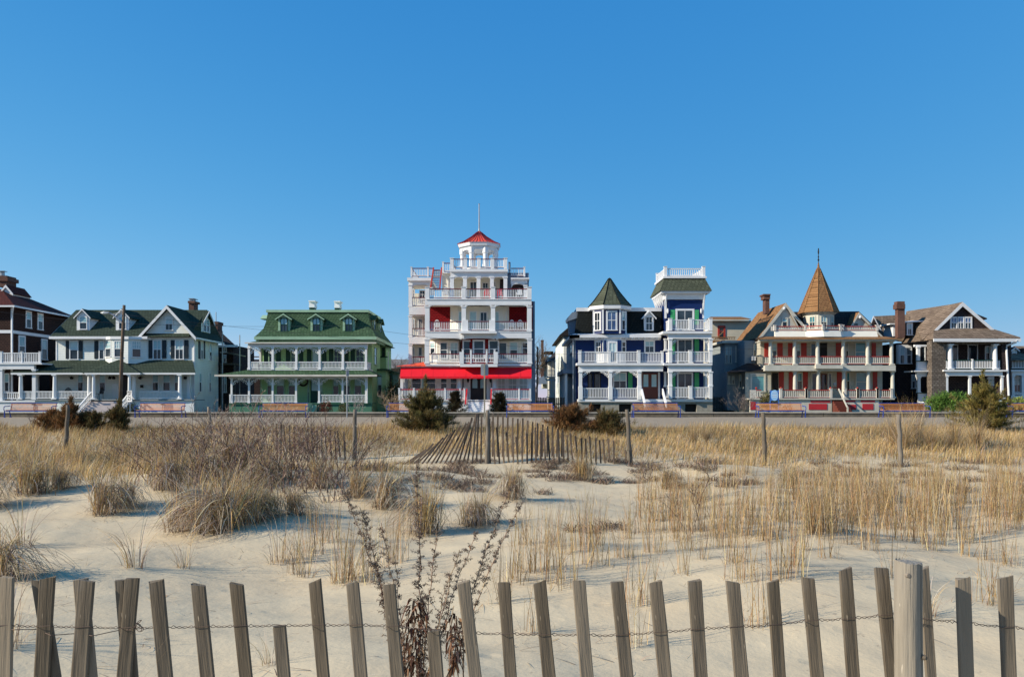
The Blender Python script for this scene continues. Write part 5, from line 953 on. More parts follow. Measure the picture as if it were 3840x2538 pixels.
def sand_mat():
    m = bpy.data.materials.new('sand'); m.use_nodes = True; t = m.node_tree; N = t.nodes; L = t.links; b = N['Principled BSDF']
    b.inputs['Roughness'].default_value = .95; b.inputs['Specular IOR Level'].default_value = .1
    tc = N.new('ShaderNodeTexCoord')
    def noise(sc, det, w_=None):
        n = N.new('ShaderNodeTexNoise'); n.inputs['Scale'].default_value = sc; n.inputs['Detail'].default_value = det; L.new(tc.outputs['Object'], n.inputs['Vector']); return n.outputs['Fac']
    def rng_(f, a, c, p0, p1):
        r = N.new('ShaderNodeMapRange'); L.new(f, r.inputs[0]); r.inputs[1].default_value = p0; r.inputs[2].default_value = p1; r.inputs[3].default_value = a; r.inputs[4].default_value = c; return r.outputs[0]
    def mix(a, c, f):
        x = N.new('ShaderNodeMix'); x.data_type = 'RGBA'; L.new(f, x.inputs[0])
        for i, v in ((6, a), (7, c)):
            if isinstance(v, tuple): x.inputs[i].default_value = v
            else: L.new(v, x.inputs[i])
        return x.outputs[2]
    c = mix((.60, .495, .33, 1), (.545, .44, .29, 1), rng_(noise(.9, 6), 0, 1, .35, .65))
    c = mix(c, (.42, .34, .24, 1), rng_(noise(260, 2), 0, .7, .55, .75)); c = mix(c, (.3, .23, .16, 1), rng_(noise(14, 6), 0, .8, .66, .74))
    L.new(c, b.inputs['Base Color'])
    v = N.new('ShaderNodeTexVoronoi'); v.inputs['Scale'].default_value = 2.6; v.inputs['Randomness'].default_value = 1; L.new(tc.outputs['Object'], v.inputs['Vector'])
    pits = rng_(v.outputs['Distance'], 0, 1, .03, .2)
    def math_(op, a, c_):
        x = N.new('ShaderNodeMath'); x.operation = op
        for i, q in enumerate((a, c_)):
            if isinstance(q, float): x.inputs[i].default_value = q
            else: L.new(q, x.inputs[i])
        return x.outputs[0]
    h = math_('ADD', math_('MULTIPLY', noise(3.2, 5), .7), math_('MULTIPLY', noise(38, 5), .07)); h = math_('ADD', h, math_('MULTIPLY', pits, .3)); h = math_('ADD', h, math_('MULTIPLY', noise(11, 4), .10))
    bp = N.new('ShaderNodeBump'); bp.inputs['Strength'].default_value = .6; bp.inputs['Distance'].default_value = .05; L.new(h, bp.inputs['Height']); L.new(bp.outputs[0], b.inputs['Normal'])
    return m
def build_ground():
    sm = sand_mat()
    heightfield('sand', np.linspace(-30, 30, 420), np.concatenate([np.linspace(-4, 1.5, 16)[:-1], np.linspace(1.5, 28, 330)]), sm)
    m = MB().box(-600, 600, -400, 3500, -1.2, -.9); m.build('ground', mat('far_ground', (.16, .15, .1), .95, 'mottle', (.1, .1, .06)))['kind'] = 'structure'
    o = MB().box(-90, 90, 27.5, 44.1, -.5, .67).build('promenade', mat('promenade', (.37, .295, .21), .95, 'mottle', (.3, .24, .17), 1.2, .35)); o['kind'] = 'structure'
    # worn edge of the promenade
    m = MB(); x = -60
    while x < 60:
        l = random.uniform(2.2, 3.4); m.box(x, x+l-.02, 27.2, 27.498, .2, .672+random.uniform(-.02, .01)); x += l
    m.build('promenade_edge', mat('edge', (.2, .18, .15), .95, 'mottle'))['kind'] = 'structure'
    w_ = empty('sea_wall', (0, 44.2, .6), 0, 'low concrete sea wall running behind the benches the whole width of the photo', 'wall')
    m = MB(); x = -62; c = MB()
    while x < 62:
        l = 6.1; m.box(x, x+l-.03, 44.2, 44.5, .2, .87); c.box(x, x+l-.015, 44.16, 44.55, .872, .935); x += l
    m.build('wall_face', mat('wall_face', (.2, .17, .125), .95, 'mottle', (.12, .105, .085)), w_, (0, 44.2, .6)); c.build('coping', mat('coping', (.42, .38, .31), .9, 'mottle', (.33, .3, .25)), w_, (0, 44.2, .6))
    for nm, y0, y1, z, mm in (('sidewalk', 44.6, 48.0, .32, MATS['concrete']), ('road', 48.0, 62.0, .18, mat('asphalt', (.06, .06, .062), .9, 'mottle')), ('sidewalk', 62.0, 65.5, .32, MATS['concrete']), ('lawn', 65.5, 260.0, .26, mat('lawn', (.13, .12, .05), .95, 'mottle', (.08, .09, .035)))):
        MB().box(-160, 160, y0, y1, -.6, z).build(nm, mm)['kind'] = 'structure'
    m = MB()
    for x in range(-60, 60, 6): m.box(x, x+3, 54.95, 55.07, .181, .184)
    m.build('lane_marking', mat('line_yellow', (.6, .42, .05), .7))['kind'] = 'structure'
build_ground()
# =============================================================== benches, signs, poles, posts, fences, chairs
def bench():
    bl = mat('bench_blue', (.012, .05, .3), .4); sl = mat('bench_wood', (.66, .29, .11), .6, 'wood', (.5, .2, .075), .5, .2)
    r = empty('park_bench', (0, 0, 0)); L = 2.6; h = L/2
    f = MB()
    for x in (-h+.12, h-.12): f.tube([(x, .16, .36), (x, .27, .76)], .024, 6).box(x-.02, x+.02, -.28, .2, .34, .375)
    f.tube([(-h+.06, .275, .765), (h-.06, .275, .765)], .022, 6); f.box(-h+.1, h-.1, -.3, -.27, .32, .38); f.box(-.02, .02, -.25, .2, .33, .37); f.tube([(0, .18, .36), (0, .26, .76)], .018, 6)
    f.build('frame', bl, r)
    for x in (-h+.05, h-.05):
        MB().tube([(x, -.28, 0), (x, -.3, .36)], .026, 6).box(x-.05, x+.05, -.33, -.23, 0, .02).build('leg', bl, r); MB().tube([(x, .26, 0), (x, .14, .36)], .026, 6).box(x-.05, x+.05, .2, .3, 0, .02).build('leg', bl, r)
        q = [(x, -.3, .34), (x, -.36, .45), (x, -.34, .56), (x, -.24, .6), (x, 0, .6), (x, .2, .62)]; MB().tube(q, .024, 6).build('armrest', bl, r)
    b = MB()
    for i in range(5):
        z = .415+i*.071; y = .155+(z-.36)*.27; b.obox((-h+.08, y), (1, 0), 0, L-.16, -.0, .02, z, z+.038)
    b.build('backrest', sl, r); s = MB()
    for i in range(5): s.box(-h+.08, h-.08, -.26+i*.085, -.19+i*.085, .377, .405)
    s.build('seat', sl, r); MB().box(-.1, .1, .19, .2, .68, .72).build('plaque', mat('plaque_dark', (.1, .05, .03), .4, metal=.3), r)
    return r
BL = [(118, 'leftmost orange-slatted blue bench, left of the street lamp pole', 0), (603, 'orange-slatted blue bench in front of the white house porch, right of the lamp pole', 0), (1065, 'slatted blue bench in front of the green house porch', 0), (1541, 'slatted blue bench mostly hidden behind the large cedar bush', 0),
      (1988, 'slatted blue bench just right of the red hotel steps', 0), (2460, 'slatted blue bench in front of the navy house', 0), (2926, 'slatted blue bench under the pale blue oval sign', 0), (3390, 'slatted blue bench right of the cream house steps, behind tall dry grass', 0), (3872, 'slatted blue bench cut by the right edge of the photo', 0)]
b0 = bench()
for i, (x, lb, _) in enumerate(BL):
    b = b0 if i == 0 else copy_tree(b0)
    d = 42.9; b.location = ((x-1920)*d/F, d, .672); b.rotation_euler = (0, 0, random.uniform(-.02, .02)+(.05 if i == 0 else 0)); tag(b, lb, 'bench', 'blue benches along the promenade')
def text(s, size, m, parent, loc, rot, name='lettering'):
    cu = bpy.data.curves.new(name, 'FONT'); cu.body = s; cu.size = size; cu.align_x = 'CENTER'; cu.align_y = 'CENTER'; cu.extrude = .003; cu.offset = size*.02; cu.space_line = .9
    o = bpy.data.objects.new(name, cu); COL.objects.link(o); dg = bpy.context.evaluated_depsgraph_get(); me = bpy.data.meshes.new_from_object(o.evaluated_get(dg)); bpy.data.objects.remove(o); bpy.data.curves.remove(cu)
    me.materials.append(m); t = bpy.data.objects.new(name, me); COL.objects.link(t); t.parent = parent; t.location = loc; t.rotation_euler = rot; return t
def signs():
    gal = mat('galvanised', (.36, .38, .4), .45, metal=.5); wood = mat('pole_wood', (.17, .115, .075), .9, 'wood', (.1, .07, .05), .4); wh = mat('sign_white', (.8, .8, .8), .4); bk = mat('sign_black', (.01, .01, .012), .4)
    # speed limit sign
    d = 57; X, Y, _ = px(486, 0, d); s = empty('road_sign', (X, Y, .3), radians(-32), 'white speed limit 25 sign turned sideways beside the white house steps', 'road sign')
    zc = E+(HY-1480)*d/F-.3-.1; MB().box(-.3, .3, -.012, .012, zc-.4, zc+.4).build('plate', wh, s); e = MB()
    for a in ((-.28, .28, zc+.365, zc+.38), (-.28, .28, zc-.38, zc-.365), (-.28, -.265, zc-.365, zc+.365), (.265, .28, zc-.365, zc+.365)): e.box(a[0], a[1], -.016, -.0125, a[2], a[3])
    e.build('border', bk, s); MB().tube([(0, .04, -.1), (0, .04, zc+.4)], .03, 6).build('pole', gal, s)
    text('SPEED\nLIMIT', .17, bk, s, (0, -.015, zc+.2), (pi/2, 0, 0)); text('25', .42, bk, s, (0, -.015, zc-.16), (pi/2, 0, 0))
    # back of a sign at the centre
    d = 40; X, Y, _ = px(1817, 0, d); s = empty('road_sign', (X, Y, .6), 0, 'grey back of a sign on a tall metal pole in front of the red hotel', 'road sign')
    z = lambda p: E+(HY-p)*d/F-.6
    w2 = 14*d/F; r_ = .04; pl = []
    for cx, cz, a0 in ((w2-r_, z(1408)+r_, -90), (w2-r_, z(1366)-r_, 0), (-w2+r_, z(1366)-r_, 90), (-w2+r_, z(1408)+r_, 180)):
        pl += [(cx+r_*cos(radians(a0+t*30)), cz+r_*sin(radians(a0+t*30))) for t in range(4)]
    MB().prism(pl, .035, .043).build('plate', gal, s); MB().box(-.035, .035, -.02, .03, -.2, z(1364)).build('pole', mat('pole_tan', (.34, .31, .24), .6, metal=.3), s)
    # narrow sign seen edge-on in front of the green house
    d = 41.5; X, Y, _ = px(1303, 0, d); s = empty('road_sign', (X, Y, .6), radians(75), 'narrow grey sign seen almost edge-on, on a thin pole before the green house', 'road sign')
    MB().box(-.16, .16, -.01, .01, z(1410), z(1386)).build('plate', gal, s); MB().tube([(0, .03, 0), (0, .03, z(1386))], .03, 6).build('pole', gal, s)
    # street lamp
    d = 46.0; lx = lambda p, q: ((p/2.529)-1920)*d/F; z = lambda q: E+(HY-(980+q/2.529))*d/F
    X0, X1 = lx(1135, 0), lx(1177, 0); s = empty('street_lamp', (X0, d, .4), 0, 'leaning brown wooden pole with a curved arm and street lamp, before the white house', 'street lamp')
    MB().tube([(0, 0, -.2), ((X1-X0)*.5, 0, z(870)-.4), (X1-X0, 0, z(415)-.4)], 0.11, 12, .08).build('pole', wood, s, smooth=True)
    q = [(lx(a, 0)-X0, -.15, z(b)-.4) for a, b in ((1165, 575), (1120, 540), (1085, 510), (1045, 492), (1020, 490))]; MB().tube(q, .05, 6).tube([(q[0][0], -.15, q[0][2]+.55), (q[2][0], -.15, q[2][2]+.04)], .02, 6).build('arm', gal, s)
    hx, hz = lx(1012, 0)-X0, z(492)-.4; MB().hull([(hx+a*.3, -.15+b, hz+c) for a, b, c in ((-1, 0, 0), (-.8, .09, .03), (-.8, -.09, .03), (0, .13, .09), (0, -.13, .09), (.9, .07, .05), (.9, -.07, .05), (-.4, .12, -.05), (-.4, -.12, -.05), (.4, .1, -.04), (.4, -.1, -.04))]).build('lamp_head', mat('lamp_grey', (.7, .72, .72), .5), s)
    # utility poles
    def upole(xb, xt, yt, d, lb, r=.15, arm=False, m=wood):
        A, B_ = px(xb, 0, d), px(xt, yt, d); s = empty('utility_pole', (A[0], d, .2), 0, lb, 'utility pole')
        MB().tube([(0, 0, 0), (B_[0]-A[0], 0, B_[2]-.2)], r, 8, r*.7).build('pole', m, s)
        if arm: MB().box(B_[0]-A[0]-1, B_[0]-A[0]+1, -.06, .06, B_[2]-1.0, B_[2]-.85).build('cross_arm', m, s)
    upole(2013, 2016, 1300, 84, 'wooden utility pole between the red hotel and the navy house', .1)
    upole(899, 899, 1256, 80, 'thin grey pole just left of the green house', .07, m=gal); upole(834, 834, 1241, 82, 'thin grey pole in front of the dark brown house set back', .07, m=gal); upole(809, 810, 1170, 92, 'thin vent pole rising beside the brick chimney behind the white house', .07, m=gal)
    upole(940, 944, 1318, 110, 'distant utility pole seen through the green house upper porch', .12, True)
    def wire(pts, d0, d1, lb):
        n = len(pts); q = []
        for (xa, ya), (xb, yb) in zip(pts, pts[1:]):
            for k in range(12):
                t = k/12; d = d0+(d1-d0)*((xa+(xb-xa)*t)/3840); q.append(px(xa+(xb-xa)*t, ya+(yb-ya)*t+22*4*t*(1-t)*.35, d))
        m = MB().tube(q, .009, 4); o = m.build('power_line', mat('wire_black', (.05, .05, .055), .6), None, q[0]); tag(o, lb, 'power line')
    wire([(-60, 1160), (466, 1212), (1300, 1300-80), (2013, 1305)], 58, 66, 'thin dark power line passing the street lamp and the green mansard roof'); wire([(466, 1180), (2013, 1330), (3900, 1262)], 60, 62, 'thin dark power line crossing in front of the hotel and the houses at right')
    # pale blue oval sign
    d = 66; X, Y, _ = px(2905, 0, d); s = empty('guesthouse_sign', (X, Y, .3), 0, 'pale blue oval sign board in a blue frame before the cream house', 'sign'); z = lambda p: E+(HY-p)*d/F-.3
    zc, hw, hh = z(1482), 13*d/F, 20*d/F; fb = mat('sign_blue', (.06, .2, .55), .5); lb_ = mat('sign_pale', (.35, .6, .85), .5)
    MB().prism([(-hw*1.3, zc-hh), (hw*1.3, zc-hh), (hw*1.3, zc+hh*.75), (hw*.9, zc+hh*.9), (-hw*.9, zc+hh*.9), (-hw*1.3, zc+hh*.75)], .03, .09).box(-hw*1.3, -hw*1.15, .02, .1, -.2, zc+hh).box(hw*1.15, hw*1.3, .02, .1, -.2, zc+hh).build('frame', fb, s)
    MB().prism([(hw*1.02*cos(t*pi/12), zc+hh*1.02*sin(t*pi/12)) for t in range(24)], -.02, .028).build('oval_board', lb_, s)
    t_ = MB(); [t_.box(-hw*w_, hw*w_, -.026, -.021, zc+o, zc+o+.05) for w_, o in ((.5, .2), (.7, .0), (.6, -.15))]; t_.build('lettering', wh, s)
signs()
def chair(m, label, loc, rz, cat='chair', s=1.0, wide=.5, group=None, proto={}):
    if (m.name, wide) not in proto:
        r = empty('balcony_chair', (0, 0, 0)); w2 = wide/2
        for x in (-w2, w2):
            for y in (-.22, .22): MB().tube([(x*.95, y, 0), (x, y*.9, .42)], .022, 5).build('leg', m, r)
        MB().box(-w2, w2, -.24, .24, .42, .46).build('seat', m, r); b = MB(); pts = [(w2*cos(t*pi/10)*1.02, .24+.06*sin(t*pi/10), .5+.5*sin(t*pi/10)) for t in range(11)]; b.tube(pts, .025, 5)
        for i in range(5): x = -w2*.8+i*w2*.4; b.hull([(x+a, y, z) for a in (-.04, .04) for y, z in ((.23, .44), (.25, .44), (.29, .5+.48*math.sqrt(1-min(.98, (x/w2)**2))), (.31, .5+.48*math.sqrt(1-min(.98, (x/w2)**2))))])
        b.build('backrest', m, r); proto[(m.name, wide)] = r; o = r
    else: o = copy_tree(proto[(m.name, wide)])
    o.location = loc; o.rotation_euler = (0, 0, rz); o.scale = (s, s, s); tag(o, label, cat, group); return o
def chairs():
    cr = mat('chair_red', (.75, .02, .04), .4); cw = mat('chair_white', (.8, .8, .78), .5); ck = mat('chair_black', (.03, .03, .035), .5); cp = mat('chair_pink', (.85, .25, .2), .5)
    fl = lambda X, Y, d, dd=.02: (px(X, Y, d)[0], d, px(X, Y, 75)[2]+dd)
    G = 'chairs on the hotel balconies'
    chair(cr, 'left one of two bright red round-backed chairs on the fourth-floor hotel balcony', fl(1826, 1120, 75.9), pi, s=1.0, group=G); chair(cr, 'right one of two bright red round-backed chairs on the fourth-floor hotel balcony', fl(1875, 1120, 75.9), pi-.1, group=G)
    for X, Y, lb in ((1948, 1120, 'white chair at the right end of the fourth-floor hotel balcony'), (1672, 1120, 'white chair near the roof stair on the fourth-floor hotel balcony'), (1620, 1120, 'white chair at the left end of the fourth-floor hotel balcony'), (1919, 1241.5, 'left white chair on the third-floor hotel balcony, before the dark red wall'), (1950, 1241.5, 'right white chair on the third-floor hotel balcony, before the dark red wall'), (1640, 1241.5, 'white chair at the left end of the third-floor hotel balcony'), (1630, 1364, 'white chair on the left of the second-floor hotel balcony'), (1790, 1364, 'white chair in the middle of the second-floor hotel balcony')):
        chair(cw, lb, fl(X, Y, 75.8), random.choice((pi, 0, .5)), group=G, s=1.08)
    chair(ck, 'black rocking chair on the white house porch beside the steps', fl(370, 1497, 76.1), -.6, cat='rocking chair', wide=.6, s=1.15); chair(ck, 'black chair on the white house porch behind the left railing', fl(249, 1497, 76.3), 0, cat='rocking chair', wide=.6, s=1.1)
    x, y, z = px(3722, 1486, 50); chair(cp, 'salmon pink garden chair half hidden behind the right cedar bush', (x, y, .32), .5, wide=.7, s=1.25)
chairs()
OLD = mat('driftwood', (.19, .16, .125), .9, 'wood', (.1, .083, .066), 1.0, .6); PK = mat('picket_wood', (.19, .155, .112), .88, 'wood', (.095, .074, .052), 1.4, .9)
def posts():
    for i, (xt, yt, xb, yb, lb) in enumerate(((254, 1518, 245, 1690, 'weathered round post left of the thicket, among golden grass'), (783, 1525, 781, 1650, 'weathered post rising out of the bare twiggy thicket'), (1330, 1535, 1331, 1722, 'weathered post at the right end of the thicket before the green house'), (1830, 1537, 1826, 1738, 'grey post where the small slat fence peaks below the sign'),
            (2352, 1535, 2365, 1740, 'leaning knotty post right of the small slat fence'), (2862, 1547, 2870, 1745, 'pale leaning post standing on open sand below the cream house'), (3370, 1553, 3380, 1750, 'dark round post beside the tall dry grass at right'))):
        X, d, Z = at(xb, yb); T = px(xt, yt, d); n = 9; pts = [((T[0]-X)*k/n+random.uniform(-.012, .012), random.uniform(-.01, .01), (T[2]-Z+.2)*k/n-.2) for k in range(n+1)]
        o = MB().tube(pts, .062, 9, .046).build('wooden_post', OLD, None, (0, 0, 0), True); o.location = (X, d, Z); tag(o, lb, 'post', 'weathered posts along the dune')
posts()
def picket_mesh(w_, th, ln, seed):
    r = random.Random(seed); m = MB(); n = 9; vs = []
    a, b = r.uniform(-.016, .016), r.uniform(-.01, .01); tilt = r.uniform(-.006, .006)
    for k in range(n+1):
        t = k/n; z = ln*t; cx = a*sin(t*pi)*.5; cy = b*sin(t*pi)*.5; e = 1+r.uniform(-.05, .04)
        for sx, sy in ((-1, -.6), (-.86, -1), (.86, -1), (1, -.6), (1, .6), (.86, 1), (-.86, 1), (-1, .6)): vs.append((cx+sx*w_/2*e, cy+sy*th/2, z+(sx*tilt+r.uniform(-.003, .003) if k == n else 0)))
    fs = [(k*8+i, k*8+(i+1) % 8, k*8+8+(i+1) % 8, k*8+8+i) for k in range(n) for i in range(8)]+[tuple(range(7, -1, -1)), tuple(n*8+i for i in range(8))]
    return m.add(vs, fs)
def near_fence():
    D0 = 2.2; k = D0/F; root = empty('picket_fence', (0, D0, 0), 0, 'near weathered grey picket fence with twisted wire across the bottom of the photo', 'fence')
    L = [(0, 5, 105, 480, -25, 75, 0), (0, 270, 370, 488, 240, 340, 0), (0, 235, 330, 500, 318, 412, 1), (0, 540, 648, 505, 500, 600, 0), (0, 520, 620, 485, 590, 686, 1), (0, 850, 945, 493, 785, 892, 0), (0, 797, 900, 497, 842, 936, 1), (0, 1030, 1130, 500, 1100, 1197, 0), (0, 1307, 1405, 530, 1375, 1473, 0), (0, 1573, 1665, 525, 1640, 1732, 0), (0, 1870, 1955, 815, 1897, 1990, 0), (0, 2103, 2193, 515, 2160, 2257, 0),
         (1200, 177, 267, 520, 235, 325, 0), (1200, 425, 515, 535, 485, 578, 0), (1200, 727, 820, 855, 755, 848, 0), (1200, 937, 1027, 510, 1005, 1098, 0), (1200, 1215, 1300, 523, 1262, 1355, 0), (1200, 1458, 1548, 517, 1523, 1612, 0), (1200, 1725, 1815, 503, 1790, 1880, 0), (1200, 1985, 2078, 508, 2050, 2142, 0), (1200, 2250, 2343, 515, 2305, 2400, 0),
         (2540, 70, 165, 507, 125, 217, 0), (2540, 330, 425, 515, 380, 470, 0), (2540, 607, 693, 507, 645, 733, 0), (2540, 855, 943, 492, 913, 1003, 0), (2540, 1103, 1193, 425, 1163, 1255, 0), (2540, 1355, 1445, 422, 1420, 1507, 0), (2540, 1640, 1712, 418, 1690, 1765, 1), (2540, 1897, 2003, 485, 1930, 2033, 0), (2540, 2192, 2293, 480, 2215, 2320, 0),
         (2540, 2460, 2560, 480, 2490, 2590, 0), (0, -270, -170, 490, -300, -200, 0)]
    wy = [(-200, 2348), (0, 2342), (140, 2345), (500, 2352), (800, 2346), (1100, 2342), (1330, 2340), (1450, 2344), (1660, 2362), (1800, 2372), (2000, 2376), (2300, 2380), (2500, 2366), (2640, 2354), (2900, 2340), (3022, 2325), (3180, 2318), (3360, 2300), (3500, 2322), (3800, 2352), (4000, 2360)]
    yw = lambda x: np.interp(x, [a for a, b in wy], [b for a, b in wy])
    xs = []
    for i, (ox, a, b, yt, c, e, lay) in enumerate(L):
        xt = ox+(a+b)/2/1.825; xb = ox+(c+e)/2/1.825; ytp = 1900+yt/1.825; dd = D0+(.028 if lay else 0)
        T = px(xt, ytp, dd); Bm = px(xb, 2538, dd); dx = (T[0]-Bm[0])/(T[2]-Bm[2]); ln = (T[2]+.04)*math.hypot(1, dx)
        o = picket_mesh((b-a)/1.825*dd/F*(1 if not (lay and ox == 2540) else 1), .011, ln, i).build('picket', PK, root, None); o.location = (T[0]-dx*(T[2]+.04), dd-D0, -.04); o.rotation_euler = (0, math.atan(dx), random.uniform(-.1, .1)+(.12 if lay else 0))
        xw = T[0]-dx*(T[2]-px(0, yw(xt), D0)[2]); 
        if not lay: xs.append((xw, (b-a)/1.825*k/2))
    xs.sort(); wm = mat('wire_rust', (.12, .085, .07), .7, metal=.4)
    for s_, off in ((1, 0), (-1, 0)):
        pts = []
        for (xa, ha), (xb, hb) in zip(xs, xs[1:]):
            zf = lambda x: px(0, yw(1920+x/k), D0)[2]
            pts += [(xa-ha, s_*.008, zf(xa)), (xa+ha, s_*.008, zf(xa)-s_*.003)]
            l = (xb-hb-.004)-(xa+ha+.004); nt_ = max(1, int(abs(l)/.014)); N_ = nt_*6
            if l < .02: continue
            for j in range(N_+1):
                t = j/N_; x = xa+ha+.004+l*t; th = t*pi*nt_; r_ = .0024+.003*(1-min(1, min(t, 1-t)*6)); pts.append((x, s_*r_*cos(th), zf(x)+s_*r_*sin(th)-.002*sin(pi*t)))
        MB().tube(pts, .0009, 5).build('wire', wm, root)
    pts = [(px(x, y, D0)[0], -.012 if j % 2 else .02, px(x, y, D0)[2]) for j, (x, y) in enumerate(((-60, 2364), (66, 2355), (120, 2366), (200, 2376), (280, 2381), (355, 2378), (440, 2368), (500, 2356)))]; MB().tube(pts, .0012, 5).build('wire', wm, root)
    q = []
    for t in range(30): a = t*2*pi/9; q.append((px(520+12*cos(a)+t*.4, 0, D0)[0], -.01+.004*sin(t), px(0, 2346+16*sin(a*.7)-10*(t < 12), D0)[2]))
    MB().tube(q, .0011, 5).build('wire', wm, root)
    # big round post, split down its right side
    dp = 2.13; r = 50*dp/F; X = px(2540+1590/1.825, 0, dp)[0]; zt_ = px(0, 1900+366/1.825, dp)[2]; n = 36; vs = []; lv = 26
    rr = random.Random(3)
    for j in range(lv+1):
        t = j/lv; z = -.1+(zt_+.1)*t
        for i in range(n):
            a = 2*pi*i/n; da = (a-(2*pi-.85)) ; q = r*(1+.012*sin(3*a+t*2)+.008*sin(7*a))*(1.03-.06*t)
            if abs(da) < .09: q *= .72
            elif 0 < da < .4: q *= 1.07-.1*t
            vs.append((q*cos(a)+.004*sin(t*5), q*sin(a), z+(rr.uniform(-.006, .004) if j == lv else 0)-(.004*(cos(a)+1)*(j == lv))))
    fs = [(j*n+i, j*n+(i+1) % n, (j+1)*n+(i+1) % n, (j+1)*n+i) for j in range(lv) for i in range(n)]+[tuple(lv*n+i for i in range(n))]
    po = MB().add(vs, fs).build('post', mat('post_wood', (.25, .22, .175), .88, 'wood', (.13, .11, .085), 1.6, 1.0), root); po.location = (X, dp-D0, 0)
    for a, z in ((-.55, px(0, 2147, dp)[2]), (.7, px(0, 2452, dp)[2])):
        y_ = -math.sqrt(max(0, 1-(a*.9)**2))*r; MB().lathe(a*r, 0, [(.004, 0), (.009, .002), (.006, .006)], 8).build('knot', MATS['driftwood'], po) if 0 else MB().tube([(a*r, y_+.003, z), (a*r+(a > 0)*.004, y_-.004, z)], .008, 8, .005).build('knot', OLD, po)
near_fence()
def slat_fence(name_lb, runs, wires=True):
    x0, d0, z0 = at(*runs[0][0][:2]); root = empty('slat_fence', (x0, d0, z0), 0, name_lb, 'fence'); top = {}
    k = 0
    for run in runs:
        W1, W2 = [], []
        for xb, yb, xt, yt, dd in run:
            X, d, Z = at(xb, yb); d2 = d+dd; X *= d2/d; Z = float(zt(X, d2)); T = px(xt, yt, d2); v = Vector((T[0]-X, random.uniform(-.02, .02), T[2]-Z)); ln = v.length+.12; u = v.normalized()
            m = picket_mesh(.042, .012, ln, k); k += 1; o = m.build('picket', PK2, root); o.location = (X-x0-u.x*.12, d2-d0, Z-z0-u.z*.12); o.rotation_euler = (0, math.atan2(u.x, u.z), random.uniform(-.3, .3))
            W1.append((X+u.x*ln*.35-x0, d2-d0-.015, Z+u.z*ln*.35-z0)); W2.append((X+u.x*ln*.8-x0, d2-d0-.015, Z+u.z*ln*.8-z0))
        if wires:
            for w_ in (W1, W2): MB().tube(w_, .003, 4).build('wire', MATS['wire_rust'], root)
PK2 = mat('slat_wood', (.13, .095, .07), .9, 'wood', (.07, .052, .04), 1.0)
def mid_fences():
    C = lambda x, y: (1200+x/1.825, 1480+y/1.825); r = random.Random(5)
    left = []
    for i in range(18):
        xb = 575+i*31; t = i/17; lean = float(np.interp(t, [0, .55, .75, .9, 1], [150, 140, 90, 35, 8]))+r.uniform(-10, 10); yt = float(np.interp(t, [0, .2, .5, .75, 1], [370, 310, 205, 140, 128]))+r.uniform(-6, 6)
        a, b = C(xb, 472+r.uniform(-4, 4)), C(xb+lean, yt); left.append((a[0], a[1], b[0], b[1], 0))
    right = []
    for i in range(28):
        xb = 1165+i*31.5; yt = float(np.interp(xb, [1165, 1290, 1400, 1470, 1620, 1700, 1800, 2020], [165, 262, 285, 232, 250, 264, 288, 300]))+r.uniform(-12, 14); a, b = C(xb, 468+r.uniform(-6, 6)), C(xb+r.uniform(-14, 8)-6, yt); right.append((a[0], a[1], b[0], b[1], 0))
        if i == 27: right.append((C(2092, 470)[0], C(2092, 470)[1], C(2090, 375)[0], C(2090, 375)[1], 0))
    slat_fence('low sand fence of thin slats sagging left and right of the grey post at centre', [left, right])
    far = []
    for i in range(15):
        xb = 1180+i*34; yt = float(np.interp(xb, [1180, 1400, 1700], [128, 165, 250]))+r.uniform(-10, 10); a, b = C(xb, 425), C(xb+4, yt); far.append((a[0], a[1], b[0], b[1], 0))
    slat_fence('paler taller slats of a second sand fence standing just behind the first', [far], False)
    Cl = lambda x, y: (x/1.825, 1480+y/1.825); lf = []
    for i in range(16):
        xb = 1895+i*31; a, b = Cl(xb+r.uniform(-5, 5), 445), Cl(xb+r.uniform(-20, 0), 195+i*4+r.uniform(-8, 8)); lf.append((a[0], a[1], b[0], b[1], 0))
    slat_fence('brown slat fence half hidden in the bare thicket and golden grass left of centre', [lf], False)
    # fences beside the houses
    for X0, X1, y0, d, lb in ((2018, 2117, 1490, 78, 'dark wooden fence between the red hotel and the navy house'), (2672, 2752, 1488, 80, 'grey wooden fence between the navy house and the cream house')):
        a, b = px(X0, y0, d), px(X1, y0, d); m = MB(); x = a[0]
        while x < b[0]: m.box(x, x+.13, d-.02, d+.02, .2, a[2]+r.uniform(-.04, .04)); x += .16
        m.box(a[0], b[0], d+.022, d+.06, .6, .7); m.box(a[0], b[0], d+.022, d+.06, 1.2, 1.3); o = m.build('board_fence', MATS['old_fence'], None, (a[0], d, .2)); tag(o, lb, 'fence')
mid_fences()
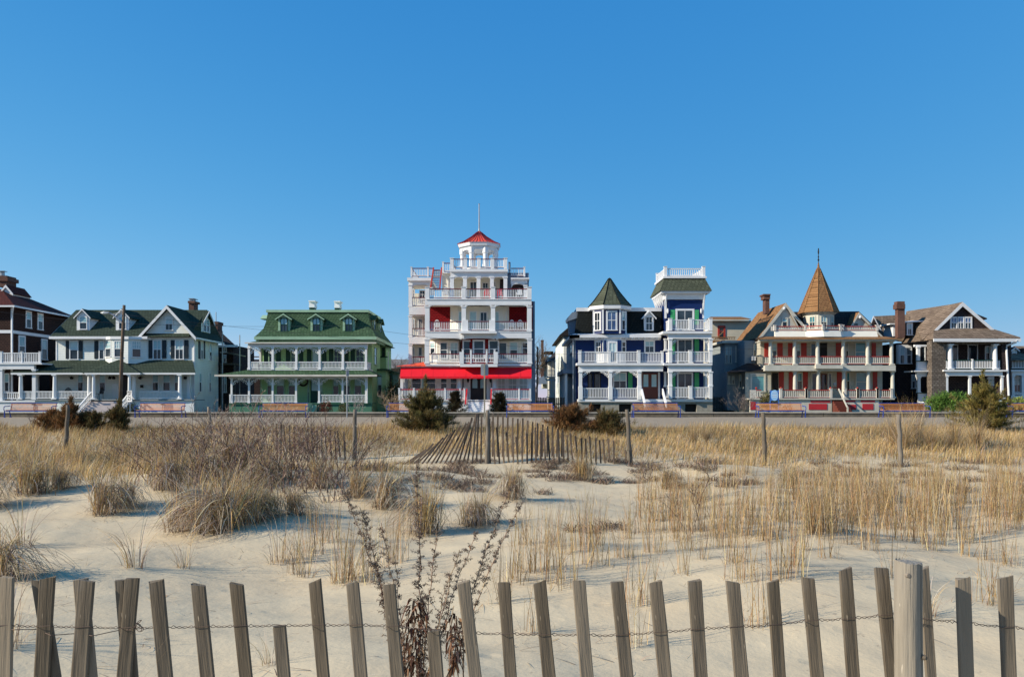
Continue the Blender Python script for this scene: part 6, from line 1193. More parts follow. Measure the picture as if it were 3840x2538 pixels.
# =============================================================== vegetation
def vmat():
    m = bpy.data.materials.new('dry_plants'); m.use_nodes = True; t = m.node_tree; N = t.nodes; L = t.links; b = N['Principled BSDF']; b.inputs['Roughness'].default_value = .75; b.inputs['Specular IOR Level'].default_value = .2
    at_ = N.new('ShaderNodeAttribute'); at_.attribute_name = 'col'; L.new(at_.outputs['Color'], b.inputs['Base Color'])
    df = N.new('ShaderNodeBsdfTranslucent'); L.new(at_.outputs['Color'], df.inputs[0]); mx = N.new('ShaderNodeMixShader'); mx.inputs[0].default_value = .25
    L.new(b.outputs[0], mx.inputs[1]); L.new(df.outputs[0], mx.inputs[2]); L.new(mx.outputs[0], N['Material Output'].inputs[0]); return m
VM = vmat()
R_ = np.random.default_rng(5)
class Veg:
    def __init__(s): s.V = []; s.Q = []; s.C = []; s.n = 0
    def push(s, v, q, c): s.V.append(v.reshape(-1, 3)); s.Q.append(q.reshape(-1, 4)+s.n); s.C.append(c.reshape(-1, 3)); s.n += v.reshape(-1, 3).shape[0]
    def blades(s, base, h, lean, az, w_, col, droop=0.0, segs=4, pw=2.0, tilt=None, faz=None):
        # curved tapering ribbons: base (n,3); h rise, lean sideways reach, droop fraction of rise lost at the tip
        n = len(base); h, lean, az, w_, droop = [np.broadcast_to(np.asarray(a, float), (n,)) for a in (h, lean, az, w_, droop)]
        t = np.linspace(0, 1, segs+1)[None, :]; up = h[:, None]*(t-droop[:, None]*t**3); out = lean[:, None]*t**pw
        P = np.stack([base[:, 0:1]+np.cos(az)[:, None]*out, base[:, 1:2]+np.sin(az)[:, None]*out, base[:, 2:3]+up], -1)
        fa = R_.uniform(0, pi, n) if faz is None else faz; sd = np.stack([np.cos(fa), np.sin(fa), np.zeros(n)], -1)[:, None, :]*(w_[:, None]*(1-.85*t**1.6)/2)[:, :, None]
        V = np.stack([P-sd, P+sd], 2)   # n,segs+1,2,3
        i = np.arange(n)[:, None]*(2*(segs+1)); k = np.arange(segs)[None, :]*2; q = np.stack([i+k, i+k+1, i+k+3, i+k+2], -1)
        c = np.broadcast_to(np.asarray(col)[:, None, :], (n, 2*(segs+1), 3)); s.push(V, q, c)
        return P
    def sticks(s, A, B, ra, rb, col):      # straight three-sided twigs from A to B
        A, B = np.asarray(A, float), np.asarray(B, float); n = len(A); d = B-A; d /= np.linalg.norm(d, axis=1, keepdims=True)+1e-9
        u = np.cross(d, [[.3, .5, .81]]); u /= np.linalg.norm(u, axis=1, keepdims=True)+1e-9; v = np.cross(d, u); V = []
        for P, r in ((A, ra), (B, rb)):
            r = np.broadcast_to(np.asarray(r, float), (n,))[:, None]
            for a in (0, 2.094, 4.189): V.append(P+(u*math.cos(a)+v*math.sin(a))*r)
        V = np.stack(V, 1); i = np.arange(n)[:, None]*6; q = np.concatenate([i+[[0, 1, 4, 3]], i+[[1, 2, 5, 4]], i+[[2, 0, 3, 5]]], 1)
        s.push(V, q, np.broadcast_to(np.asarray(col)[:, None, :], (n, 6, 3)))
    def mesh(s, name):
        me = bpy.data.meshes.new(name); fill(me, np.concatenate(s.V), np.concatenate(s.Q)); c = np.concatenate(s.C)
        a = me.attributes.new('col', 'FLOAT_COLOR', 'POINT'); a.data.foreach_set('color', np.concatenate([c, np.ones((len(c), 1))], 1).astype(np.float32).ravel()); me.materials.append(VM); return me
    def obj(s, name, loc=(0, 0, 0), parent=None):
        o = bpy.data.objects.new(name, s.mesh(name)); COL.objects.link(o); o.location = loc; o.parent = parent; return o
def cols(n, *pal, v=.27):
    p = np.array(pal)[R_.integers(0, len(pal), n)]; return np.clip(p*(1+R_.normal(0, v, (n, 1)))*(1+R_.normal(0, .05, (n, 3))), .004, .9)
GOLD = [(.52, .36, .155), (.42, .28, .115), (.58, .43, .21), (.34, .215, .085)]
PALE = [(.50, .42, .31), (.42, .33, .24), (.56, .49, .38), (.30, .21, .15)]
DARK = [(.17, .115, .08), (.24, .165, .115), (.12, .08, .06), (.33, .25, .18)]
TWIG = [(.2, .125, .095), (.36, .26, .2), (.11, .07, .058), (.5, .41, .33), (.15, .09, .075)]
RUST = [(.33, .2, .09), (.28, .15, .07), (.4, .27, .14)]
def rnd(a, b, n): return R_.uniform(a, b, n)
def disc(n, r, p=.6):
    a = rnd(0, 2*pi, n); q = r*rnd(0, 1, n)**p; return np.stack([q*np.cos(a), q*np.sin(a), np.zeros(n)-.03], -1), a
def tuft(seed, r=.16, h=.5, n=420, skirt=300, wind=.12):     # ragged beach-grass hummock: golden crown, dead skirt trailing mostly to one side
    g = Veg(); hz = .34*h if skirt else 0; pref = (.2, -1.3, 2.9, -.5, -2.3, .9)[seed % 6]; k = 5; cs, _ = disc(k, r*.75, .6); hh = rnd(.65, 1.25, k)
    i = R_.integers(0, k, n); b, a = disc(n, r*.4); b[:, :2] += cs[i, :2]; b[:, 2] += hz*rnd(0, 1.1, n)
    g.blades(b, rnd(.3, .9, n)*h*hh[i]*(1 if skirt else 1.3), rnd(.02, .4, n)*h+wind*h*.5, a+rnd(-.7, .7, n), rnd(.004, .0085, n), cols(n, *GOLD, *PALE[:2], DARK[1]), droop=rnd(0, .3, n), segs=5)
    if skirt:
        m = int(skirt*1.5); b, a = disc(m, r*.7, .6); z0 = rnd(.08, .55, m)*h; b[:, 2] = z0; az = pref+R_.normal(0, 1.05, m); w_ = .5+.5*np.cos(az-pref); kk = rnd(.15, .5, m)
        g.blades(b, z0*kk, (rnd(.12, .6, m)+w_*rnd(.1, .75, m))*h*.8+r*.2, az+rnd(-.3, .3, m), rnd(.005, .011, m), cols(m, *PALE, *PALE, *GOLD[:2], *DARK[:2], v=.35), droop=1+1/kk*rnd(.6, 1.05, m), segs=8, pw=rnd(.7, 1.3, 1)[0])
        m = int(skirt*.5); b, a = disc(m, r*.8, .6); g.blades(b, rnd(.15, .55, m)*h, rnd(-.15, .35, m)*h, a+rnd(-.9, .9, m), rnd(.005, .011, m), cols(m, *DARK, (.07, .045, .035)), droop=rnd(0, .9, m), segs=4)
        m = skirt//2; b, a = disc(m, r*2.0, .8); g.blades(b+[[0, 0, .03]], rnd(.02, .16, m), rnd(.05, .5, m)*h, pref+R_.normal(0, 1.2, m), rnd(.002, .004, m), cols(m, *PALE, *DARK), droop=rnd(.3, 1.1, m), segs=4, pw=1.1)
    m = max(10, n//14); b, a = disc(m, r*.7); b[:, 2] += hz*.7; g.blades(b, rnd(.6, 1.4, m)*h, rnd(.3, 1.3, m)*h, pref+R_.normal(0, 1.1, m), rnd(.003, .006, m), cols(m, *PALE[:3], GOLD[2]), droop=rnd(.1, .7, m), segs=7)
    return g
def stalks(seed, h=.55, n=30, r=.1):      # thin upright golden stems with wispy side blades
    g = Veg(); b, a = disc(n, r, .7); az = rnd(0, 2*pi, n); hh = rnd(.4, 1.1, n)*h; P = g.blades(b, hh, rnd(.02, .24, n)*h, az, rnd(.0035, .0065, n), cols(n, *GOLD, *RUST, *PALE[:2], v=.32), segs=5, pw=1.5)
    m = int(n*1.4); i = R_.integers(0, n, m); j = R_.integers(1, 5, m); bb = P[i, j]; g.blades(bb, rnd(.03, .16, m)*h, rnd(.04, .2, m)*h, rnd(0, 2*pi, m), rnd(.0025, .0045, m), cols(m, *GOLD, *PALE[:1]), droop=rnd(0, .9, m), segs=3, pw=1.3)
    m = 16; b, a = disc(m, r*1.3); g.blades(b, rnd(.08, .35, m)*h, rnd(.05, .45, m)*h, a, rnd(.002, .004, m), cols(m, *RUST, *DARK[:2]), droop=rnd(0, 1, m), segs=4)
    m = 5; b, a = disc(m, r); g.blades(b, rnd(.6, 1.1, m)*h, rnd(.3, .6, m)*h, a, rnd(.0015, .0025, m), cols(m, *PALE[:2]), droop=rnd(.2, .6, m), segs=6); return g
def sparse(seed, h=.6, n=26):              # a few long arching blades
    g = Veg(); b, a = disc(n, .07); g.blades(b, rnd(.35, 1.0, n)*h, rnd(.1, .8, n)*h, a+rnd(-.6, .6, n), rnd(.003, .005, n), cols(n, *PALE, *GOLD[:2]), droop=rnd(.1, .7, n), segs=7)
    m = 16; b, a = disc(m, .06); g.blades(b, rnd(.1, .3, m)*h, rnd(.02, .2, m)*h, a, rnd(.003, .005, m), cols(m, *RUST, *DARK), segs=3); m = 12; b, a = disc(m, .05); g.blades(b+[[0, 0, .02]], .02, rnd(.3, .9, m)*h, a, .0028, cols(m, *PALE, *DARK[:1]), droop=1.0, segs=5, pw=1.1); return g
def litter(seed, r=.22, n=150):            # low matted dead tuft
    g = Veg(); b, a = disc(n, r, .5); g.blades(b+[[0, 0, .03]], rnd(.02, .2, n), rnd(.02, .26, n), rnd(0, 2*pi, n), rnd(.006, .013, n), cols(n, *DARK, *DARK, (.08, .055, .04), PALE[1], PALE[3]), droop=rnd(0, 1.1, n), segs=3, pw=1.2); return g
def shrub(seed, h=1.3, stems=16, spread=.55, pal=TWIG, thick=.0075, dens=1.0, tmin=.0017):   # bare branching shrub
    g = Veg(); r = random.Random(seed); A, B, RA, RB = [], [], [], []
    def grow(p, d, ln, rad, lev):
        n = 4 if lev < 2 else 3; q = p
        for i in range(n):
            d = (d+Vector((r.gauss(0, .13), r.gauss(0, .13), r.gauss(.03, .08)))).normalized(); q2 = q+d*ln/n; A.append(q); B.append(q2); RA.append(rad*(1-.17*i)); RB.append(rad*(1-.17*(i+1))); q = q2
            if lev < 3 and i >= (1 if lev == 0 else 0):
                for _ in range(r.choice((1, 2, 2)) if dens >= 1 else r.choice((0, 1, 1))):
                    a = r.uniform(0, 2*pi); s_ = r.uniform(.45, 1.0); e = (d+Vector((cos(a)*s_, sin(a)*s_, r.uniform(-.1, .45)))).normalized(); grow(q, e, ln*r.uniform(.35, .62), rad*.6, lev+1)
    for i in range(stems):
        a = r.uniform(0, 2*pi); s_ = r.uniform(.05, .95); grow(Vector((cos(a)*spread*.35*r.random(), sin(a)*spread*.35*r.random(), -.05)), Vector((cos(a)*s_, sin(a)*s_, 1)).normalized(), h*r.uniform(.55, .85), thick, 0)
    A = np.array([tuple(v) for v in A]); B = np.array([tuple(v) for v in B]); n = len(A); c = cols(n, *pal, v=.22); g.sticks(A, B, np.maximum(RA, tmin), np.maximum(RB, tmin*.8), c); g.tips = B; return g
def cedar(seed, h=1.5, w_=.9, pal=((.045, .06, .022), (.07, .085, .03), (.1, .1, .035)), limbs=70, top=1.0, leader=False):
    g = Veg(); r = random.Random(seed); A, B, RA, S = [], [], [], []
    for i in range(limbs):
        t = r.random()**1.15; z = h*(.02+.72*t); a = r.uniform(0, 2*pi); reach = w_*(1-t**1.4*.82)*r.uniform(.35, 1.15); up = r.uniform(.05, .6)*reach*(.5+t)+.06
        p = Vector((r.gauss(0, .05), r.gauss(0, .05), z)); n = 6; q = p; d0 = Vector((cos(a)*reach, sin(a)*reach, up))
        for k in range(n):
            q2 = p+d0*((k+1)/n)+Vector((r.gauss(0, .03), r.gauss(0, .03), .06*((k+1)/n)**2+r.gauss(0, .02))); A.append(q); B.append(q2); RA.append(.012*(1-k/n)+.003); q = q2
            if k >= 1:
                for _ in range(3): S.append((q.lerp(p, r.random()/n), d0.normalized()))
    if leader:
        q = Vector((0, 0, h*.5))
        for k in range(8):
            q2 = q+Vector((r.gauss(0, .02), r.gauss(0, .02), h*.085)); A.append(q); B.append(q2); RA.append(.012); q = q2; S += [(q, Vector((r.gauss(0, 1), r.gauss(0, 1), .8)).normalized()) for _ in range(5)]
    A = np.array([tuple(v) for v in A]); B = np.array([tuple(v) for v in B]); g.sticks(A, B, np.array(RA), np.array(RA)*.8, cols(len(A), (.2, .15, .11), (.14, .1, .08)))
    m = len(S); base = np.array([tuple(p) for p, _ in S]); dr = np.array([tuple(d) for _, d in S]); K = 10
    dd = np.repeat(dr, K, 0)*.8+R_.normal(0, .55, (m*K, 3))+[[0, 0, .35]]; dd /= np.linalg.norm(dd, axis=1, keepdims=True); bb = np.repeat(base, K, 0)+R_.normal(0, .028, (m*K, 3)); ln = rnd(.06, .17, m*K)*top
    tone = np.repeat(cols(m, *pal, v=.25), K, 0)*(1+R_.normal(0, .15, (m*K, 1))); az = np.arctan2(dd[:, 1], dd[:, 0])
    g.blades(bb, ln*dd[:, 2], ln*np.hypot(dd[:, 0], dd[:, 1]), az, rnd(.012, .026, m*K), np.clip(tone, .006, .8), segs=2, pw=1.2)
    # fine side needles
    bb2 = bb+dd*ln[:, None]*.55; d3 = dd+R_.normal(0, .8, dd.shape); d3 /= np.linalg.norm(d3, axis=1, keepdims=True); l3 = rnd(.03, .07, m*K)*top
    g.blades(bb2, l3*d3[:, 2], l3*np.hypot(d3[:, 0], d3[:, 1]), np.arctan2(d3[:, 1], d3[:, 0]), rnd(.008, .016, m*K), np.clip(tone*1.15, .006, .8), segs=1, pw=1)
    return g
def leafy(seed, h, w_, pal, n=2600, leaf=.09):    # rounded leafy bush
    g = Veg(); a = rnd(0, 2*pi, n); ph = np.arccos(rnd(-.3, 1, n)); r = rnd(.55, 1.05, n)*(1+.16*np.sin(3*a+seed)*np.sin(4*ph)+.1*np.sin(9*a)); b = np.stack([w_*r*np.sin(ph)*np.cos(a), w_*r*np.sin(ph)*np.sin(a), h*.42+h*.58*r*np.cos(ph)], -1)
    g.blades(b, rnd(-.5, 1, n)*leaf, rnd(.3, 1, n)*leaf, a+rnd(-1, 1, n), rnd(.35, .6, n)*leaf, cols(n, *pal, v=.3), segs=2, pw=1)
    m = 30; a = rnd(0, 6.28, m); g.sticks(np.zeros((m, 3)), np.stack([w_*.8*np.cos(a)*rnd(.2, 1, m), w_*.8*np.sin(a)*rnd(.2, 1, m), rnd(.4, .9, m)*h], -1), .02, .008, cols(m, (.12, .09, .06))); return g
def place(name, me, x, y, z, s=1.0, rz=None, lb=None, cat=None, grp=None, tilt=(0, 0)):
    o = bpy.data.objects.new(name, me); COL.objects.link(o); o.location = (x, y, z); o.scale = (s, s, s) if not isinstance(s, tuple) else s
    o.rotation_euler = (tilt[0], tilt[1], R_.uniform(0, 6.28) if rz is None else rz); tag(o, lb, cat, grp); return o

# ---- golden grass band behind the dune (too many blades to count)
def band(name, n, xr, yr, h, dens, pal=GOLD):
    x = rnd(xr[0], xr[1], n*2); y = rnd(yr[0], yr[1], n*2); k = dens(x, y) > rnd(0, 1, n*2); x, y = x[k][:n], y[k][:n]; n = len(x); b = np.stack([x, y, zt(x, y)-.02], -1)
    patch = .75+.3*np.sin(x*1.7+np.sin(y*2.1)*1.5)*np.sin(x*.6+1)+.18*np.sin(x*5.3+y*3); g = Veg(); c = cols(n, *pal, *pal, PALE[0], DARK[1], v=.26)*(.9+.16*np.sin(x*1.1+y*.7))[:, None]
    P = g.blades(b, rnd(.45, 1.1, n)*h*patch, rnd(.02, .4, n)*h, rnd(-.9, 1.6, n), rnd(.007, .014, n), c, droop=rnd(0, .35, n), segs=3)
    o = g.obj(name); tag(o, None, None, None, 'stuff'); return o
def ss(a, b, x): t = np.clip((x-a)/(b-a), 0, 1); return t*t*(3-2*t)
gb = lambda x, y: (.5+.5*np.sin(x*2.3+1.3*np.sin(y*1.7))*np.sin(y*2.9+x))
o = band('dune_grass', 46000, (-18, 1.5), (16.5, 27.3), .46, lambda x, y: ss(16.5, 20, y+.5*np.sin(x*2))*(.7+.3*gb(x, y))*np.where(x > -6.2, ss(20.2, 21.2, y), 1)); tag(o, 'broad strip of golden dry grass along the left of the promenade edge', 'grass')
o = band('dune_grass', 66000, (1.5, 24), (18.2, 27.3), .42, lambda x, y: ss(18.2, 21.5, y+.8*np.sin(x*1.3))*(.7+.3*gb(x, y))*np.where(x < 3.2, ss(19.6, 20.6, y), 1)*(1-.55*ss(25.5, 27.3, y))); tag(o, 'broad strip of golden dry grass right of the slat fence below the promenade', 'grass')
o = band('tall_dry_grass', 9000, (-13.5, -6.8), (13.5, 20), .6, lambda x, y: ss(13.5, 16, y)*(.3+.7*gb(x, y))*ss(-6.8, -9, x), ); tag(o, 'taller golden grass at the left edge of the photo', 'grass')
o = band('loose_dry_grass', 5200, (-8.5, -1.6), (11.8, 17.5), .5, lambda x, y: (.12+.88*gb(x*1.1, y*1.2)**2)*ss(11.8, 13.5, y)*ss(-1.6, -2.6, x)); tag(o, 'loose tangled dry grass around the feet of the left thicket', 'grass')
def speck(n, xr, yr, dens, lb):
    x = rnd(*xr, n*2); y = rnd(*yr, n*2); k = dens(x, y) > rnd(0, 1, n*2); x, y = x[k][:n], y[k][:n]; n = len(x); z = zt(x, y); g = Veg()
    g.blades(np.stack([x, y, z+.005], -1), rnd(0, .05, n), rnd(.03, .3, n), rnd(0, 6.28, n), rnd(.004, .009, n), cols(n, *DARK, *PALE[1:], *RUST[:1]), droop=rnd(0, 1, n), segs=3, pw=1.1); o = g.obj('grass_litter'); tag(o, lb, 'litter', None, 'stuff')
speck(5200, (-13, 14), (15, 21.5), lambda x, y: (.15+.85*ss(15.5, 18.5, y))*gb(x*.8, y*1.3)**1.5, 'scattered dead stems lying on the sand before the golden grass')
speck(5200, (-9, 11), (3.2, 15.5), lambda x, y: gb(x*.6, y*.9)**3+.08, 'sparse fallen stems and twigs lying on the open dune sand')
# ---- individual clumps
TU = [tuft(i, r=.14+.022*i, h=.46+.035*i, n=170+26*i, skirt=130+25*i).mesh('grass_tuft') for i in range(6)]
ST = [stalks(i, h=.5+.035*i, n=17+5*i, r=.09+.012*i).mesh('bluestem_clump') for i in range(7)]
SP = [sparse(i, h=.5+.06*i, n=20+5*i).mesh('sparse_tuft') for i in range(4)]
LI = [litter(i, r=.16+.04*i, n=110+40*i).mesh('dead_tuft') for i in range(4)]
def put(kind, P, px_, py_, s=1.0, lb=None, cat='grass clump', grp=None, name=None, **k):
    x, d, z = at(px_, py_); return place(name or {'T': 'grass_tuft', 'S': 'bluestem_clump', 'P': 'sparse_tuft', 'L': 'dead_tuft'}[kind], P, x, d, z, s, lb=lb, cat=cat, grp=grp, **k)
big = [(390, 1925, 1.5, 'large shaggy grass clump with drooping grey skirt, left of the thicket'), (470, 1900, 1.1, 'smaller shaggy clump touching the right of the large left clump'), (120, 1850, 1.45, 'pale arching grass clump leaning right near the left edge'), (700, 1985, 1.3, 'wide drooping brown clump on a small sand rise, left half'), (820, 1990, 1.45, 'matted drooping clump directly right of the wide brown clump'), (910, 1960, 1.0, 'small drooping clump at the right end of the row before the thicket'),
       (1105, 1925, 1.05, 'upright golden clump casting a blue shadow right of the thicket'), (1440, 1900, 1.25, 'tall golden tuft with long pale blades, left of the dead goldenrod'), (1590, 2000, 1.3, 'golden tuft with a fallen pale skirt behind the dead goldenrod'), (1775, 1965, 1.0, 'golden tuft with pale blades fallen to the right, below the sign pole'), (1920, 1865, 1.1, 'dark round grass hummock below the slat fence'), (2175, 1800, 1.0, 'round dark tuft below the right part of the slat fence'), (2500, 1830, 1.05, 'round dark grass tuft on open sand right of the leaning knotty post'),
       (3080, 1815, 1.1, 'brown grass tuft on sand below the cream house'), (2950, 1830, .85, 'low brown tuft left of the pale leaning post base'), (620, 1830, 1.2, 'drooping clump under the left side of the thicket'), (980, 1820, .95, 'golden upright tuft in front of the thicket'), (1330, 1860, .8, 'small tuft at the foot of the thicket, right end'), (8, 2170, 1.25, 'dark grass clump at the left edge above the near fence'), (-60, 1900, 1.5, 'dense tall clump cut by the left edge of the photo'), (560, 1775, 1.0, 'golden tuft inside the left end of the thicket'), (770, 1795, 1.15, 'golden tuft inside the thicket, left of its middle'), (1010, 1795, 1.1, 'upright golden tuft inside the right half of the thicket'), (1185, 1830, .9, 'low tuft before the right half of the thicket'), (230, 1830, 1.2, 'tangled clump between the left edge clumps and the large shaggy one'), (60, 1770, 1.2, 'golden clump at the far left behind the pale arching one'), (1010, 1940, .9, 'small clump just left of the upright golden one with the blue shadow'),
       (660, 1705, 1.1, 'golden tuft at the back of the thicket, left'), (880, 1760, 1.2, 'pale flattened straw tuft in the middle of the thicket'), (285, 1770, 1.0, 'golden tuft between the left weathered post and the thicket')]
for i, (a, b, s_, lb) in enumerate(big):
    put('T', TU[i % 6], a, b, (s_*R_.uniform(.85, 1.15), s_, s_*R_.uniform(.9, 1.2)), lb, grp='shaggy beach grass clumps', rz=R_.uniform(-.5, .5), tilt=(0, R_.uniform(0, .15)))
for a, b, s_, lb in ((500, 2125, .95, 'thin spreading tuft on sand above the seventh near picket'), (690, 2128, .6, 'small thin tuft just right of the spreading one'), (1050, 2110, 1.0, 'wispy arching tuft left of the dead goldenrod'), (1150, 2160, .9, 'wispy tuft behind the near fence left of centre'), (1290, 2180, 1.1, 'arching wispy tuft just left of the dead goldenrod stems'), (1010, 2490, .7, 'yellow tuft behind the short left picket'), (3480, 2310, .9, 'wispy tuft just right of the big round post'), (3760, 2240, .9, 'wispy tuft at the lower right behind the fence'), (80, 2050, 1.1, 'long arching blades at the left edge'), (40, 2420, 1.1, 'long blades growing through the leftmost pickets')):
    put('P', SP[R_.integers(0, 4)], a, b, s_*(1.55 if b < 2200 else 1.1), lb, grp='wispy grass tufts near the fence')
for a, b in ((1055, 2110), (1095, 2150), (1135, 2105), (1175, 2075), (1282, 2190), (1335, 2165), (1375, 2185), (1300, 2120), (1230, 2030), (1480, 2110), (1180, 1975)): put('S', ST[R_.integers(0, 7)], a+R_.uniform(-8, 8), b, R_.uniform(.8, 1.1), 'thin upright golden stems on open sand, left of the dead goldenrod', grp='thin golden stems left of centre')
near = [(1880, 2260), (1925, 2180), (1980, 2140), (2080, 2050), (2130, 2075), (2195, 2060), (2230, 2040), (2350, 2090), (2345, 2020), (2460, 2070), (2440, 1990), (2100, 2190), (2400, 2260), (2395, 2420), (2590, 2060), (2630, 2095), (2700, 2050), (2850, 2340), (2770, 2175), (2960, 2165), (2975, 2120), (3070, 2010), (3100, 2090), (3340, 2165), (3480, 2060), (3530, 2040), (3720, 2100), (3700, 2260), (1985, 2370), (2580, 1990), (2660, 2010), (2880, 2010), (3180, 2040), (3260, 2060), (3620, 2080), (3800, 2120), (2240, 2120), (2050, 2140), (2740, 2110), (3020, 2060), (2560, 2150), (2180, 1985), (1960, 2040)]
for a, b in near:
    put('S', ST[R_.integers(0, 7)], a+R_.uniform(-10, 10), b, R_.uniform(.85, 1.15), 'thin upright golden grass clump standing alone on open sand, right half', grp='upright golden grass clumps')
def field(n, xr, yr, grp, lb, s0=.75, s1=1.2, w_=None):
    k = 0
    while k < n:
        a, b = R_.uniform(*xr), R_.uniform(*yr)
        if w_ is not None and R_.random() > w_(a, b): continue
        put('S', ST[R_.integers(0, 7)], a, b, R_.uniform(s0, s1), lb, grp=grp); k += 1
ga = lambda a, b, cx, cy, sx, sy: math.exp(-((a-cx)/sx)**2-((b-cy)/sy)**2)
field(172, (2380, 3840), (1800, 2030), 'thick patch of golden grass clumps', 'golden grass clump inside the thick patch on the right of the dune', .8, 1.3, lambda a, b: .12+ga(a, b, 3330, 1900, 340, 90)+.8*ga(a, b, 3790, 1890, 130, 90)+.5*ga(a, b, 2900, 1930, 170, 60)+.3*ga(a, b, 2600, 1960, 200, 60))
field(26, (2700, 3840), (1740, 1830), 'small far golden clumps', 'small golden grass clump at the far side of the dune, right', .5, .8)
k = 0
while k < 96:
    a, b = R_.uniform(1380, 3840), R_.uniform(1728, 1850)
    if b > 1790 and R_.random() < .6: continue
    s_ = R_.uniform(.6, 1.35); put('L', LI[R_.integers(0, 4)], a, b, (s_*1.5, s_, s_), 'low dark tuft of matted dead grass on the sand below the golden strip', 'dead tuft', grp='low matted dead tufts'); k += 1
for i, (a, b) in enumerate(((1540, 1800), (1640, 1790), (1690, 1830), (2230, 1990), (2300, 1975), (2130, 1790), (1830, 1790), (1760, 1840), (2040, 1850), (1480, 1840))): put('L', LI[i % 4], a, b, (1.5, 1, .9), 'low dark tuft of matted dead grass on open sand near the centre', 'dead tuft', grp='low matted dead tufts near the centre')
# tall reddish grasses right, beside the dark post
TG = [tuft(50+i, r=.22, h=1.25, n=420, skirt=0, wind=.15).mesh('tall_dry_grass') for i in range(2)]
for i, (a, b, s_, lb) in enumerate(((3390, 1690, 1.0, 'tall dense clump of dry reddish grass behind the dark round post'), (3350, 1680, .85, 'tall dry clump left of the dark round post'), (3500, 1690, .8, 'tall thin dry clump just right of the dark post'), (3580, 1690, .85, 'tall dry clump between the dark post and the right cedar'), (3650, 1680, .9, 'tall pale dry clump below the right cedar bush'), (3440, 1670, .9, 'tall dry clump second right of the dark post'), (2650, 1660, .55, 'raised mound of golden grass below the navy house tower'), (2600, 1665, .5, 'golden grass mound left of the raised one'))): put('T', TG[i % 2], a, b, s_, lb, grp='tall dry grass clumps', name='tall_grass_clump')
# ---- bare shrubs of the thicket
SH = [shrub(i, h=1.05+.08*i, stems=11, spread=1.0, thick=.0115, dens=.9, tmin=.0034).mesh('bare_shrub') for i in range(4)]; SW = [shrub(20+i, h=1.35, stems=9, pal=((.46, .39, .32), (.36, .29, .24)), dens=.6, thick=.011, tmin=.0034).mesh('bare_shrub') for i in range(2)]
k = 0
for a, b, s_ in ((560, 1800, .75), (640, 1780, .9), (720, 1820, .95), (790, 1770, 1.0), (850, 1840, .95), (920, 1800, 1.0), (985, 1770, 1.0), (1040, 1840, .95), (1100, 1790, 1.0), (1160, 1850, .95), (1220, 1800, .95), (1290, 1820, .8), (1230, 1885, .6), (1300, 1870, .5), (500, 1770, .65), (890, 1880, .6), (680, 1870, .6), (750, 1730, 1.0), (1010, 1720, 1.0), (880, 1715, .95), (1130, 1720, .9), (620, 1730, .8), (1220, 1730, .7), (430, 1740, .55), (1070, 1890, .5)):
    side = 'left' if a < 780 else 'middle' if a < 1060 else 'right'
    put('B', SH[k % 4], a, b, (s_*1.02, s_*1.02, s_*.95), 'bare reddish-grey twiggy shrub in the %s of the thicket on the left dune' % side, 'shrub', 'bare shrubs of the thicket, %s' % side, name='bare_shrub'); k += 1
for a, b, s_ in ((870, 1690, 1.1), (980, 1685, 1.15), (780, 1680, 1.0), (1065, 1680, 1.0), (700, 1690, .9)): put('B', SW[k % 2], a, b, s_, 'pale whitish bare sapling rising behind the thicket before the green house', 'sapling', 'pale bare saplings', name='bare_sapling'); k += 1
# ---- cedars
BR = ((.2, .1, .04), (.26, .13, .05), (.13, .075, .03)); OL = ((.22, .18, .05), (.3, .23, .065), (.15, .13, .04)); MX = ((.13, .1, .04), (.19, .12, .045), (.09, .08, .032))
def cd(x, yb, d, h, w_, pal, lb, seed, limbs=75, name='cedar_bush', **k):
    X = (x-1920)*d/F; z = float(zt(X, d)) if d < 27.4 else (.67 if d < 44 else .3); g = cedar(seed, h, w_, pal, limbs, **k); o = g.obj(name, (X, d, z-.02)); tag(o, lb, 'cedar'); return o
cd(1600, 0, 25.5, 1.5, 1.12, ((.09, .085, .03), (.14, .12, .042), (.2, .145, .055)), 'big dark green cedar bush left of the hotel steps', 1, 150, leader=True)
cd(190, 0, 26.2, .7, .6, BR, 'lowest rusty cedar seedling, leftmost under the first bench', 2, 40); cd(262, 0, 25.8, .95, .6, BR, 'dark pointed cedar seedling beside the left weathered post', 3, 55, leader=True); cd(345, 0, 26, .62, .7, MX, 'low brown-green cedar seedling in the middle of the left row', 4, 45); cd(445, 0, 26, .85, .6, MX, 'brown-green cedar seedling at the foot of the street lamp pole', 5, 55, leader=True)
cd(2140, 0, 25, .9, .9, BR, 'rusty brown cedar bush right of the fifth bench', 6, 100); cd(2278, 0, 24.6, .75, .8, MX, 'lower brown-green bush touching the rusty one, beside the knotty post', 7, 90)
cd(3690, 0, 26, 1.65, 1.2, OL, 'big olive-yellow cedar bush at the right before the shingled house', 8, 140, leader=True)
cd(1708, 0, 66, 2.4, .95, ((.04, .03, .014), (.06, .04, .02)), 'dark small conifer left of the hotel steps', 9, 90, top=2.0); cd(1874, 0, 66, 2.2, .9, ((.035, .03, .014), (.055, .04, .02)), 'dark small conifer right of the hotel steps', 10, 90, top=2.0)
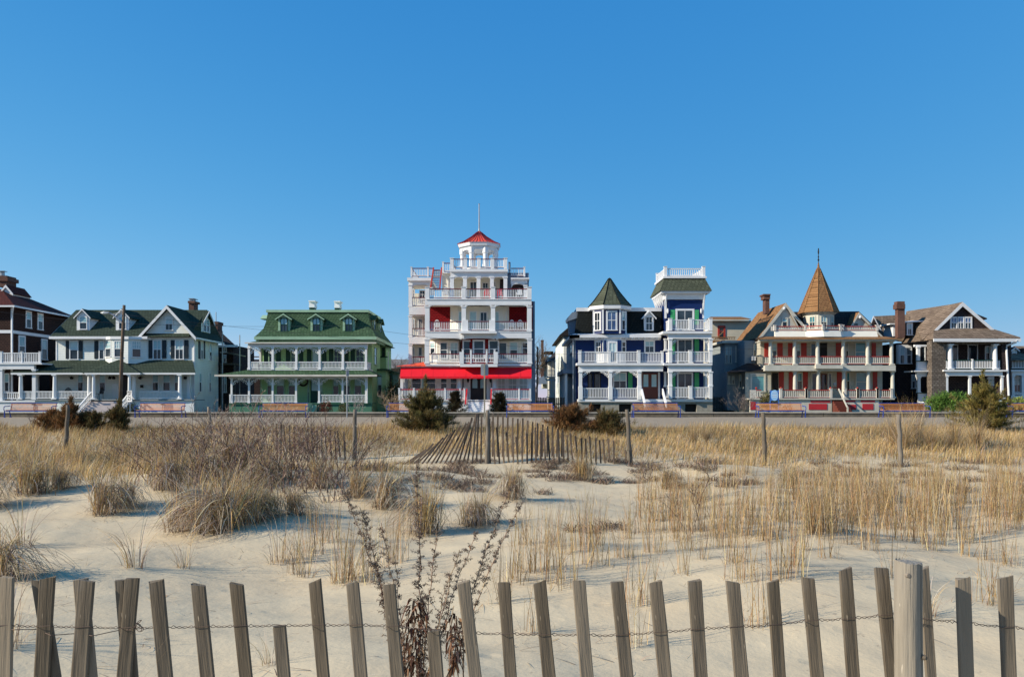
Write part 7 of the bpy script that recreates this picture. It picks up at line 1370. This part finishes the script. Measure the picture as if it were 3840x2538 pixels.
# ---- garden plants by the houses
def gp(g, name, x, d, lb, cat='bush'): o = g.obj(name, ((x-1920)*d/F, d, .25)); tag(o, lb, cat)
gp(leafy(1, 2.1, .8, ((.09, .1, .03), (.15, .14, .05), (.2, .17, .06)), 2600, .14), 'rhododendron', 2884, 70, 'tall olive rhododendron bush behind the oval sign'); gp(leafy(2, 1.9, 1.7, ((.09, .17, .03), (.13, .24, .045), (.16, .26, .055)), 7000, .2), 'green_hedge', 3565, 62, 'bright green rounded hedge before the shingled house'); gp(leafy(3, 1.1, .5, ((.1, .09, .035), (.14, .12, .04)), 900, .09), 'round_shrub', 1287, 68, 'small round brownish shrub before the green house')
gp(leafy(4, 1.5, 1.8, ((.22, .26, .05), (.28, .32, .06)), 4000, .18), 'green_hedge', 3830, 66, 'yellow-green hedge behind the last bench at the right edge'); gp(leafy(5, 1.2, .4, ((.03, .05, .02), (.05, .07, .03)), 900, .08), 'round_shrub', 500, 68, 'small dark evergreen shrub right of the white house steps'); gp(leafy(6, 1.3, .55, ((.16, .04, .02), (.12, .03, .02)), 1200, .1), 'red_bush', 1222, 69, 'low dark red bush before the green house steps')
gp(leafy(7, .8, 1.2, ((.12, .09, .04), (.16, .12, .05)), 1200, .08), 'low_shrub', 2420, 70, 'low straw-coloured shrub before the navy house foundation')
def gs(seed, x, d, h, lb, pal, stems=22, th=.02): g = shrub(seed, h, stems, .8, pal, th, .6, .008); gp(g, 'bare_shrub', x, d, lb, 'shrub')
gs(31, 1470, 69, 2.0, 'upright pale bare shrub between the green house and the red hotel', ((.42, .31, .2), (.5, .38, .25))); gs(32, 2785, 68, 1.9, 'grey bare shrub left of the oval sign before the cream house', ((.2, .17, .15), (.27, .22, .19)), 26); gs(33, 2950, 69, 1.0, 'low red-brown twiggy shrub behind the bench by the oval sign', ((.2, .1, .07), (.26, .14, .1))); gs(34, 1340, 66, 1.6, 'thin whitish bare shrub right of the green house steps', ((.4, .36, .32), (.3, .26, .23)), 14); gs(35, 1935, 72, 1.0, 'low bare shrub before the hotel railing, right', ((.2, .16, .1), (.24, .17, .1)))
def tree(x, d, h, seed, lb, name='bare_tree'):
    X = (x-1920)*d/F; r = empty(name, (X, d, .2), 0, lb, 'tree'); MB().tube([(0, 0, 0), (.1, 0, h*.3), (0, .1, h*.55)], .2, 8, .1).build('trunk', mat('bark', (.12, .09, .07), .9), r)
    g = shrub(seed, h*.75, 12, 1.2, ((.15, .11, .08), (.2, .15, .1)), .05); g.obj('crown', (0, 0, h*.3), r)
tree(2003, 100, 7.5, 41, 'bare tree behind the fence between the red hotel and the navy house'); tree(1492, 95, 4.8, 42, 'bare tree behind the right end of the green house')
gp(leafy(9, 3.4, 1.2, ((.08, .07, .02), (.12, .09, .03)), 2500, .16), 'autumn_bush', 1480, 80, 'tall rusty olive bush between the green house and the hotel awning')
# ---- dead goldenrod in the foreground: stems from one root, curled leaves and seed heads
def goldenrod(x, d, ztop, stems, lb, leaves=120, mass=None):
    X = (x-1920)*d/F; z0 = float(zt(X, d)); root = empty('dead_goldenrod', (X, d, z0), 0, lb, 'dead plant'); g = Veg(); lf = Veg(); sd = Veg(); r = random.Random(int(x))
    for tx, ty, dd, hd in stems:
        T = Vector(px(tx, ty, d+dd))-Vector((X, d, z0)); n = 22; P = []; sx = r.uniform(-.03, .03)
        for k in range(n+1):
            t = k/n; P.append(Vector((T.x*(t**1.9)+sx*sin(pi*t)+r.gauss(0, .0025), T.y*t**1.5, T.z*t)))
        A = np.array([tuple(p) for p in P[:-1]]); B = np.array([tuple(p) for p in P[1:]]); ra = np.linspace(.0042, .0014, n); g.sticks(A, B, ra, ra*.93, cols(n, (.3, .19, .12), (.36, .25, .17)))
        # curled hanging leaves low on the stem
        for k in range(4, n):
            t = k/n; m = int(leaves/len(stems)*(.02+.16*math.exp(-((t-.5)/.16)**2)))+1
            b = np.tile(np.array([tuple(P[k])]), (m, 1))+R_.normal(0, .006, (m, 3)); L_ = rnd(.018, .05, m)*(1 if t < .72 else .45)
            lf.blades(b, -L_*rnd(.2, .9, m), L_*rnd(.15, .6, m), rnd(0, 6.28, m), rnd(.006, .015, m)*(1 if t < .72 else .6), cols(m, (.2, .1, .05), (.14, .07, .04), (.28, .15, .08), (.09, .05, .035)), droop=rnd(-.5, .3, m), segs=5, pw=.8)
        # seed head: side sprays with fluffy knots
        for k in range(int(n*.55), n+1):
            p = P[k]
            for _ in range(int(hd*1.7)):
                p = P[k].lerp(P[k-1], r.random()); a = r.uniform(0, 6.28); ln = r.uniform(.008, .05)*(1.15-.6*(k/n)); e = p+Vector((cos(a)*ln, sin(a)*ln*.6, ln*r.uniform(.1, .8))); g.sticks([tuple(p)], [tuple(e)], .0011, .0007, cols(1, (.3, .2, .14)))
                for q in range(5):
                    c = p.lerp(e, .4+.15*q); m = 5; sd.blades(np.tile(np.array([tuple(c)]), (m, 1))+R_.normal(0, .003, (m, 3)), rnd(-.006, .006, m), rnd(.002, .005, m), rnd(0, 6.28, m), rnd(.002, .0045, m), cols(m, (.24, .18, .13), (.28, .22, .17), (.13, .09, .07)), segs=2, pw=1)
    if mass:
        mx, m0, m1, wd, m = mass; a0 = px(mx, m0, d)[2]-z0; a1 = px(mx, m1, d)[2]-z0; t = rnd(0, 1, m); zz = a0+(a1-a0)*t; ww = wd*np.sin(np.clip(t*1.15+.1, 0, 1)*pi)**.6+.006; an = rnd(0, 6.28, m); cx = px(mx, 0, d)[0]-X
        b = np.stack([cx+ww*np.cos(an)*rnd(.1, 1, m), ww*np.sin(an)*rnd(.1, 1, m), zz], -1); L_ = rnd(.03, .075, m)
        lf.blades(b, -L_*rnd(.3, 1, m), L_*rnd(.1, .5, m), an+rnd(-1, 1, m), rnd(.004, .011, m), cols(m, (.2, .1, .055), (.11, .055, .035), (.28, .16, .09), (.07, .038, .026)), droop=rnd(-.4, .4, m), segs=5, pw=.7)
    g.obj('stem', (0, 0, 0), root); lf.obj('leaf', (0, 0, 0), root)['kind'] = 'stuff'
    if sd.V: sd.obj('seed_head', (0, 0, 0), root)['kind'] = 'stuff'
goldenrod(1572, 2.9, 0, ((1562, 1735, 0, 7), (1290, 1840, .1, 7), (1350, 1900, .12, 6), (1430, 1960, -.05, 4), (1640, 1990, .15, 5), (1915, 1830, .1, 7), (1960, 1880, .15, 5), (1790, 1990, .05, 4), (1480, 2080, .1, 2), (1725, 2060, -.1, 3), (1690, 2150, 0, 2)), 'tall dead goldenrod with curled brown leaves and grey seed heads behind the near fence', 200, (1558, 2240, 2660, .044, 430))
goldenrod(1712, 2.75, 0, ((1735, 2290, 0, 0), (1680, 2300, .05, 0), (1700, 2270, .02, 0), (1745, 2330, 0, 0)), 'smaller cluster of curled brown leaves beside the short picket', 120, (1706, 2300, 2500, .034, 120))
for i, (a, b, t_, lb) in enumerate(((1230, 1650, .9, 'thin dark dead weed standing before the thicket'), (115, 1660, 1.0, 'dark dead weed stalk near the left edge'), (3293, 1660, .7, 'dark dead weed standing in front of the golden strip'), (2738, 1850, .55, 'dark upright dead weed on sand, right of centre'), (2560, 1800, .6, 'crooked dead weed below the golden strip'), (2590, 2000, .9, 'purplish bare weed among thin golden clumps'))):
    x, d, z = at(a, b); g = shrub(60+i, t_*.8, 2, .1, ((.13, .09, .07), (.19, .12, .1)), .007, .8, .003); o = g.obj('dead_weed', (x, d, z)); tag(o, lb, 'weed')

g = Veg(); n = 18; g.blades(np.stack([rnd(-.12, .2, n), rnd(-.05, .05, n), np.full(n, -.02)], -1), rnd(.7, 1.2, n), rnd(.1, .6, n), rnd(-.4, .5, n), rnd(.0018, .0032, n), cols(n, *PALE, *GOLD[:1]), droop=rnd(.0, .35, n), segs=9)
o = g.obj('sparse_tuft', (-1.38, 2.08, float(zt(-1.38, 2.08)))); tag(o, 'long pale blades leaning across the leftmost near pickets', 'grass clump')
